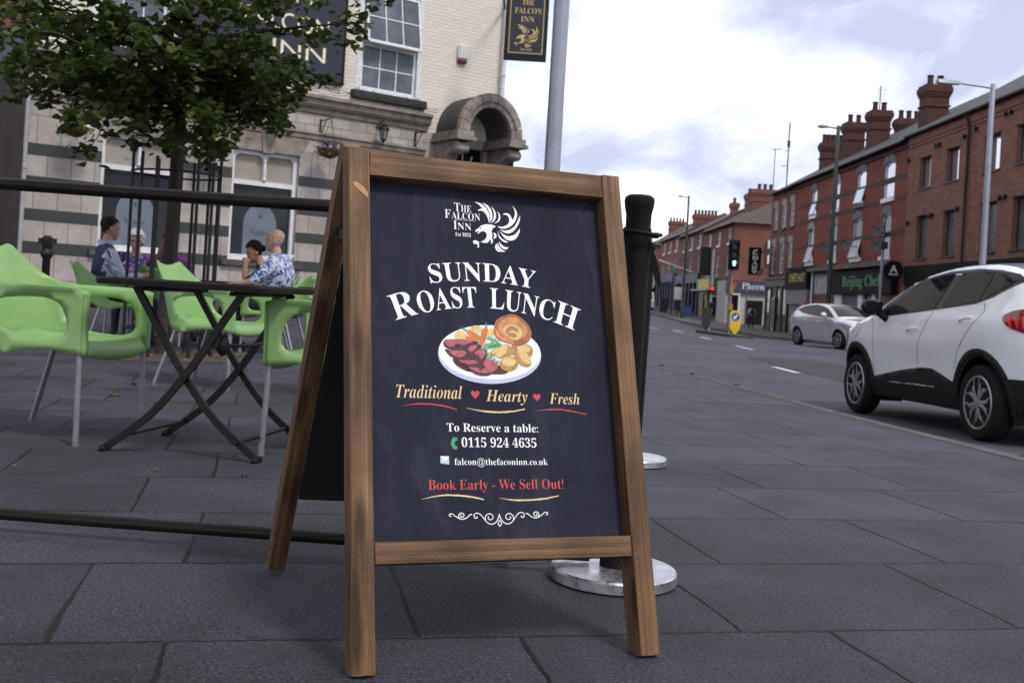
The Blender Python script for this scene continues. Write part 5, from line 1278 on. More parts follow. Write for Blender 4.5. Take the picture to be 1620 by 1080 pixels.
mb = MB(MB_); text_to(mb, "CHEF'S HUT", -65.9, -62.4, 2.72, .5, lambda x, z: (x, -.506, z), 'S', -.012); mb.build('lettering', M_YELL, fC, recalc=False)
bar(tB, MB_, 'shutter_box', 62.0, 66.9, 1.35, 2.24, .42, M_SHUT)
# painted shutter
sh = bar(tB, MB_, 'mural_shutter', 62.2, 66.7, -.6, 1.34, .18, M_SHUT)
M_MO = mat('mural orange', (.5, .26, .07), .6, var=.4, scale=4); M_MT = mat('mural teal', (.12, .3, .28), .6, var=.4, scale=4); M_MW = mat('mural white', (.55, .55, .52), .6, var=.3, scale=5)
rg = random.Random(5)
for m, blobs in ((M_MW, ((64.6, .3, 1.9, .7),)), (M_MO, ((63.6, .35, .75, .38), (64.1, -.15, .5, .2))), (M_MT, ((65.7, .4, .6, .45), (65.4, -.25, .8, .2), (62.7, -.25, .4, .25)))):
    for y, z, ry, rz in blobs:
        mb = MB(MB_); yy = {M_MW: -.183, M_MO: -.189, M_MT: -.186}[m]
        mb.poly([(-y + ry * math.cos(q) * (1 + .3 * rg.uniform(-1, 1)), yy, z + rz * math.sin(q) * (1 + .3 * rg.uniform(-1, 1))) for q in (2 * math.pi * k / 14 for k in range(14))]); mb.build('mural_patch', m, sh, recalc=False)
for k in range(18):
    bar(sh, MB_, 'slat', 62.2, 66.7, -.55 + k * .105, -.535 + k * .105, .2, M_SHUT)
# projecting round sign
rs = thing('round_shop_sign', 'round black projecting shop sign with a white letter A beside the takeaway fascia', 'sign', (XF - .4, 47.9, 2.6))
mb = MB(); mb.tube([(XF - .5, 47.85, 3.0), (XF - .5, 47.99, 3.0)], .45, 28); mb.tube([(XF - .1, 47.92, 3.0), (XF + .02, 47.92, 3.0)], .03, 6); mb.build('disc', M_SHOPB, rs, smooth=40)
mb = MB(); text_to(mb, 'A', XF - .68, XF - .32, 2.9, .34, lambda x, z: (x, 47.842, z), 'S', -.02); mb.box(XF - .72, XF - .28, 47.838, 47.844, 2.79, 2.84); mb.build('lettering', M_UPVC, rs, recalc=False)
# little signs on the shopfronts
def wall_sign(lb, y0, y1, z0, z1, m, name='shop_sign', d=.12):
    mb = MB(MT); mb.box(-y1, -y0, -d - .05, -d, z0, z1); return tag(mb.build(name, m), lb, 'sign')
wall_sign('small orange red square sign on the shopfront beside the painted shutter', 61.9, 62.9, .75, 1.45, mat('orange sign', (.5, .08, .04), .5), d=.52)
wall_sign('turquoise blue box sign on the brick pier beside the takeaway', 58.1, 60.2, .1, 1.3, mat('turquoise sign', (.04, .25, .32), .5), d=.2)
# --- C: narrow three storey building with pale lintels
wC = [(72.1, 72.95, 6.5, 8.0), (69.2, 69.95, 6.45, 7.98), (66.95, 67.6, 6.42, 7.95)]
wC = [(71.7, 72.6, 6.45, 8.0), (69.5, 70.5, 6.45, 8.0), (67.5, 68.4, 6.45, 8.0), (71.7, 72.6, 3.4, 5.4), (69.5, 70.5, 3.4, 5.4), (67.5, 68.4, 3.4, 5.4)]
tC, MC, rC = terrace('narrow brown brick building with pale block lintels and a dark wooden bar front', 67.18, 73.4, -1.0, 9.1, M_BR_C, wC, M_SLATE, ridge=2.6, depth=9)
for w_ in wC:
    window(tC, MC, w_, 'sash', None, M_DULLGL); bar(tC, MC, 'lintel', w_[0] - .12, w_[1] + .12, w_[3] + .002, w_[3] + .42, .03, M_LINT); bar(tC, MC, 'sill', w_[0] - .1, w_[1] + .1, w_[2] - .14, w_[2] - .002, .08, M_DSTONE)
M_BARW = mat('brown bar front', (.05, .033, .013), .5, var=.4, scale=2)
bar(tC, MC, 'bar_front', 67.3, 73.3, -.8, 2.5, .1, M_BARW); bar(tC, MC, 'bar_fascia', 67.25, 73.35, 2.505, 3.0, .25, M_BARW); bar(tC, MC, 'bar_cornice', 67.2, 73.4, 3.005, 3.12, .4, mat('ledge grey', (.2, .18, .17), .8, var=.5, scale=5))
for a, b in ((67.6, 70.0), (71.9, 73.0)): bar(tC, MC, 'bar_window', a, b, .2, 2.3, .105, M_GLASS)
for k in range(5): bar(tC, MC, 'bar_pilaster', 67.3 + k * 1.42, 67.6 + k * 1.42, -.7, 2.5, .17, M_BARW)
bn_ = thing('bar_banner', 'narrow vertical dark banner with a white border on the wooden bar front', 'banner', (XF - .2, 71.2, -.3))
mb = MB(MT); mb.box(-70.9, -70.25, -.24, -.18, -.4, 1.75); mb.build('panel', M_SHOPB, bn_)
mb = MB(MT)
for p in ((-70.9, -70.8, -.4, 1.75), (-70.35, -70.25, -.4, 1.75), (-70.799, -70.351, -.4, -.33), (-70.799, -70.351, 1.68, 1.75)): mb.box(p[0], p[1], -.25, -.235, p[2], p[3])
mb.build('border', M_UPVC, bn_)
bs = thing('bar_sign', 'tall black projecting sign reading BAR in white with an arrow below', 'sign', (XF - .8, 74.6, 3.4))
mb = MB(); mb.box(XF - 1.2, XF - .35, 74.3, 74.5, 3.35, 5.3); mb.box(XF - .35, XF + .02, 74.37, 74.43, 5.0, 5.06); mb.build('panel', M_SHOPB, bs)
mb = MB(); f_ = lambda x, z: (x, 74.294, z)
for i, ch in enumerate('BAR'): text_to(mb, ch, XF - 1.0, XF - .55, 4.42 - i * .36, .3, f_, 'B', -.005)
mb.poly([f_(XF - .98, 3.64), f_(XF - .57, 3.64), f_(XF - .775, 3.42)]); mb.poly([f_(XF - 1.0, 4.82), f_(XF - .9, 5.1), f_(XF - .7, 5.16), f_(XF - .6, 5.05), f_(XF - .72, 5.06), f_(XF - .84, 5.0), f_(XF - .86, 4.88), f_(XF - .6, 4.88), f_(XF - .6, 4.82)])
mb.build('lettering', M_UPVC, bs, recalc=False)
# --- D: three joined two storey houses beyond the side street
ZS = .0215
M_BPIL = mat('blue pilaster', (.04, .045, .09), .5)
for j, (a, b, lb) in enumerate(((85.3, 99.6, 'end terrace house with hipped slate roof at the corner of the side street'), (99.6, 113.9, 'middle terrace house behind the tall green lamp post, with dark blue shopfronts'), (113.9, 128.2, 'far terrace house with blue shopfronts near the end of the street'))):
    ws = []
    for y in (((87.0, 88.0), (91.3, 92.5), (95.6, 96.9)) if j == 0 else ((100.8, 102.1), (105.3, 106.6), (109.6, 110.9)) if j == 1 else ((115.2, 116.6), (119.8, 121.2), (124.3, 125.8))):
        zz = ZS * (j * 14.3); ws += [(y[0], y[1], 6.35 + zz, 7.55 + zz), (y[0], y[1], 3.7 + zz, 5.35 + zz)]
    t, M, rf = terrace(lb, a, b, -1.0 + ZS * j * 14.3, 8.0 + ZS * j * 14.3, M_BR_D if j != 1 else M_BR_C, ws, M_SLATE if j else M_TILE, ridge=2.6, depth=9.5, hip=(j == 0))
    for w_ in ws: window(t, M, w_, 'sash', None, M_GLASS2); bar(t, M, 'sill', w_[0] - .1, w_[1] + .1, w_[2] - .16, w_[2] - .002, .08, M_UPVC if w_[2] > 5 else M_LINT)
    zz = ZS * j * 14.3
    if j == 0:
        chimney(rf, 91.5, 3.7, 8.5, 11.4, 1.4, 2.4, 3, m=M_BR_C); chimney(rf, 97, 3.6, 9, 11.6, 1.0, .6, 1, m=M_BR_C)
        mb = MB(MT); mb.box(-85.2, -85.35 + .3, 2.7, 3.15, 4.7, 6.6)
        mb.build('side_window', M_UPVC, t)
        f0 = bar(t, M, 'shop_fascia', 91, 99.4, 2.5, 3.5, .4, mat('green fascia', (.05, .22, .05), .5))
        bar(t, M, 'shop_panel', 93.3, 98.4, 2.6, 3.4, .41, M_YELL); bar(t, M, 'yellow_shopfront', 95.0, 97.6, -.2, 2.4, .2, mat('yellow shopfront', (.5, .38, .03), .5)); bar(t, M, 'shop_door', 95.6, 97, -.2, 2.1, .21, M_GLASS); bar(t, M, 'shop_window', 91, 94.7, .2, 2.3, .1, M_GLASS)
        bar(t, M, 'grey_shutter', 97.9, 99.4, -.2, 2.4, .15, M_SHUT); bar(t, M, 'awning', 91.2, 99.3, 2.38, 2.46, 1.0, M_UPVC)
    else:
        bar(t, M, 'shop_fascia', a + .3, b - .3, 2.9 + zz, 3.8 + zz, .3, mat('blue shop fascia', (.035, .04, .085), .5)); bar(t, M, 'shop_window', a + .4, b - .4, .3 + zz, 2.8 + zz, .06, M_GLASS)
        for k in range(7): bar(t, M, 'shop_pilaster', a + .4 + k * 2.2, a + .8 + k * 2.2, -.5 + zz, 2.89 + zz, .25, M_BPIL)
        if j == 2: chimney(rf, 119, 3.6, 9, 11.4, 1.0, 2.7, 7, m=M_BR_C)
        if j == 1: bar(t, M, 'green_awning', 100.2, 103.5, 2.5, 2.6, 1.2, mat('green awning', (.02, .12, .06), .6)); chimney(rf, 103.5, 3.6, 9, 11.35, 1.0, .6, 1, m=M_BR_C)

# --- Pheen: single storey shop on the corner of the side street, facing down the road
ph = thing('corner_shop', 'single storey corner shop with blue fascia and white door at the side street', 'shop', (18.6, 82, -.4))
mb = MB(); mb.box(16.7, 21.4, 81.6, 85.2, -.8, 3.05); mb.build('wall', M_RENDER, ph)
fp = MB(); fp.box(16.6, 21.5, 81.35, 81.59, 2.2, 3.1); fp = fp.build('fascia', mat('blue lilac fascia', (.06, .065, .14), .5), ph)
mb = MB(); text_to(mb, 'Pheen', 17.85, 19.6, 2.45, .5, lambda x, z: (x, 81.344, z), 'B', 0); mb.build('lettering', M_UPVC, fp, recalc=False)
mb = MB(); h = HEART; mb.poly([(17.2 + x * .25, 81.344, 2.68 + z * .28) for x, z in h]); mb.build('heart_motif', M_PR, fp, recalc=False)
mb = MB()
for p in ((16.95, 17.1, -.5, 2.15), (17.65, 17.8, -.5, 2.15), (17.101, 17.649, 1.95, 2.15), (17.101, 17.649, .5, .62)): mb.box(p[0], p[1], 81.45, 81.62, p[2], p[3])
dr = mb.build('door', M_UPVC, ph)
mb = MB(); mb.box(17.1, 17.65, 81.5, 81.58, -.5, 1.95); mb.build('glass', M_GLASS, dr)
mb = MB(); mb.box(18.3, 19.6, 81.5, 81.62, -.3, 1.6); mb.build('window', M_DARKIN, ph)
mb = MB(); mb.box(20.2, 21.2, 81.5, 81.62, -.3, 1.6); mb.build('window', M_GLASS, ph)
# --- E: what closes the street
for j, (a, b, lb, rd) in enumerate(((131, 150, 'distant hipped roof terrace beyond the blue shops', 3.2), (150, 185, 'farthest row of red brick houses at the end of the street', 2.4))):
    ws = []; y = a + 2; zz = 1.2 + (a - 131) * .02
    while y < b - 2: ws += [(y, y + 1.5, 5.2 + zz, 6.6 + zz), (y, y + 1.5, 2.6 + zz, 4.2 + zz)]; y += 4.2
    t, M, rf = terrace(lb, a, b, zz - 2, 7.3 + zz, M_BR_D, ws, M_TILE, ridge=rd, hip=(j == 0), depth=10)
    for w_ in ws: window(t, M, w_, 'sash', None, M_DULLGL)
    bar(t, M, 'shop_fascia', a + .3, b - .3, 1.2 + zz, 2.0 + zz, .3, M_SHOPB)
    chimney(rf, b - 1, 5, 8, 7.3 + zz + rd + 1.2, 1.2, 2.2, 5, m=M_BR_C)
mb = MB(); mb.box(-6, 17, 205, 214, 1, 8.5); fa = thing('distant_building', 'low brick building closing the view far down the road', 'building', (5, 208, 2)); mb.build('wall', M_BR_D, fa)
mb = MB(); mb.grid([[(-6.3, 204.6, 8.4), (17.3, 204.6, 8.4)], [(-6.3, 209.5, 11.5), (17.3, 209.5, 11.5)], [(-6.3, 214.4, 8.4), (17.3, 214.4, 8.4)]]); mb.build('roof', M_TILE, fa)
for y, z, lb in ((58.3, 4.55, 'satellite dish beside the tall green lamp post on the Victorian terrace'), (54.6, 4.55, 'satellite dish below the open window over the takeaway sign'), (50.2, 4.95, 'upper of two satellite dishes above the round sign'), (50.3, 4.25, 'lower of two satellite dishes above the round sign'), (71.9, 4.85, 'satellite dish on the narrow brown building'), (73.6, 3.5, 'satellite dish beside the projecting bar sign'), (108, 5.6, 'satellite dish on the middle terrace house'), (125.5, 5.9, 'satellite dish on the far terrace house')):
    dish(y, z, lb)
mb = MB(); ms = thing('radio_mast', 'thin guyed radio mast rising behind the narrow brown building', 'mast', (22, 78, 8)); mb.tube([(20.4, 79.6, 6), (20.4, 79.6, 15.3)], .05, 6); mb.tube([(19.9, 79.6, 11.9), (20.4, 79.6, 12.0)], .03, 5); mb.tube([(20.1, 79.6, 13.1), (20.5, 79.6, 13.2)], .03, 5); mb.box(20.3, 20.5, 79.5, 79.7, 13.4, 13.9); mb.build('pole', M_DISH, ms)
mb = MB(); ms = thing('television_aerial', 'thin television aerial pole above the hipped roof', 'aerial', (21, 87, 12)); mb.tube([(21.2, 87, 11), (21.2, 87, 14.4)], .035, 6); mb.tube([(20.9, 87, 14.3), (21.8, 87, 14.4)], .03, 5); mb.build('pole', M_DISH, ms)

# the near side of the street beyond the pub (hidden from here, seen in windows and car glass)
M2 = Matrix(((0, -1, 0, -4.5), (1, 0, 0, 0), (0, 0, 1, 0), (0, 0, 0, 1)))
for j, (a, b) in enumerate(((30, 52), (52, 76), (76, 110))):
    t = thing('terraced_house', ('red brick terrace on the near side just beyond the pub, hidden by it', 'second terrace on the near side beyond the pub, hidden by it', 'third terrace on the near side far beyond the pub')[j], 'building', (-4.5, (a + b) / 2, -.5), R(90))
    ws = []; y = a + 1.5
    while y < b - 2: ws += [(y, y + 1.2, 3.9, 5.6), (y, y + 1.2, 6.6, 8.0)]; y += 3.6
    mb = MB(M2); wall_holes(mb, a, b, -1, 9.2, ws, .15); mb.build('wall', M_BR_B if j != 1 else M_BR_D, t)
    mb = MB(M2); mb.grid([[(a, -.3, 9.1), (b, -.3, 9.1)], [(a, 4.5, 12), (b, 4.5, 12)], [(a, 9, 9.1), (b, 9, 9.1)]]); mb.build('roof', M_SLATE, t)
    for w_ in ws: mb = MB(M2); mb.box(w_[0], w_[1], .12, .14, w_[2], w_[3]); mb.build('window', M_GLASS2, t)
    mb = MB(M2); mb.box(a + .3, b - .3, -.2, .0, 2.4, 3.3); mb.build('shop_fascia', M_SHOPB, t); mb = MB(M2); mb.box(a + .5, b - .5, -.03, .0, .0, 2.39); mb.build('shop_window', M_GLASS, t)
# ------------------------------------------------------------------ street lamps, signals, bollards, bins
M_GALV = mat('galvanised pole', (.3, .315, .37), .45, .25, .14, 3)
M_GREENP = mat('dark green lamp post', (.022, .036, .034), .5, var=.25, scale=3)
M_LENSG = mat('lamp lens', (.5, .5, .5), .2)
def street_lamp(x, y, h, label, m, r0, r1, arm=(0, 0), head=.5, headz=0.0):
    z0 = z_far(y) if x > 10 else 0
    t = thing('street_lamp', label, 'street lamp', (x, y, z0), 0, 'street lamps')
    mb = MB(); mb.lathe([(r0 * 1.45, -.1), (r0 * 1.45, 1.1), (r0 * 1.05, 1.2), (r0, 1.3), ((r0 + r1) / 2, h * .6), (r1, h), (r1 * .7, h + .04), (.001, h + .05)], (x, y, z0), 16); mb.build('pole', m, t, smooth=40)
    if arm[0]:
        e = Vector((x + arm[0], y + arm[1], z0 + h - .05 + headz)); mb = MB()
        mb.tube([(x, y, z0 + h - .1), tuple(e)], r1 * .45, 8); mb.build('arm', m, t, smooth=40)
        d = Vector((arm[0], arm[1], 0)).normalized(); mb = MB(Matrix.Translation(e) @ d.to_track_quat('X', 'Z').to_matrix().to_4x4())
        mb.prism([(-.05, -.07), (.1, -.12), (head, -.1), (head + .06, 0), (head, .1), (.1, .12), (-.05, .07)], lambda a, b: (a, b, -.05), lambda a, b: (a, b * .7, .05)); hd = mb.build('lamp_head', m, t, smooth=30)
        mb = MB(mb.M); mb.box(.12, head - .04, -.08, .08, -.07, -.051); mb.build('lens', M_LENSG, hd)
        mb = MB(Matrix.Translation(e)); mb.lathe([(.04, .04), (.04, .1), (.001, .12)], (d.x * head * .6, d.y * head * .6, 0), 8); mb.build('photocell', M_WHITE_LINE, hd)
    return t
street_lamp(.285, 9.2, 8.5, 'pale grey lamp column rising behind the A-board, cut off by the photo top', M_GALV, .072, .06)
street_lamp(14.35, 32.0, 8.3, 'grey lamp post with a long arm in front of the modern brick block', M_GALV, .105, .075, (-1.15, -.2), .7)
street_lamp(14.6, 48.2, 9.9, 'dark green lamp post in front of the Victorian terrace', M_GREENP, .11, .085, (-.55, 0), .35)
street_lamp(14.5, 88.6, 10.35, 'dark green lamp post farther down by the two storey terrace', M_GREENP, .12, .09, (-.5, 0), .35)
street_lamp(14.6, 140, 9.6, 'tiny distant lamp post by the barrier post cap', M_GREENP, .12, .09, (-1.0, 0), .4)
# traffic island with signals
zi = z_road(8.6, 41) + .1
mb = MB(); isl = []
for k in range(26):
    a = 2 * math.pi * k / 26; isl.append((8.55 + .85 * math.copysign(abs(math.cos(a)) ** .6, math.cos(a)), 41.9 + 3.0 * math.copysign(abs(math.sin(a)) ** .8, math.sin(a))))
mb.prism(isl, lambda x, y: (x, y, z_road(x, y) - .05), lambda x, y: (x, y, z_road(x, y) + .1)); tag(mb.build('traffic_island', M_DSTONE, smooth=30), kind='structure')
M_SIG = mat('black signal housing', (.008, .008, .009), .6, spec=.2)
M_GOFF = mat('dark lens', (.02, .02, .02), .3); M_GON = mat('lit green arrow', (.1, .9, .5), .4, emit=(.35, 1, .7), es=2.2); M_RON = mat('lit red lamp', (.8, .02, .02), .4, emit=(1, .05, .04), es=.7)
M_SIGY = mat('faded yellow box', (.3, .2, .04), .6); M_YB = mat('yellow reflective', (.78, .48, .02), .45, var=.1); M_BLUES = mat('blue sign', (.02, .07, .3), .45); M_GREYB = mat('dark grey bollard back', (.03, .03, .033), .6)
def signal(x, y, label, front, zt):
    z0 = z_road(x, y) + .08
    t = thing('traffic_light', label, 'traffic light', (x, y, z0), 0, 'traffic lights on the island')
    mb = MB(); mb.tube([(x, y, z0), (x, y, zt - .1)], .057, 12); mb.build('pole', M_GALV if not front else mat('signal pole', (.2, .2, .18), .5), t, smooth=40)
    s = -1 if front else 1
    mb = MB(Matrix.Translation((x + (.02 if front else -.28), y + s * .12, 0)))
    mb.box(-.22, .22, -.02, .02, zt - 1.18, zt); bmesh.ops.bevel(mb.bm, geom=mb.bm.edges[:], offset=.015, segments=1, affect='EDGES'); mb.box(-.15, .15, -.12 if front else .0205, -.0205 if front else .14, zt - 1.1, zt - .08)
    hd = mb.build('signal_head', M_SIG, t)
    if front:
        for i in range(3):
            zc = zt - .26 - i * .33; Mh = Matrix.Translation((x + .02, y - .12, zc))
            mb = MB(Mh); rows = [[(.13 * math.cos(a), yy, .13 * math.sin(a)) for a in (R(-20 + 220 * k / 12) for k in range(13))] for yy in (-.12, -.34)]; mb.grid(rows); mb.build('visor', M_SIG, hd)
            mb = MB(Mh); mb.poly([(.115 * math.cos(a), -.123, .115 * math.sin(a)) for a in (2 * math.pi * k / 18 for k in range(18))]); mb.build('lens', M_GOFF, hd)
            if i == 2:
                mb = MB(Mh); mb.poly([(q * .12, -.127, w_ * .12) for q, w_ in ((0, .95), (.75, .15), (.38, .15), (.38, -.85), (-.38, -.85), (-.38, .15), (-.75, .15))]); mb.build('green_arrow', M_GON, hd)
    else:
        for i in range(3):
            mb = MB(); mb.blob((x - .28, y + .28, zt - .26 - i * .33), .12, .16, .12, 10, 6); mb.build('visor', M_SIG, hd, smooth=60)
    mb = MB(); mb.box(x - .075, x + .075, y - .2, y - .06, z0 + 1.6, z0 + 1.9); bx = mb.build('crossing_box', M_SIG if not front else M_SIGY, t)
    if not front:
        mb = MB(); mb.poly([(x + .075 * math.cos(a), y - .204, z0 + 1.79 + .075 * math.sin(a)) for a in (2 * math.pi * k / 14 for k in range(14))]); mb.build('red_lamp', M_RON, bx)
    mb = MB(); mb.box(x - .08, x + .08, y - .17, y - .05, z0 + .95, z0 + 1.2); mb.build('push_button_box', M_SIG if not front else M_SIGY, t)
    return t
signal(8.57, 41.0, 'traffic light with a lit green arrow on the road island', True, 3.5)
signal(8.22, 43.2, 'traffic light seen from behind with a small red crossing lamp', False, 3.3)
def keep_left(x, y, label, m, arrow, w_, h_):
    z0 = z_road(x, y) + .1
    t = thing('island_bollard', label, 'bollard', (x, y, z0), 0, 'bollards on the traffic island')
    mb = MB(); pts = [(-w_ / 2, .25), (-w_ / 2 - .01, .9 * h_), (-w_ / 2 + .03, h_), (w_ / 2 - .03, h_), (w_ / 2 + .01, .9 * h_), (w_ / 2, .25), (.04, .02), (-.04, .02)]
    mb.prism(pts, lambda a, b: (x + a, y - .05, z0 + b), lambda a, b: (x + a * .8, y + .12, z0 + b)); b0 = mb.build('shell', m, t)
    if arrow:
        zc = z0 + h_ * .74
        mb = MB(); mb.poly([(x + .185 * math.cos(a), y - .053, zc + .185 * math.sin(a)) for a in (2 * math.pi * k / 24 for k in range(24))]); mb.build('white_ring', M_UPVC, b0, recalc=False)
        mb = MB(); mb.poly([(x + .168 * math.cos(a), y - .056, zc + .168 * math.sin(a)) for a in (2 * math.pi * k / 24 for k in range(24))]); mb.build('blue_disc', M_BLUES, b0, recalc=False)
        c, s = math.cos(R(225)), math.sin(R(225)); q = lambda u, v: (x + u * c - v * s, y - .059, zc + u * s + v * c)
        mb = MB(); mb.poly([q(.13, 0), (q(.02, .1)), q(.02, .032), q(-.12, .032), q(-.12, -.032), q(.02, -.032), q(.02, -.1)]); mb.build('white_arrow', M_UPVC, b0, recalc=False)
    else:
        pass
    return t
keep_left(8.66, 40.3, 'yellow keep left bollard with a blue arrow disc', M_YB, True, .4, .92)
keep_left(7.92, 42.3, 'dark grey bollard back beside the rear traffic light', M_GREYB, False, .36, .95)
# poles, bin, posters on the far pavement
def sign_pole(x, y, h, label, plate=None, m=None):
    z0 = z_far(y); t = thing('sign_pole', label, 'pole', (x, y, z0))
    mb = MB(); mb.tube([(x, y, z0 - .1), (x, y, z0 + h)], .06 if h > 3.5 else .045, 10); mb.build('shaft', m or M_GALV, t, smooth=40)
    if plate:
        mb = MB(); mb.box(x - plate[0] / 2, x + plate[0] / 2, y - .09, y - .06, z0 + plate[1], z0 + plate[2]); mb.build('plate', plate[3], t)
    return t
sp_ = sign_pole(16.2, 46, 4.5, 'grey pole with camera and cables in front of the takeaway sign')
mb = MB(); mb.tube([(16.2, 46, z_far(46) + 4.4), (16.2, 46, z_far(46) + 5.4)], .03, 6); mb.box(16.05, 16.35, 45.8, 46.1, z_far(46) + 4.2, z_far(46) + 4.5); mb.tube([(16.2, 45.7, z_far(46) + 4.75), (16.2, 46.2, z_far(46) + 4.8)], .07, 8); mb.build('camera', M_GUT, sp_, smooth=40)
sign_pole(16.6, 74, 2.9, 'thin grey signpost in front of the corner shop')
sign_pole(14.6, 92, 3.0, 'dark notice post near the far bin', (.7, 1.5, 2.6, M_WHITE_LINE), M_GREENP)
sign_pole(15.0, 98, 4.0, 'dark pole beside the blue crates', None, M_GREENP)
def bin_(x, y, label):
    z0 = z_far(y); t = thing('litter_bin', label, 'litter bin', (x, y, z0))
    mb = MB(); mb.box(x - .38, x + .38, y - .35, y + .35, z0, z0 + 1.25); bmesh.ops.bevel(mb.bm, geom=mb.bm.edges[:], offset=.06, segments=2, affect='EDGES'); mb.build('body', M_GREYB, t, smooth=40)
    mb = MB(); mb.box(x - .43, x + .43, y - .4, y + .4, z0 + 1.251, z0 + 1.4); bmesh.ops.bevel(mb.bm, geom=mb.bm.edges[:], offset=.05, segments=2, affect='EDGES'); mb.build('lid', M_DISH, t, smooth=40)
bin_(15.1, 104, 'big dark grey litter bin at the far kerb')
M_CRATE = mat('blue plastic', (.05, .14, .35), .5, var=.4, scale=8)
for k in range(3):
    mb = MB(); mb.box(15.9, 16.7, 96 + k * .3, 96.28 + k * .3, z_far(96) + .0 + k * .3, z_far(96) + .32 + k * .3); bmesh.ops.bevel(mb.bm, geom=mb.bm.edges[:], offset=.03, segments=1, affect='EDGES')
    tag(mb.build('crate', M_CRATE), ('lowest blue crate stacked outside the shop under the awning', 'middle blue crate of the stack outside the far shop', 'topmost blue crate of the stack outside the far shop')[k], 'crate', 'blue crates outside the far shop')
# flag pole and red shop sign far down
t = thing('shop_flag', 'small green and yellow flag on a slanting pole on the middle terrace house', 'flag', (17.5, 106, 4.4))
mb = MB(); mb.tube([(17.9, 104, 4.3), (15.2, 110, 5.6)], .04, 6); mb.build('pole', M_UPVC, t, smooth=40)
mb = MB(); mb.grid([[(16.4 + .1 * math.sin(k), 107 + k * .35, 5.0 + k * .07), (16.5 + .08 * math.sin(k + 1), 107 + k * .35, 4.1 + k * .07)] for k in range(5)]); mb.build('cloth', mat('green flag', (.06, .2, .05), .8), t)
t = thing('projecting_sign', 'small red and white projecting shop sign far down the street', 'sign', (16.8, 128.5, 3.4)); mb = MB(); mb.box(15.6, 17.4, 128.4, 128.6, 2.9, 4.9); mb.build('panel', M_UPVC, t); mb = MB(); mb.box(15.9, 17.1, 128.37, 128.399, 3.3, 4.6); mb.build('red_panel', M_PR, t)
# ------------------------------------------------------------------ cars
def paint(name, rgb, metal=0.0):
    m, n, l, p = new_mat(name); p.inputs['Base Color'].default_value = c4(rgb); p.inputs['Roughness'].default_value = .3; p.inputs['Metallic'].default_value = metal
    p.inputs['Coat Weight'].default_value = .9; p.inputs['Coat Roughness'].default_value = .04; p.inputs['Coat IOR'].default_value = 1.5
    t = n.new('ShaderNodeTexCoord'); a = n.new('ShaderNodeTexNoise'); a.inputs['Scale'].default_value = 2.2; a.inputs['Detail'].default_value = 8; l.new(t.outputs['Object'], a.inputs['Vector'])
    mr = n.new('ShaderNodeMapRange'); mr.inputs[3].default_value = .16; mr.inputs[4].default_value = .32; l.new(a.outputs['Fac'], mr.inputs[0]); l.new(mr.outputs[0], p.inputs['Roughness'])
    # road dirt low on the body
    sx = n.new('ShaderNodeSeparateXYZ'); l.new(t.outputs['Object'], sx.inputs[0])
    return m
M_CWHITE = paint('pearl white paint', (.88, .89, .9)); M_CSILV = paint('silver paint', (.62, .63, .66), .25)
M_CBLK = mat('gloss black roof', (.01, .01, .012), .25, spec=.3); M_CPLAS = mat('black cladding', (.014, .013, .013), .6, var=.25, scale=20, bump=.15, bscale=200, spec=.25)
M_TYRE = mat('tyre rubber', (.013, .012, .012), .8, var=.3, scale=20, spec=.2); M_ALLOY = mat('alloy wheel', (.42, .41, .42), .3, .7, .15, 20); M_ALLOYD = mat('wheel recess', (.01, .01, .01), .6)
M_CGLASS = mat('car glass', (.008, .009, .011), .03, 0, .3, 2.0, spec=.16); M_TAIL = mat('tail lamp red', (.2, .006, .01), .12, coat=.8); M_TAILB = mat('tail lamp bright', (.6, .03, .03), .2, emit=(.6, .02, .02), es=.12)
M_HEADL = mat('headlamp', (.45, .47, .5), .1, .3, .3, 14, coat=.8); M_SEAM = mat('panel gap', (.05, .05, .055), .7); M_CHROME = mat('chrome strip', (.6, .6, .62), .15, 1)
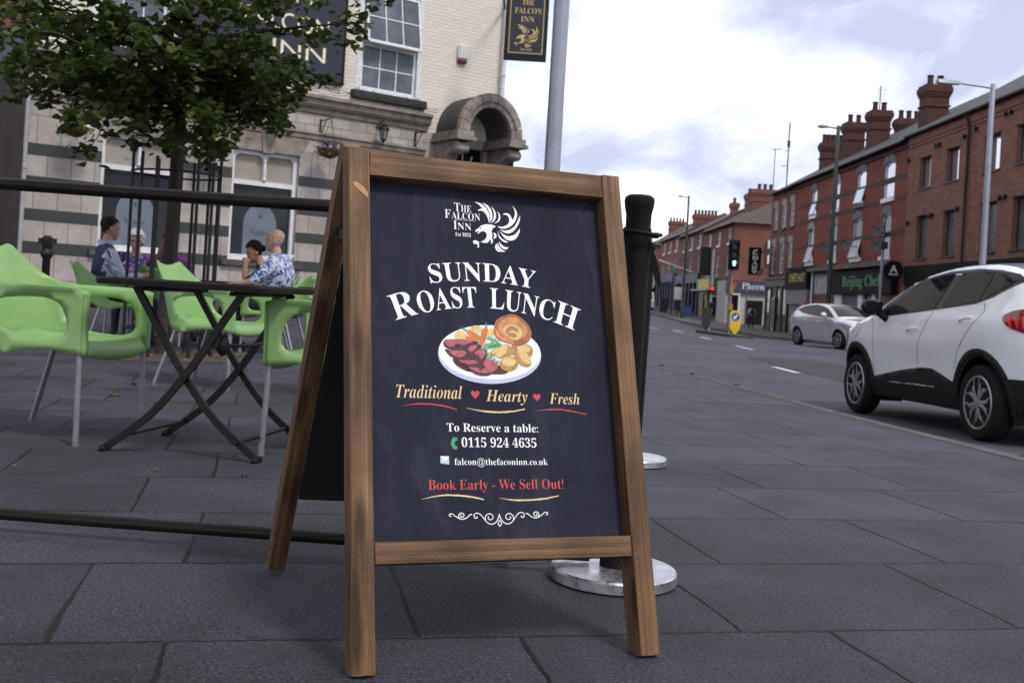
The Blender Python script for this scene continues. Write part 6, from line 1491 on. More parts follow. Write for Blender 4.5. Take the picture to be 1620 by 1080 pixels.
def make_car(name, label, cfg):
    t = thing(name, label, 'car', (0, 0, 0))
    ztab, rr = cfg['ztab'], cfg['r']
    top = [Vector(p) for p in cfg['top']]
    SIL = smooth_open(top, 7)
    fx, rx = cfg['fx'], cfg['rx']
    def dist(x, z):
        best = 9
        for a, b in zip(SIL, SIL[1:]):
            d = b - a; u = max(0, min(1, ((x - a.x) * d.x + (z - a.y) * d.y) / max(d.length_squared, 1e-9)))
            best = min(best, math.hypot(x - a.x - d.x * u, z - a.y - d.y * u))
        return best
    def W(x, z, off=0.0):
        w_ = lerp_s(ztab, z)
        if x > fx[0]: w_ *= 1 - fx[1] * ((x - fx[0]) / fx[2]) ** 2.2
        if x < -rx[0]: w_ *= 1 - rx[1] * ((-x - rx[0]) / rx[2]) ** 2.2
        for cx, cz, sx, sz, am in cfg['bulge']: w_ += am * math.exp(-((x - cx) / sx) ** 2 - ((z - cz) / sz) ** 2)
        d = dist(x, z)
        if d < rr: w_ -= rr - math.sqrt(max(0, rr * rr - (rr - d) ** 2))
        return w_ + off
    def lerp_s(tab, z):
        for (a, va), (b, vb) in zip(tab, tab[1:]):
            if z <= b:
                u = min(1, max(0, (z - a) / (b - a))); return va + (vb - va) * u
        return tab[-1][1]
    wf, wr, ar, wz = cfg['wf'], cfg['wr'], cfg['arch'], cfg['wheel']
    zb = cfg['zb']
    # outline of the side: silhouette, then the underside with the wheel arches
    side = [tuple(p) for p in SIL]
    def archpts(cx): return [(cx + ar * math.cos(q), wz + ar * math.sin(q)) for q in (math.pi + (-math.pi - .0) * -1 * k / 14 for k in range(15))]
    low = []
    a0 = math.asin((zb - wz) / ar) if abs(zb - wz) < ar else 0
    for cx in (wr, wf):
        s0 = math.pi - a0; s1 = a0
        low += [(cx + ar * math.cos(s0 + (s1 - s0) * k / 16), wz + ar * math.sin(s0 + (s1 - s0) * k / 16)) for k in range(17)]
    outline = side + low
    Y = {1: lambda x, z, o=0.0: (x, W(x, z, o), z), -1: lambda x, z, o=0.0: (x, -W(x, z, o), z)}
    # body shell: both sides + the strip that goes over the top
    mb = MB()
    st = cfg.get('step', .06)
    for sg in (1, -1): mb.cdt(outline, [], lambda x, z: Y[sg](x, z), st)
    rows = []; NJ = 12
    def top_pt(i, f, off=0.0):
        p = SIL[i]; tt = (SIL[min(i + 1, len(SIL) - 1)] - SIL[max(i - 1, 0)]).normalized(); nn = Vector((tt.y, -tt.x)) * -1
        if nn.dot(p - Vector((0, .6))) < 0: nn = -nn
        w_ = W(p.x, p.y); c = lerp_tab(cfg['crown'], p.x) * (1 - f * f) + off
        return (p.x + nn.x * c, f * w_, p.y + nn.y * c)
    # the silhouette is resampled the same way cdt does it, so the strip and the sides weld
    rows = [[top_pt(i, -1 + 2 * j / NJ) for j in range(NJ + 1)] for i in range(len(SIL))]
    mb.grid(rows)
    body = mb.build('body', cfg['paint'], t, smooth=38, weld=.004)
    # underbody and arch liners
    mb = MB(); mb.box(top[-1].x + .12, top[0].x - .12, -.62, .62, zb + .02, zb + .3)
    for cx in (wr, wf):
        for sg in (1, -1):
            mb.grid([[(cx + ar * math.cos(q), sg * yy, wz + ar * math.sin(q)) for yy in (W(cx + ar * math.cos(q), wz + ar * math.sin(q)) - .015, .5)] for q in (-.4 + (math.pi + .8) * k / 16 for k in range(17))])
    mb.build('underbody', M_CPLAS, t)
    def patch(nm, poly, m, off, sides=(1, -1), step=.05, th=0.0, parent=None, sm=True):
        outs = []
        for sg in sides:
            mb = MB(); mb.cdt(smooth_closed(poly, 4) if sm else poly, [], lambda x, z: Y[sg](x, z, off), step)
            o = mb.build(nm, m, parent or t, smooth=40)
            if th: md = o.modifiers.new('s', 'SOLIDIFY'); md.thickness = th; md.offset = -1 if sg > 0 else 1; md.use_even_offset = True
            outs.append(o)
        return outs
    for nm, poly, m, off, sides, sm in cfg['patch']: patch(nm, poly, m, off, sides, .05, sm=sm)
    for nm, poly, m, off, th in cfg['thick']: patch(nm, poly, m, off, (1, -1), .05, th, None, False)
    for nm, i0, i1, f0, f1, m, off in cfg['over']:       # panes and panels over the top
        idx = [i for i in range(len(SIL)) if i0 <= i <= i1]
        mb = MB(); mb.grid([[top_pt(i, f0 + (f1 - f0) * j / 10, off) for j in range(11)] for i in idx]); mb.build(nm, m, t, smooth=50)
    for sg in (1, -1):
        for ln in cfg['seams']:
            mb = MB(); P = smooth_open(ln, 6); rows = []
            for i, p in enumerate(P):
                tt = (P[min(i + 1, len(P) - 1)] - P[max(i - 1, 0)]).normalized(); nn = Vector((-tt.y, tt.x)) * .0028
                rows.append([Y[sg](p.x + nn.x, p.y + nn.y, .0022), Y[sg](p.x - nn.x, p.y - nn.y, .0022)])
            mb.grid(rows); mb.build('panel_seam', M_SEAM, body, recalc=False)
        for hx, hz, hl in cfg['handles']:
            mb = MB(); y0 = W(hx, hz); rows = []
            for k in range(9):
                f = k / 8; x = hx - hl / 2 + hl * f; o = .008 + .028 * math.sin(math.pi * min(1, max(0, f * 1.0))) ** .5
                rows.append([(x, sg * (W(x, hz) + o + .008 * math.cos(q)), hz + (f - .5) * -.03 + .016 * math.sin(q)) for q in (2 * math.pi * j / 8 for j in range(8))])
            vs = mb.grid(rows, True); mb.f(vs[0]); mb.f(vs[-1]); mb.build('door_handle', cfg['paint'], t, smooth=60)
        mx, mz = cfg['mirror']; yb = W(mx, mz - .05)
        mb = MB(); mb.blob((mx + .02, sg * (yb + .17), mz + .03), .075, .115, .085, 16, 10); mb.tube([(mx, sg * (yb - .02), mz - .1), (mx, sg * (yb + .07), mz - .05), (mx + .01, sg * (yb + .12), mz)], [.04, .035, .04], 10)
        mr = mb.build('wing_mirror', cfg['mirrorm'], t, smooth=60)
        mb = MB(); mb.obox((mx - .047, sg * (yb + .17), mz + .03), .01, .17, .11); mb.build('mirror_glass', M_CGLASS, mr)
    # wheels
    tw = .2
    for cx in (wf, wr):
        for sg in (1, -1):
            yo = cfg['track']; Rw = wz
            w0 = MB(Matrix.Translation((cx, sg * (yo - tw / 2), wz)) @ Matrix.Rotation(R(-90 * sg), 4, 'X'))
            rim = Rw * .70
            w0.lathe([(rim, -tw / 2 + .02), (rim + .04, -tw / 2), (Rw - .03, -tw / 2 + .005), (Rw - .006, -tw / 2 + .035), (Rw, 0), (Rw - .006, tw / 2 - .035), (Rw - .03, tw / 2 - .005), (rim + .04, tw / 2), (rim, tw / 2 - .012)], (0, 0, 0), 36)
            wh = w0.build('wheel', M_TYRE, t, smooth=40)
            M0 = Matrix.Translation((cx, sg * (yo - tw / 2), wz)) @ Matrix.Rotation(R(-90 * sg), 4, 'X')
            mb = MB(M0); mb.lathe([(rim + .002, tw / 2 - .014), (rim - .006, tw / 2 - .004), (rim - .02, tw / 2 - .008), (rim - .03, tw / 2 - .05)], (0, 0, 0), 36)
            Rv = lambda r, a, h: (r * math.cos(a), r * math.sin(a), h)
            for k in range(5):
                a = 2 * math.pi * k / 5 + cfg.get('wrot', .3)
                for s2 in (1, -1):
                    if cfg['style'] == 'y':
                        P = [(.03, s2 * .1), (.09, s2 * .2), (.135, s2 * .22), (.165, s2 * .36), (rim - .01, s2 * .44)]
                    else: P = [(.03, s2 * .1), (.1, s2 * .16), (rim - .01, s2 * .2)]
                    rows = []
                    for i, (r, da) in enumerate(P):
                        wd = .0185 if cfg['style'] == 'y' else .022; h = tw / 2 - .012 + (.008 if i < 3 else 0)
                        c = Vector((r * math.cos(a + da), r * math.sin(a + da))); nx = Vector((-math.sin(a + da), math.cos(a + da))) * wd
                        if i in (2, 3) and cfg['style'] == 'y': nx = nx * .8 + Vector((math.cos(a + da), math.sin(a + da))) * wd * .6 * s2 * -1
                        rows.append([(c.x + nx.x, c.y + nx.y, h - .03), (c.x + nx.x, c.y + nx.y, h - .004), (c.x, c.y, h + .002), (c.x - nx.x, c.y - nx.y, h - .004), (c.x - nx.x, c.y - nx.y, h - .03)])
                    mb.grid(rows)
            mb.lathe([(.045, tw / 2 - .03), (.045, tw / 2 - .004), (.03, tw / 2), (.001, tw / 2 + .001)], (0, 0, 0), 16)
            mb.build('rim', M_ALLOY, wh, smooth=35)
            mb = MB(M0); mb.lathe([(rim - .028, tw / 2 - .05), (.12, tw / 2 - .075), (.001, tw / 2 - .075)], (0, 0, 0), 24); mb.build('brake_disc', M_ALLOYD, wh)
    return t
cap_top = [(1.93, .27), (2.08, .34), (2.135, .5), (2.12, .68), (2.03, .82), (1.86, .93), (1.6, 1.0), (1.3, 1.06), (1.08, 1.115), (.9, 1.2), (.62, 1.35), (.35, 1.46), (.05, 1.53), (-.35, 1.565), (-.8, 1.565), (-1.2, 1.53), (-1.48, 1.475), (-1.66, 1.415), (-1.76, 1.3), (-1.86, 1.12), (-1.955, 1.0), (-1.985, .85), (-1.99, .62), (-1.96, .45), (-1.86, .33)]
L6 = lambda a, b: (a * 7, b * 7)
suv_cfg = dict(paint=M_CWHITE, top=cap_top, ztab=[(.2, .80), (.4, .855), (.62, .882), (.85, .888), (1.02, .868), (1.12, .828), (1.5, .66), (1.6, .6)], r=.085, fx=(1.2, .30, .95), rx=(1.35, .17, .65), zb=.25,
  bulge=[(-1.3, .98, .5, .16, .028), (1.3, .9, .45, .14, .014), (-.2, .62, .9, .12, -.02)], crown=[(-2, .07), (-1.75, .06), (-1.4, .035), (.3, .03), (1.0, .05), (1.4, .03), (1.85, .06), (2.1, .16)],
  wf=1.303, wr=-1.303, arch=.40, wheel=.334, track=.885, style='y', wrot=.5,
  patch=[('window_surround', [(1.13, 1.085), (.86, 1.215), (.47, 1.372), (.1, 1.47), (-.3, 1.518), (-.8, 1.522), (-1.2, 1.492), (-1.5, 1.445), (-1.665, 1.385), (-1.5, 1.325), (-1.3, 1.245), (-1.08, 1.19), (-.6, 1.155), (0, 1.115), (.6, 1.075)], M_CBLK, .004, (1, -1), False),
         ('front_quarter_glass', [(1.02, 1.115), (.86, 1.2), (.73, 1.255), (.73, 1.09)], M_CGLASS, .008, (1, -1), False),
         ('front_door_window', [(.7, 1.088), (.7, 1.27), (.45, 1.365), (.1, 1.445), (-.3, 1.488), (-.43, 1.492), (-.335, 1.155), (.2, 1.115)], M_CGLASS, .008, (1, -1), False),
         ('rear_door_window', [(-.47, 1.165), (-.57, 1.49), (-.9, 1.492), (-1.14, 1.478), (-1.1, 1.215), (-.8, 1.185)], M_CGLASS, .008, (1, -1), False),
         ('rear_quarter_glass', [(-1.19, 1.47), (-1.4, 1.435), (-1.55, 1.39), (-1.35, 1.305), (-1.17, 1.235)], M_CGLASS, .008, (1, -1), False),
         ('tail_lamp', [(-1.6, 1.075), (-1.68, 1.12), (-1.8, 1.14), (-1.92, 1.1), (-1.965, .98), (-1.93, .93), (-1.8, .955), (-1.68, 1.0)], M_TAIL, .012, (1, -1), True)] + [('tail_lamp_bar', [(-1.66 - .07 * k, 1.075), (-1.68 - .07 * k, 1.085), (-1.72 - .07 * k, 1.03), (-1.74 - .06 * k, .985), (-1.72 - .06 * k, .98), (-1.69 - .07 * k, 1.03)], M_TAILB, .015, (1, -1), False) for k in range(4)] + [('headlamp', [(1.62, .86), (1.75, .92), (1.9, .87), (2.05, .76), (2.06, .68), (1.9, .7), (1.72, .77)], M_HEADL, .008, (1, -1), True)],
  thick=[('sill_cladding', [(.93, .425), (.6, .475), (.2, .535), (-.2, .58), (-.42, .585), (-.62, .54), (-.92, .46), (-.92, .235), (.93, .235)], M_CPLAS, .012, .02),
         ('arch_trim', [(wc + .40 * math.cos(q), .334 + .40 * math.sin(q)) for wc in (1.303,) for q in (R(-12) + R(204) * k / 22 for k in range(23))] + [(1.303 + .462 * math.cos(q), .334 + .462 * math.sin(q)) for q in (R(192) - R(204) * k / 22 for k in range(23))], M_CPLAS, .016, .03),
         ('arch_trim', [(-1.303 + .40 * math.cos(q), .334 + .40 * math.sin(q)) for q in (R(-12) + R(204) * k / 22 for k in range(23))] + [(-1.303 + .462 * math.cos(q), .334 + .462 * math.sin(q)) for q in (R(192) - R(204) * k / 22 for k in range(23))], M_CPLAS, .016, .03),
         ('rear_bumper_cladding', [(-1.72, .56), (-1.97, .565), (-1.97, .46), (-1.88, .345), (-1.76, .27)], M_CPLAS, .014, .02),
         ('rear_reflector', [(-1.88, .5), (-1.965, .5), (-1.96, .46), (-1.88, .46)], M_TAIL, .018, .01),
         ('chrome_strip', [(.5, .405), (.0, .415), (-.5, .418), (-.5, .402), (.0, .399), (.5, .392)], M_CHROME, .018, .006)],
  over=[('windscreen', *L6(8.2, 11.1), -.93, .93, M_CGLASS, .006), ('roof_panel', *L6(11.3, 16.6), -.99, .99, M_CBLK, .004), ('rear_window', *L6(17.2, 18.8), -.85, .85, M_CGLASS, .006)],
  seams=[[(1.0, 1.07), (.89, .96), (.86, .7), (.85, .44)], [(-.33, 1.13), (-.27, .98), (-.17, .82), (-.13, .6)], [(-1.2, 1.2), (-1.28, 1.1), (-1.1, .92), (-.93, .75), (-.86, .6)], [(1.28, 1.05), (1.2, .95), (1.3, .83)]],
  handles=[(-.02, .945, .22), (-1.05, 1.05, .24)], mirror=(.62, 1.13), mirrorm=M_CBLK)
suv = make_car('parked_car', 'white crossover car with black roof and cladding parked at the near kerb', suv_cfg)
# bright bars in the left tail lamp
yawc = math.atan2(.997, -.073)
suv.location = (3.74 + .885 * .95 * .997, 9.735 + .885 * .95 * .073, -.235); suv.rotation_euler = (0, R(1.2), yawc); suv.scale = (.95, .95, .95)
rio_top = [(1.9, .25), (2.02, .33), (2.05, .5), (2.03, .66), (1.93, .78), (1.7, .88), (1.4, .95), (1.05, 1.02), (.8, 1.13), (.4, 1.31), (.1, 1.4), (-.3, 1.45), (-.8, 1.45), (-1.2, 1.41), (-1.55, 1.34), (-1.68, 1.25), (-1.8, 1.08), (-1.9, .93), (-1.95, .75), (-1.95, .5), (-1.88, .3)]
rio_cfg = dict(paint=M_CSILV, top=rio_top, ztab=[(.2, .78), (.4, .83), (.6, .855), (.8, .86), (.95, .84), (1.05, .80), (1.4, .62), (1.5, .58)], r=.085, fx=(1.15, .28, .9), rx=(1.35, .16, .62), zb=.22, step=.09,
  bulge=[(-1.25, .85, .5, .14, .02), (1.25, .8, .4, .14, .02), (0, .55, .9, .12, -.02)], crown=[(-2, .07), (-1.4, .035), (.3, .03), (.9, .05), (1.3, .03), (1.75, .06), (2.0, .15)],
  wf=1.285, wr=-1.285, arch=.36, wheel=.31, track=.85, style='t', wrot=.2,
  patch=[('window_surround', [(.95, 1.03), (.65, 1.17), (.35, 1.3), (0, 1.385), (-.4, 1.42), (-.9, 1.4), (-1.3, 1.32), (-1.5, 1.22), (-1.1, 1.12), (-.4, 1.06), (.4, 1.02)], M_CBLK, .004, (1, -1), False),
         ('front_door_window', [(.85, 1.045), (.6, 1.165), (.3, 1.285), (0, 1.355), (-.1, 1.37), (-.06, 1.06), (.4, 1.04)], M_CGLASS, .009, (1, -1), False),
         ('rear_door_window', [(-.17, 1.07), (-.2, 1.38), (-.5, 1.39), (-.88, 1.37), (-1.05, 1.3), (-1.0, 1.13), (-.6, 1.09)], M_CGLASS, .009, (1, -1), False),
         ('tail_lamp', [(-1.6, 1.0), (-1.75, 1.06), (-1.86, .95), (-1.8, .8), (-1.65, .9)], M_TAIL, .01, (1, -1), True),
         ('headlamp', [(1.38, .84), (1.55, .88), (1.75, .82), (1.92, .72), (1.97, .64), (1.8, .62), (1.6, .7)], M_HEADL, .008, (1, -1), True)],
  thick=[('fog_lamp_surround', [(1.8, .42), (1.98, .44), (2.0, .32), (1.9, .28)], M_CPLAS, .01, .015)],
  over=[('windscreen', *L6(7.15, 9.9), -.93, .93, M_CGLASS, .006), ('grille', *L6(2.55, 3.3), -.42, .42, M_CPLAS, .006), ('air_intake', *L6(.8, 2.0), -.55, .55, M_CPLAS, .006), ('number_plate', *L6(2.1, 2.5), -.3, .3, M_UPVC, .012), ('rear_window', *L6(15, 16.6), -.85, .85, M_CGLASS, .006)],
  seams=[[(.85, 1.0), (.8, .8), (.78, .35)], [(-.12, 1.04), (-.1, .8), (-.1, .35)], [(-1.0, 1.1), (-.95, .8), (-.85, .55)]], handles=[(.06, .86, .18), (-.78, .89, .18)], mirror=(.6, 1.06), mirrorm=M_CSILV)
rio = make_car('parked_car', 'silver hatchback standing across the road in front of the takeaway', rio_cfg)
rio.location = (10.95, 34.75, z_road(10.9, 34.7)); rio.rotation_euler = (0, 0, math.atan2(-2.45, .62))
# far white van
vb = thing('parked_van', 'small white van far down the road beside the barrier post', 'van', (15.0, 112, z_far(112) - .1))
zz = z_far(112) - .1
mb = MB(); pr = [(0, .3), (0, 1.0), (.25, 1.15), (.75, 1.95), (3.9, 1.95), (4.0, 1.8), (4.0, .3)]
mb.prism(pr, lambda a, z: (13.3, 110 + a, zz + z), lambda a, z: (15.0, 110 + a, zz + z)); mb.build('body', M_CWHITE, vb)
mb = MB(); mb.poly([(13.45, 110.28, zz + 1.22), (14.85, 110.28, zz + 1.22), (14.75, 110.68, zz + 1.86), (13.55, 110.68, zz + 1.86)]); mb.build('windscreen', M_CGLASS, vb)
for y in (110.8, 113.2):
    for x in (13.35, 14.8): mb = MB(); mb.tube([(x, y, zz + .32), (x + .2, y, zz + .32)], .32, 16); mb.build('wheel', M_TYRE, vb)
# ------------------------------------------------------------------ people
M_SKIN = mat('skin', (.42, .22, .15), .55, var=.12, scale=9); M_SKINR = mat('ruddy skin', (.46, .29, .23), .5, var=.16, scale=9)
M_EYE = mat('eye dark', (.02, .015, .012), .3); M_LIP = mat('lips', (.3, .09, .08), .5)
M_NAVYG = mat('navy gilet', (.022, .03, .085), .75, var=.3, scale=9); M_DENIM = mat('dark trousers', (.02, .022, .035), .85, var=.3, scale=10)
M_HBR = mat('dark brown hair', (.022, .012, .008), .7, var=.5, scale=40, spec=.15); M_HWH = mat('white hair', (.62, .61, .6), .7, var=.2, scale=40); M_HAUB = mat('auburn hair', (.075, .025, .012), .5, var=.5, scale=40); M_HBL = mat('black hair', (.006, .005, .005), .75, var=.4, scale=40, spec=.12)
M_PURP = mat('purple top', (.2, .05, .22), .8, var=.4, scale=14); M_BLKT = mat('black top', (.012, .012, .014), .85); M_WHT = mat('white t-shirt', (.55, .55, .55), .85); M_SHOE = mat('dark shoes', (.012, .011, .01), .6)
def pattern_mat(name, a, b, scale, thr, c=None):
    m, n, l, p = new_mat(name); t = n.new('ShaderNodeTexCoord'); ns = n.new('ShaderNodeTexNoise'); ns.inputs['Scale'].default_value = scale; ns.inputs['Detail'].default_value = 2; ns.inputs['Distortion'].default_value = 1.5
    l.new(t.outputs['Object'], ns.inputs['Vector']); r = n.new('ShaderNodeValToRGB'); r.color_ramp.interpolation = 'CONSTANT'; e = r.color_ramp.elements
    e[0].position = 0; e[0].color = c4(a); e[1].position = thr; e[1].color = c4(b)
    if c: q = e.new(thr - .07); q.color = c4(c)
    l.new(ns.outputs['Fac'], r.inputs[0]); l.new(r.outputs[0], p.inputs['Base Color']); p.inputs['Roughness'].default_value = .85; return m
M_FLOR = pattern_mat('blue floral shirt', (.02, .035, .19), (.6, .63, .72), 20, .5, (.1, .18, .42)); M_LADY = pattern_mat('blue and pink patterned top', (.03, .05, .28), (.5, .3, .36), 22, .56, (.14, .06, .3))
def stripe_mat():
    m, n, l, p = new_mat('striped shirt'); t = n.new('ShaderNodeTexCoord'); w_ = n.new('ShaderNodeTexWave'); w_.inputs['Scale'].default_value = 14; w_.bands_direction = 'DIAGONAL'; l.new(t.outputs['Object'], w_.inputs['Vector'])
    r = n.new('ShaderNodeValToRGB'); e = r.color_ramp.elements; e[0].position = .45; e[0].color = (.3, .33, .46, 1); e[1].position = .6; e[1].color = (.6, .61, .68, 1)
    l.new(w_.outputs['Fac'], r.inputs[0]); l.new(r.outputs[0], p.inputs['Base Color']); p.inputs['Roughness'].default_value = .85; return m
M_STRIPE = stripe_mat()
HEADT = [(0, .018, .07, .03), (.012, .036, .085, .01), (.035, .05, .092, -.02), (.065, .06, .091, -.05), (.09, .066, .088, -.068), (.115, .07, .086, -.082), (.145, .0745, .088, -.09), (.175, .072, .08, -.088), (.2, .06, .06, -.074), (.218, .042, .036, -.05), (.229, .018, .008, -.02), (.231, .002, -.005, -.008)]
def head_rows(k=1.0, n=20):
    rows = []
    for z, w_, f, b in HEADT:
        c = (f + b) / 2; d = (f - b) / 2; row = []
        for j in range(n):
            a = 2 * math.pi * j / n; x = c + d * math.cos(a); y = w_ * math.copysign(abs(math.sin(a)) ** .85, math.sin(a))
            if k == 1.0 and abs(a if a < math.pi else a - 2 * math.pi) < .2:
                x += lerp_tab([(.045, 0), (.062, .004), (.075, .021), (.085, .018), (.115, .002), (.13, 0)], z)
            row.append((x * k if k != 1 else x, y * k, z if k == 1 else .115 + (z - .115) * k))
        rows.append(row)
    return rows
def person(label, loc, rz, J, mats, head, hair, seat=True, k=1.0, extra=None):
    """J: joint name -> local position (x forward, y left); mats: dict region -> material; head = (pos, yaw, pitch)."""
    t = thing('person', label, 'person', loc, rz)
    Mw = WM[t.name] @ Matrix.Scale(k, 4)
    B = dict(pelvis=.125, waist=.125, chest=.145, neck0=.062, neck1=.052, head=.05)
    for s in 'LR': B.update({'hip' + s: .095, 'knee' + s: .062, 'ank' + s: .042, 'toe' + s: .038, 'sho' + s: .068, 'elb' + s: .047, 'wri' + s: .031, 'mid' + s: .034})
    names = [n for n in B if n in J]; mats_l = []; E = [('pelvis', 'waist'), ('waist', 'chest'), ('chest', 'neck0'), ('neck0', 'neck1'), ('neck1', 'head')]
    for s in 'LR': E += [('pelvis', 'hip' + s), ('hip' + s, 'knee' + s), ('knee' + s, 'ank' + s), ('ank' + s, 'toe' + s), ('chest', 'sho' + s), ('sho' + s, 'elb' + s), ('elb' + s, 'wri' + s)]
    E = [e for e in E if e[0] in J and e[1] in J]
    me = bpy.data.meshes.new('sk'); me.from_pydata([J[n] for n in names], [(names.index(a), names.index(b)) for a, b in E], [])
    o = bpy.data.objects.new('sk', me); COL.objects.link(o); sk = o.modifiers.new('s', 'SKIN'); sk.use_smooth_shade = True; sb = o.modifiers.new('b', 'SUBSURF'); sb.levels = 2; sb.render_levels = 2
    fat = mats.get('fat', 1.0)
    for i, n in enumerate(names):
        r = B[n] * (fat if n in ('pelvis', 'waist', 'chest', 'shoL', 'shoR') else 1); me.skin_vertices[0].data[i].radius = (r, r); me.skin_vertices[0].data[i].use_root = (n == 'pelvis')
    bpy.context.view_layer.update()
    em = bpy.data.meshes.new_from_object(o.evaluated_get(bpy.context.evaluated_depsgraph_get())); bpy.data.objects.remove(o); bpy.data.meshes.remove(me)
    reg = {'pelvis': 'legs', 'waist': 'top', 'chest': 'top', 'neck0': 'skin', 'neck1': 'skin', 'head': 'skin'}
    ml = []; idx = {}
    def mi(m):
        if m.name not in idx: idx[m.name] = len(ml); ml.append(m)
        return idx[m.name]
    mb = MB(Mw); vs = [mb.v(v.co) for v in em.vertices]; segs = []
    for a, b in E:
        A, Bv = Vector(J[a]), Vector(J[b]); g = b[:-1] if b[-1] in 'LR' else b
        key = {'waist': 'top', 'chest': 'top', 'neck0': 'top', 'neck1': 'skin', 'head': 'skin', 'hip': 'legs', 'knee': 'legs', 'ank': 'legs', 'toe': 'shoes', 'sho': 'top', 'elb': 'sleeve', 'wri': 'fore'}[g]; segs.append((A, Bv, key))
    for p in em.polygons:
        c = p.center; best = None
        for A, Bv, key in segs:
            d = Bv - A; u = max(0, min(1, (c - A).dot(d) / d.length_squared)); q = (c - A - d * u).length
            if best is None or q < best[0]: best = (q, key)
        mb.mi = mi(mats.get(best[1]) or mats['top']); mb.f([vs[i] for i in p.vertices])
    bpy.data.meshes.remove(em)
    # head with nose, ears, eyes, mouth
    hp, hy, hpitch = head
    MH = Mw @ Matrix.Translation(hp) @ Matrix.Rotation(hy, 4, 'Z') @ Matrix.Rotation(hpitch, 4, 'Y')
    M0 = mb.M; mb.M = MH; mb.mi = mi(mats['skin']); rws = head_rows(); hv = mb.grid(rws, True); mb.f(hv[0][::-1]); mb.f(hv[-1])
    for sg in (1, -1):
        mb.blob((-.005, sg * .074, .1), .02, .009, .032, 10, 8, Matrix.Rotation(R(-15), 3, 'Y')); mb.blob((.0, sg * .078, .102), .01, .006, .02, 8, 6)
        mb.mi = mi(M_EYE); mb.blob((.083, sg * .03, .118), .008, .013, .007, 8, 6); mb.mi = mi(hair[0]) if hair else mi(mats['skin']); mb.obox((.086, sg * .031, .136), .008, .03, .006); mb.mi = mi(mats['skin'])
    mb.mi = mi(M_LIP); mb.blob((.088, 0, .048), .008, .024, .006, 10, 6); mb.M = M0; mb.mi = mi(mats['skin'])
    # hands: palm, four curled fingers and a thumb
    for s in 'LR':
        if 'wri' + s not in J: continue
        wv, ev = Vector(J['wri' + s]), Vector(J['elb' + s]); d = (wv - ev).normalized(); up = Vector(J.get('palm' + s, (0, 0, 1))); sd = d.cross(up).normalized(); up = sd.cross(d)
        mb.tube([wv - d * .02, wv + d * .03, wv + d * .075], [.026, .031, .03], 10); sgn = 1 if s == 'L' else -1; cu = J.get('curl' + s, .5)
        for f in range(4):
            b = wv + d * .07 + sd * (f - 1.5) * .017; L = (.072, .08, .075, .06)[f]; a1, a2 = cu * .6 + .1 * f * cu, cu * 1.5
            p1 = b + (d * math.cos(a1) - up * math.sin(a1)) * L * .5; p2 = p1 + (d * math.cos(a2) - up * math.sin(a2)) * L * .5; mb.tube([b, p1, p2], [.0095, .009, .007], 7)
        b = wv + d * .03 + sd * sgn * .024; mb.tube([b, b + (d * .6 + sd * sgn * .7) * .035, b + (d * .95 + sd * sgn * .4 - up * .3) * .06], [.011, .01, .008], 7)
    body = mb.build('body', ml, t, smooth=60)
    if hair:
        m, style = hair[0], hair[1]; mb = MB(MH)
        base = head_rows(1.035 if style == 'short' else 1.07); n = len(base[0]); rg = random.Random(len(label))
        rows = []
        for i, row in enumerate(base):
            z = HEADT[i][0]; r2 = []
            for j, p in enumerate(row):
                a = 2 * math.pi * j / n; a = a if a < math.pi else a - 2 * math.pi; q = Vector(p); d = Vector((q.x + .005, q.y, (q.z - .12) * .6)).normalized()
                q += d * (.004 + .012 * rg.random() * (1 if style != 'short' else .15) + (.012 if style == 'wavy' else 0)); r2.append((q, abs(a), z))
            rows.append(r2)
        V = [[mb.v(p[0]) for p in r] for r in rows]
        lim = {'short': [(.0, 9), (.06, 2.5), (.09, 1.7), (.13, 1.35), (.155, 1.0), (.17, 0)], 'wavy': [(.0, 9), (.03, 2.3), (.07, 1.6), (.12, 1.25), (.15, .9), (.17, 0)], 'long': [(.0, 1.75), (.1, 1.35), (.15, .8), (.17, 0)], 'tied': [(.0, 9), (.05, 2.4), (.09, 1.6), (.13, 1.2), (.155, .8), (.165, 0)]}[style]
        for i in range(len(rows) - 1):
            for j in range(n):
                j2 = (j + 1) % n
                if min(rows[i][j][1], rows[i][j2][1]) >= lerp_tab(lim, rows[i][j][2]): mb.f([V[i][j], V[i][j2], V[i + 1][j2], V[i + 1][j]])
        mb.f(V[-1])
        if style == 'long':
            for k2 in range(60):
                a = math.pi + rg.uniform(-1.5, 1.5); x0, y0 = -.01 + .085 * math.cos(a), .078 * math.sin(a); mb.tube([(x0, y0, .1), (x0 * 1.15 - .02, y0 * 1.1, .0), (x0 * 1.1 - .035, y0 * 1.2, -.1), (x0 - .04, y0 * 1.15, -.2 - .07 * rg.random())], [.016, .018, .016, .005], 6)
        if style == 'tied': mb.blob((-.105, 0, .12), .035, .035, .04, 10, 8)
        if style == 'wavy':
            for k2 in range(90):
                a = rg.uniform(.9, 5.4); z = rg.uniform(.07, .21); w_ = lerp_tab([(h[0], h[1]) for h in HEADT], z); f = lerp_tab([(h[0], h[2]) for h in HEADT], z); b = lerp_tab([(h[0], h[3]) for h in HEADT], z)
                mb.blob(((f + b) / 2 + (f - b) / 2 * 1.1 * math.cos(a), w_ * 1.1 * math.sin(a), z), .018, .018, .016, 7, 5)
        mb.build('hair', m, t, smooth=60, recalc=True)
    if extra: extra(t, Mw, MH)
    return t
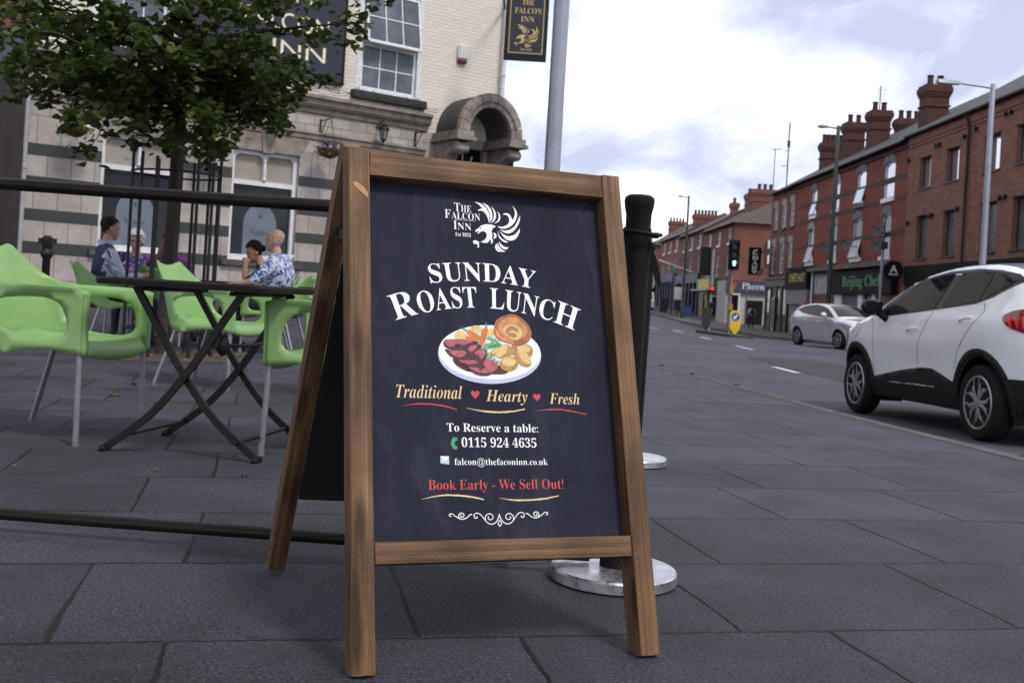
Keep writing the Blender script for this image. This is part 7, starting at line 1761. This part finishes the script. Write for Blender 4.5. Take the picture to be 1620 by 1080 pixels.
def sit(**k):
    J = dict(pelvis=(-.05, 0, .53), waist=(-.07, 0, .68), chest=(-.07, 0, .88), neck0=(-.05, 0, 1.03), neck1=(-.03, 0, 1.1), head=(-.015, 0, 1.16))
    for s, g in (('L', 1), ('R', -1)):
        J.update({'hip' + s: (.02, g * .1, .52), 'knee' + s: (.42, g * .13, .5), 'ank' + s: (.40, g * .14, .09), 'toe' + s: (.53, g * .16, .045), 'sho' + s: (-.07, g * .19, .97), 'elb' + s: (.06, g * .27, .72), 'wri' + s: (.28, g * .2, .74)})
    J.update(k); return J
H0 = (-.03, 0, 1.09)
def gilet(t, Mw, MH):
    mb = MB(Mw); mb.lathe([(.07, 1.02), (.082, 1.06), (.078, 1.08), (.068, 1.06)], (-.05, 0, 0), 16, 1, 1.05); mb.build('shirt_collar', M_STRIPE, t, smooth=50)
zp = z_pave(-4.5, 11.9)
person('man in a navy gilet and striped shirt with dark brown hair, seated facing right', (-4.2, 10.86, -.03), .62, sit(), dict(top=M_NAVYG, sleeve=M_STRIPE, fore=M_STRIPE, legs=M_DENIM, shoes=M_SHOE, skin=M_SKIN, fat=1.15), (H0, .05, .08), (M_HBR, 'short'), k=1.03, extra=gilet)
def glasses(t, Mw, MH):
    mb = MB(MH)
    for sg in (1, -1): mb.tube([(.1, sg * (.03 + .022 * math.cos(a)), .116 + .017 * math.sin(a)) for a in (2 * math.pi * k / 14 for k in range(15))], .0025, 5); mb.tube([(.1, sg * .052, .12), (.04, sg * .078, .122), (-.01, sg * .08, .115)], .0025, 5)
    mb.tube([(.1, -.01, .118), (.103, 0, .121), (.1, .01, .118)], .0025, 5); mb.build('glasses', M_EYE, t)
person('white haired woman with glasses and a blue patterned top, seated facing the camera', (-4.42, 12.2, 0), -1.35, sit(chest=(-.02, 0, .86), neck0=(.01, 0, 1.0), neck1=(.03, 0, 1.07), head=(.045, 0, 1.13)), dict(top=M_LADY, sleeve=M_LADY, fore=M_SKIN, legs=M_DENIM, shoes=M_SHOE, skin=M_SKIN, fat=1.0), ((.035, 0, 1.06), 0, .1), (M_HWH, 'wavy'), k=.97, extra=glasses)
person('woman with long auburn hair and a purple top, seen from behind beside the tree trunk', (-3.74, 11.35, 0), 1.52, sit(), dict(top=M_PURP, sleeve=M_PURP, fore=M_SKIN, legs=M_DENIM, shoes=M_SHOE, skin=M_SKIN, fat=.95), (H0, -.1, .05), (M_HAUB, 'long'), k=.96)
def wrist(t, Mw, MH):
    pass
person('bald man in a blue and white floral shirt, seated facing left', (-2.52, 11.0, -.02), 3.05, sit(elbR=(.1, -.3, .74), wriR=(.33, -.24, .66), elbL=(.12, .3, .74), wriL=(.36, .2, .7), waist=(-.05, 0, .68), chest=(-.07, 0, .88), neck0=(-.03, 0, 1.03), neck1=(-.0, 0, 1.1), head=(.02, 0, 1.15)), dict(top=M_FLOR, sleeve=M_FLOR, fore=M_SKINR, legs=M_DENIM, shoes=M_SHOE, skin=M_SKINR, fat=1.35), ((.0, 0, 1.07), .08, .02), None, k=1.02)
person('woman with black tied hair, hand raised to her mouth, beside the bald man', (-2.82, 11.72, -.03), 3.45, sit(elbL=(.2, .22, .8), wriL=(.2, .1, 1.0), curlL=1.2, chest=(-.02, 0, .87), neck0=(.02, 0, 1.01), neck1=(.05, 0, 1.08), head=(.07, 0, 1.13)), dict(top=M_BLKT, sleeve=M_BLKT, fore=M_SKIN, legs=M_DENIM, shoes=M_SHOE, skin=M_SKIN), ((.06, 0, 1.05), .1, .35), (M_HBL, 'tied'), k=.96)
# pedestrian with a backpack on the far pavement
def pack(t, Mw, MH):
    mb = MB(Mw); mb.blob((-.2, 0, 1.2), .11, .16, .24, 14, 10); mb.blob((-.28, 0, 1.1), .05, .12, .12, 10, 8); bk = mb.build('backpack', M_BLKT, t, smooth=60)
    mb = MB(Mw)
    for sg in (1, -1): mb.tube([(-.14, sg * .1, 1.42), (.0, sg * .12, 1.46), (.13, sg * .12, 1.35), (.1, sg * .13, 1.15), (-.12, sg * .13, 1.0)], .018, 6)
    mb.build('strap', M_BLKT, bk, smooth=60)
st = dict(pelvis=(0, 0, .92), waist=(0, 0, 1.07), chest=(0, 0, 1.28), neck0=(0, 0, 1.43), neck1=(.01, 0, 1.49), head=(.02, 0, 1.54))
for s, g in (('L', 1), ('R', -1)): st.update({'hip' + s: (0, g * .09, .88), 'knee' + s: (.04 + .06 * g, g * .1, .49), 'ank' + s: (-.02 + .1 * g, g * .1, .08), 'toe' + s: (.12 + .1 * g, g * .12, .04), 'sho' + s: (0, g * .19, 1.37), 'elb' + s: (-.03, g * .26, 1.1), 'wri' + s: (.08, g * .26, .87)})
person('pedestrian in a white top and jeans with a black backpack outside the corner shop', (16.45, 71.5, z_far(71.5) + .02), 1.7, st, dict(top=M_WHT, sleeve=M_WHT, fore=M_SKIN, legs=M_DENIM, shoes=M_SHOE, skin=M_SKIN), ((.0, 0, 1.48), 0, .1), (M_HBL, 'short'), k=.95, extra=pack)
# ------------------------------------------------------------------ the street tree and its guard
def leaf_mat():
    m, n, l, p = new_mat('lime leaves')
    g = n.new('ShaderNodeNewGeometry'); r = n.new('ShaderNodeValToRGB'); e = r.color_ramp.elements
    e[0].position = 0; e[0].color = (.026, .036, .010, 1); e[1].position = 1; e[1].color = (.1, .12, .034, 1); q = e.new(.6); q.color = (.06, .078, .02, 1)
    l.new(g.outputs['Random Per Island'], r.inputs[0]); l.new(r.outputs[0], p.inputs['Base Color']); p.inputs['Roughness'].default_value = .48; p.inputs['Specular IOR Level'].default_value = .4
    tr = n.new('ShaderNodeBsdfTranslucent'); tr.inputs['Color'].default_value = (.06, .11, .015, 1)
    mx = n.new('ShaderNodeMixShader'); mx.inputs[0].default_value = .3; l.new(p.outputs[0], mx.inputs[1]); l.new(tr.outputs[0], mx.inputs[2]); l.new(mx.outputs[0], n['Material Output'].inputs[0])
    return m
M_LEAF = leaf_mat()
M_BARK = mat('dark bark', (.035, .026, .02), .9, var=.45, scale=11, bump=.9, bscale=30)
TX, TY = -3.24, 9.8; tz0 = z_pave(TX, TY)
tree = thing('street_tree', 'young broad leaved street tree in front of the pub with a dense dark crown', 'tree', (TX, TY, tz0))
rg = random.Random(21)
mb = MB(); TRK = [(0, 0, -.05, .1), (0, 0, .1, .078), (.01, 0, .8, .066), (.02, .01, 1.6, .062), (.02, .0, 2.3, .058), (.04, .02, 3.1, .05), (.03, .0, 4.0, .036), (.05, .02, 4.9, .018), (.05, .02, 5.6, .006)]
mb.tube([(TX + a, TY + b, tz0 + c) for a, b, c, d in TRK], [d for *_, d in TRK], 14)
mb.build('trunk', M_BARK, tree, smooth=60)
leaves = MB(); limb = MB()
def leaf(c, nrm, dirv, s):
    d = (dirv - nrm * dirv.dot(nrm)).normalized(); sd_ = nrm.cross(d); f = s * .18
    P = [(0, 0, 0), (.16, .36, f), (.5, .5, f), (.84, .33, f * .4), (1.02, 0, -f * .6)]
    L = [leaves.v(c + d * (u * s) + sd_ * (v * s) + nrm * w_) for u, v, w_ in P]; Rr = [leaves.v(c + d * (u * s) - sd_ * (v * s) + nrm * w_) for u, v, w_ in P[1:4]]
    leaves.f([L[0], L[1], L[2], L[3], L[4]]); leaves.f([L[0], L[4], Rr[2], Rr[1], Rr[0]])
def spray(p, dirv, ln, dens):
    """a twig with leaves hanging off it"""
    q = Vector(p); d = Vector(dirv).normalized(); pts = [q.copy()]
    for i in range(5):
        d = (d + Vector((rg.gauss(0, .22), rg.gauss(0, .22), rg.gauss(-.07, .15)))).normalized(); q = q + d * ln / 5; pts.append(q.copy())
    limb.tube(pts, [.007, .006, .005, .004, .003, .002], 4, cap=False)
    for i in range(int(dens * 1.75)):
        f = rg.random() ** .7 * 4.99; a = int(f); c = pts[a].lerp(pts[a + 1], f - a) + Vector((rg.gauss(0, .05), rg.gauss(0, .05), rg.gauss(-.02, .05)))
        nrm = Vector((rg.gauss(0, .5), rg.gauss(-.12, .5), 1)).normalized(); dv = Vector((rg.gauss(0, 1), rg.gauss(0, 1), rg.gauss(-.45, .4)))
        leaf(c, nrm, dv, rg.uniform(.05, .11))
def bough(z, az, ln, rise, nsp, dens):
    p = Vector((TX + .02, TY, tz0 + z)); d = Vector((math.cos(az), math.sin(az), rise)).normalized(); pts = [p.copy()]; ds = []
    for i in range(6):
        d = (d + Vector((rg.gauss(0, .1), rg.gauss(0, .1), -.05))).normalized(); p = p + d * ln / 6; pts.append(p.copy()); ds.append(d.copy())
    limb.tube(pts, [.026, .022, .018, .014, .01, .007, .004], 6, cap=False)
    for i in range(nsp):
        f = (i + .5) / nsp * 5.2 + .6; a = min(5, int(f)); c = pts[a].lerp(pts[min(6, a + 1)], f - a); sgn = 1 if i % 2 else -1
        sd_ = ds[min(5, a)].cross(Vector((0, 0, 1))) * sgn; spray(c, ds[min(5, a)] * .8 + sd_ * rg.uniform(.4, 1.1) + Vector((0, 0, rg.gauss(-.05, .3))), rg.uniform(.35, .62) * (1 if f < 4 else .8), dens)
# (height, direction, length, rise, sprays, leaves per spray)
for z, azd, ln, rise, nsp, dn in ((2.3, -10, 1.0, .4, 7, 18), (2.3, 40, 1.0, .3, 7, 18), (2.12, 95, 1.25, .2, 8, 18), (2.45, 150, 1.15, .22, 8, 18), (2.5, 200, 1.15, .2, 8, 17), (2.15, 250, 1.35, .12, 9, 20), (2.2, 300, 1.05, .2, 9, 20), (2.4, 335, 1.0, .4, 8, 19),
      (2.6, 10, 1.25, .4, 8, 17), (2.6, 70, 1.2, .35, 8, 17), (2.5, 125, 1.4, .25, 8, 17), (2.55, 175, 1.6, .16, 10, 19), (2.5, 225, 1.5, .16, 10, 20), (2.55, 275, 1.5, .2, 10, 20), (2.55, 320, 1.1, .35, 9, 19),
      (2.9, -5, 1.85, .26, 10, 13), (2.9, 50, 1.4, .35, 8, 15), (3.0, 110, 1.4, .35, 8, 15), (2.95, 165, 1.5, .28, 9, 18), (2.9, 210, 1.55, .25, 10, 19), (2.9, 250, 1.5, .25, 10, 19), (2.95, 295, 1.4, .3, 9, 17), (3.0, 345, 1.5, .35, 8, 8),
      (3.4, 20, 1.4, .5, 6, 8), (3.4, 90, 1.3, .5, 7, 14), (3.45, 160, 1.4, .45, 8, 17), (3.4, 215, 1.4, .4, 9, 18), (3.4, 260, 1.3, .45, 8, 16), (3.45, 320, 1.2, .5, 7, 12),
      (3.9, 0, 1.1, .6, 7, 14), (3.9, 120, 1.2, .6, 7, 15), (3.9, 190, 1.2, .55, 8, 16), (3.9, 250, 1.1, .6, 7, 15), (4.4, 60, .9, .8, 6, 15), (4.4, 180, .9, .8, 6, 15), (4.5, 300, .8, .9, 6, 15)) + tuple((3.6 + .28 * q, (q * 137.5 + 20) % 360, 2.3 - .13 * q, .38 + .08 * q, 11, 20) for q in range(12)):  # the last, generated boughs rise above view, added to shade the left
    bough(z, R(azd), ln, rise, nsp, dn)
# the long low branch reaching out towards the camera on the left
p = [Vector((TX, TY, tz0 + 2.3)), Vector((-3.5, 9.0, 2.55)), Vector((-3.75, 8.3, 2.62)), Vector((-3.85, 7.7, 2.5)), Vector((-3.75, 7.2, 2.32))]
limb.tube(p, [.026, .02, .015, .01, .004], 6, cap=False)
for i in range(15):
    f = .8 + 3.1 * i / 14; a = min(3, int(f)); c = p[a].lerp(p[a + 1], f - a); spray(c, Vector((rg.gauss(0, .8), rg.gauss(-.4, .6), rg.gauss(-.1, .4))), .42, 17)
limb.build('branches', M_BARK, tree, smooth=60)
leaves.build('crown', M_LEAF, tree, recalc=False)
t2 = dup(tree); t2['label'] = 'added street tree out of view to the left, there to shade the paving'
place(t2, (-2.9, .9, 0), 2.1)  # unseen copy of the tree, added to darken the left foreground
for o in (tree, t2): o['group'] = 'street trees in front of the pub'
# guard of black bars in uneven lengths
gd = thing('tree_guard', 'black iron tree guard of tall thin vertical bars round the trunk', 'tree guard', (TX, TY, tz0))
for i in range(14):
    a = 2 * math.pi * i / 14 + .13; r = .4; x, y = TX + .03 + r * math.cos(a), TY + r * math.sin(a); h = (1.86, 1.80, 1.9)[i % 3]
    mb = MB(); mb.tube([(x, y, tz0), (x, y, tz0 + h)], .0155, 8); mb.build('bar', M_IRON, gd, smooth=50)
for z in (.25, 1.70):
    mb = MB(); mb.tube([(TX + .03 + .4 * math.cos(2 * math.pi * k / 32), TY + .4 * math.sin(2 * math.pi * k / 32), tz0 + z) for k in range(33)], .011, 6); mb.build('hoop', M_IRON, gd, smooth=50)
# fallen leaves, weeds in the joints
M_DRY = mat('dry leaves', (.17, .105, .05), .85, var=.5, scale=20); M_WEED = mat('weed green', (.09, .1, .04), .7, var=.4, scale=20)
mb = MB()
for i in range(620):
    if i < 320: a = rg.random() * 6.283; r = 1.0 * math.sqrt(rg.random()); x, y = TX + r * math.cos(a) * .95, TY + r * math.sin(a) * .85
    else: x, y = rg.uniform(-6, .2), rg.uniform(2.6, 13)
    s = rg.uniform(.006, .03) if i < 320 else rg.uniform(.004, .014); z = z_pave(x, y) + .012 + (.012 if i < 320 else 0); q = rg.random() * 6.283
    u = Vector((math.cos(q), math.sin(q), rg.gauss(0, .3))); v = Vector((-math.sin(q), math.cos(q), rg.gauss(0, .3)))
    mb.poly([Vector((x, y, z)) - u * s, Vector((x, y, z)) + v * s * .5, Vector((x, y, z)) + u * s, Vector((x, y, z)) - v * s * .5])
tag(mb.build('leaf_litter', M_DRY, recalc=False), kind='stuff')
def weed(x, y, s, label):
    s *= .55; mb = MB(); z = z_pave(x, y) if x < kx(y) else z_road(x, y)
    for k in range(26):
        a = rg.random() * 6.283; L = s * rg.uniform(.5, 1.2); d = Vector((math.cos(a), math.sin(a), rg.uniform(.3, 1.3))).normalized(); b = Vector((x + rg.gauss(0, s * .35), y + rg.gauss(0, s * .35), z)); sd_ = d.cross(Vector((0, 0, 1))).normalized() * s * .1
        mb.poly([b - sd_, b + sd_, b + d * L * .6 + sd_ * 1.3, b + d * L, b + d * L * .6 - sd_ * 1.3])
    tag(mb.build('weed', M_WEED, recalc=False), label, 'weed', 'weeds in the paving joints')
for x, y, s, lb in ((-1.31, 3.97, .03, 'small weed in the joint left of the tables nearer the lower rail'), (-.98, 3.96, .035, 'small weed in the paving joint below the folding table'), (-2.36, 6.3, .06, 'weed tuft in the paving at the left edge behind the nearest chair'), (-2.0, 6.0, .05, 'weed tuft between the legs of the nearest green chair'), (-2.5, 7.0, .06, 'weed tuft in the paving farther back at the left edge'), (-1.1, 6.2, .05, 'weed tuft under the far side of the folding table'),
      (2.55, 8.0, .05, 'weed tuft against the kerb stone opposite the front wheel of the white car'), (2.26, 10.3, .07, 'larger weed tuft against the kerb where the dashed line begins'), (2.05, 11.6, .07, 'weed tuft farther along the kerb to the left'), (1.87, 12.8, .08, 'farthest weed tuft along the kerb by the barrier post'), (2.98, 6.0, .04, 'nearest weed tuft against the kerb stone beside the white car')):
    weed(x, y, s, lb)
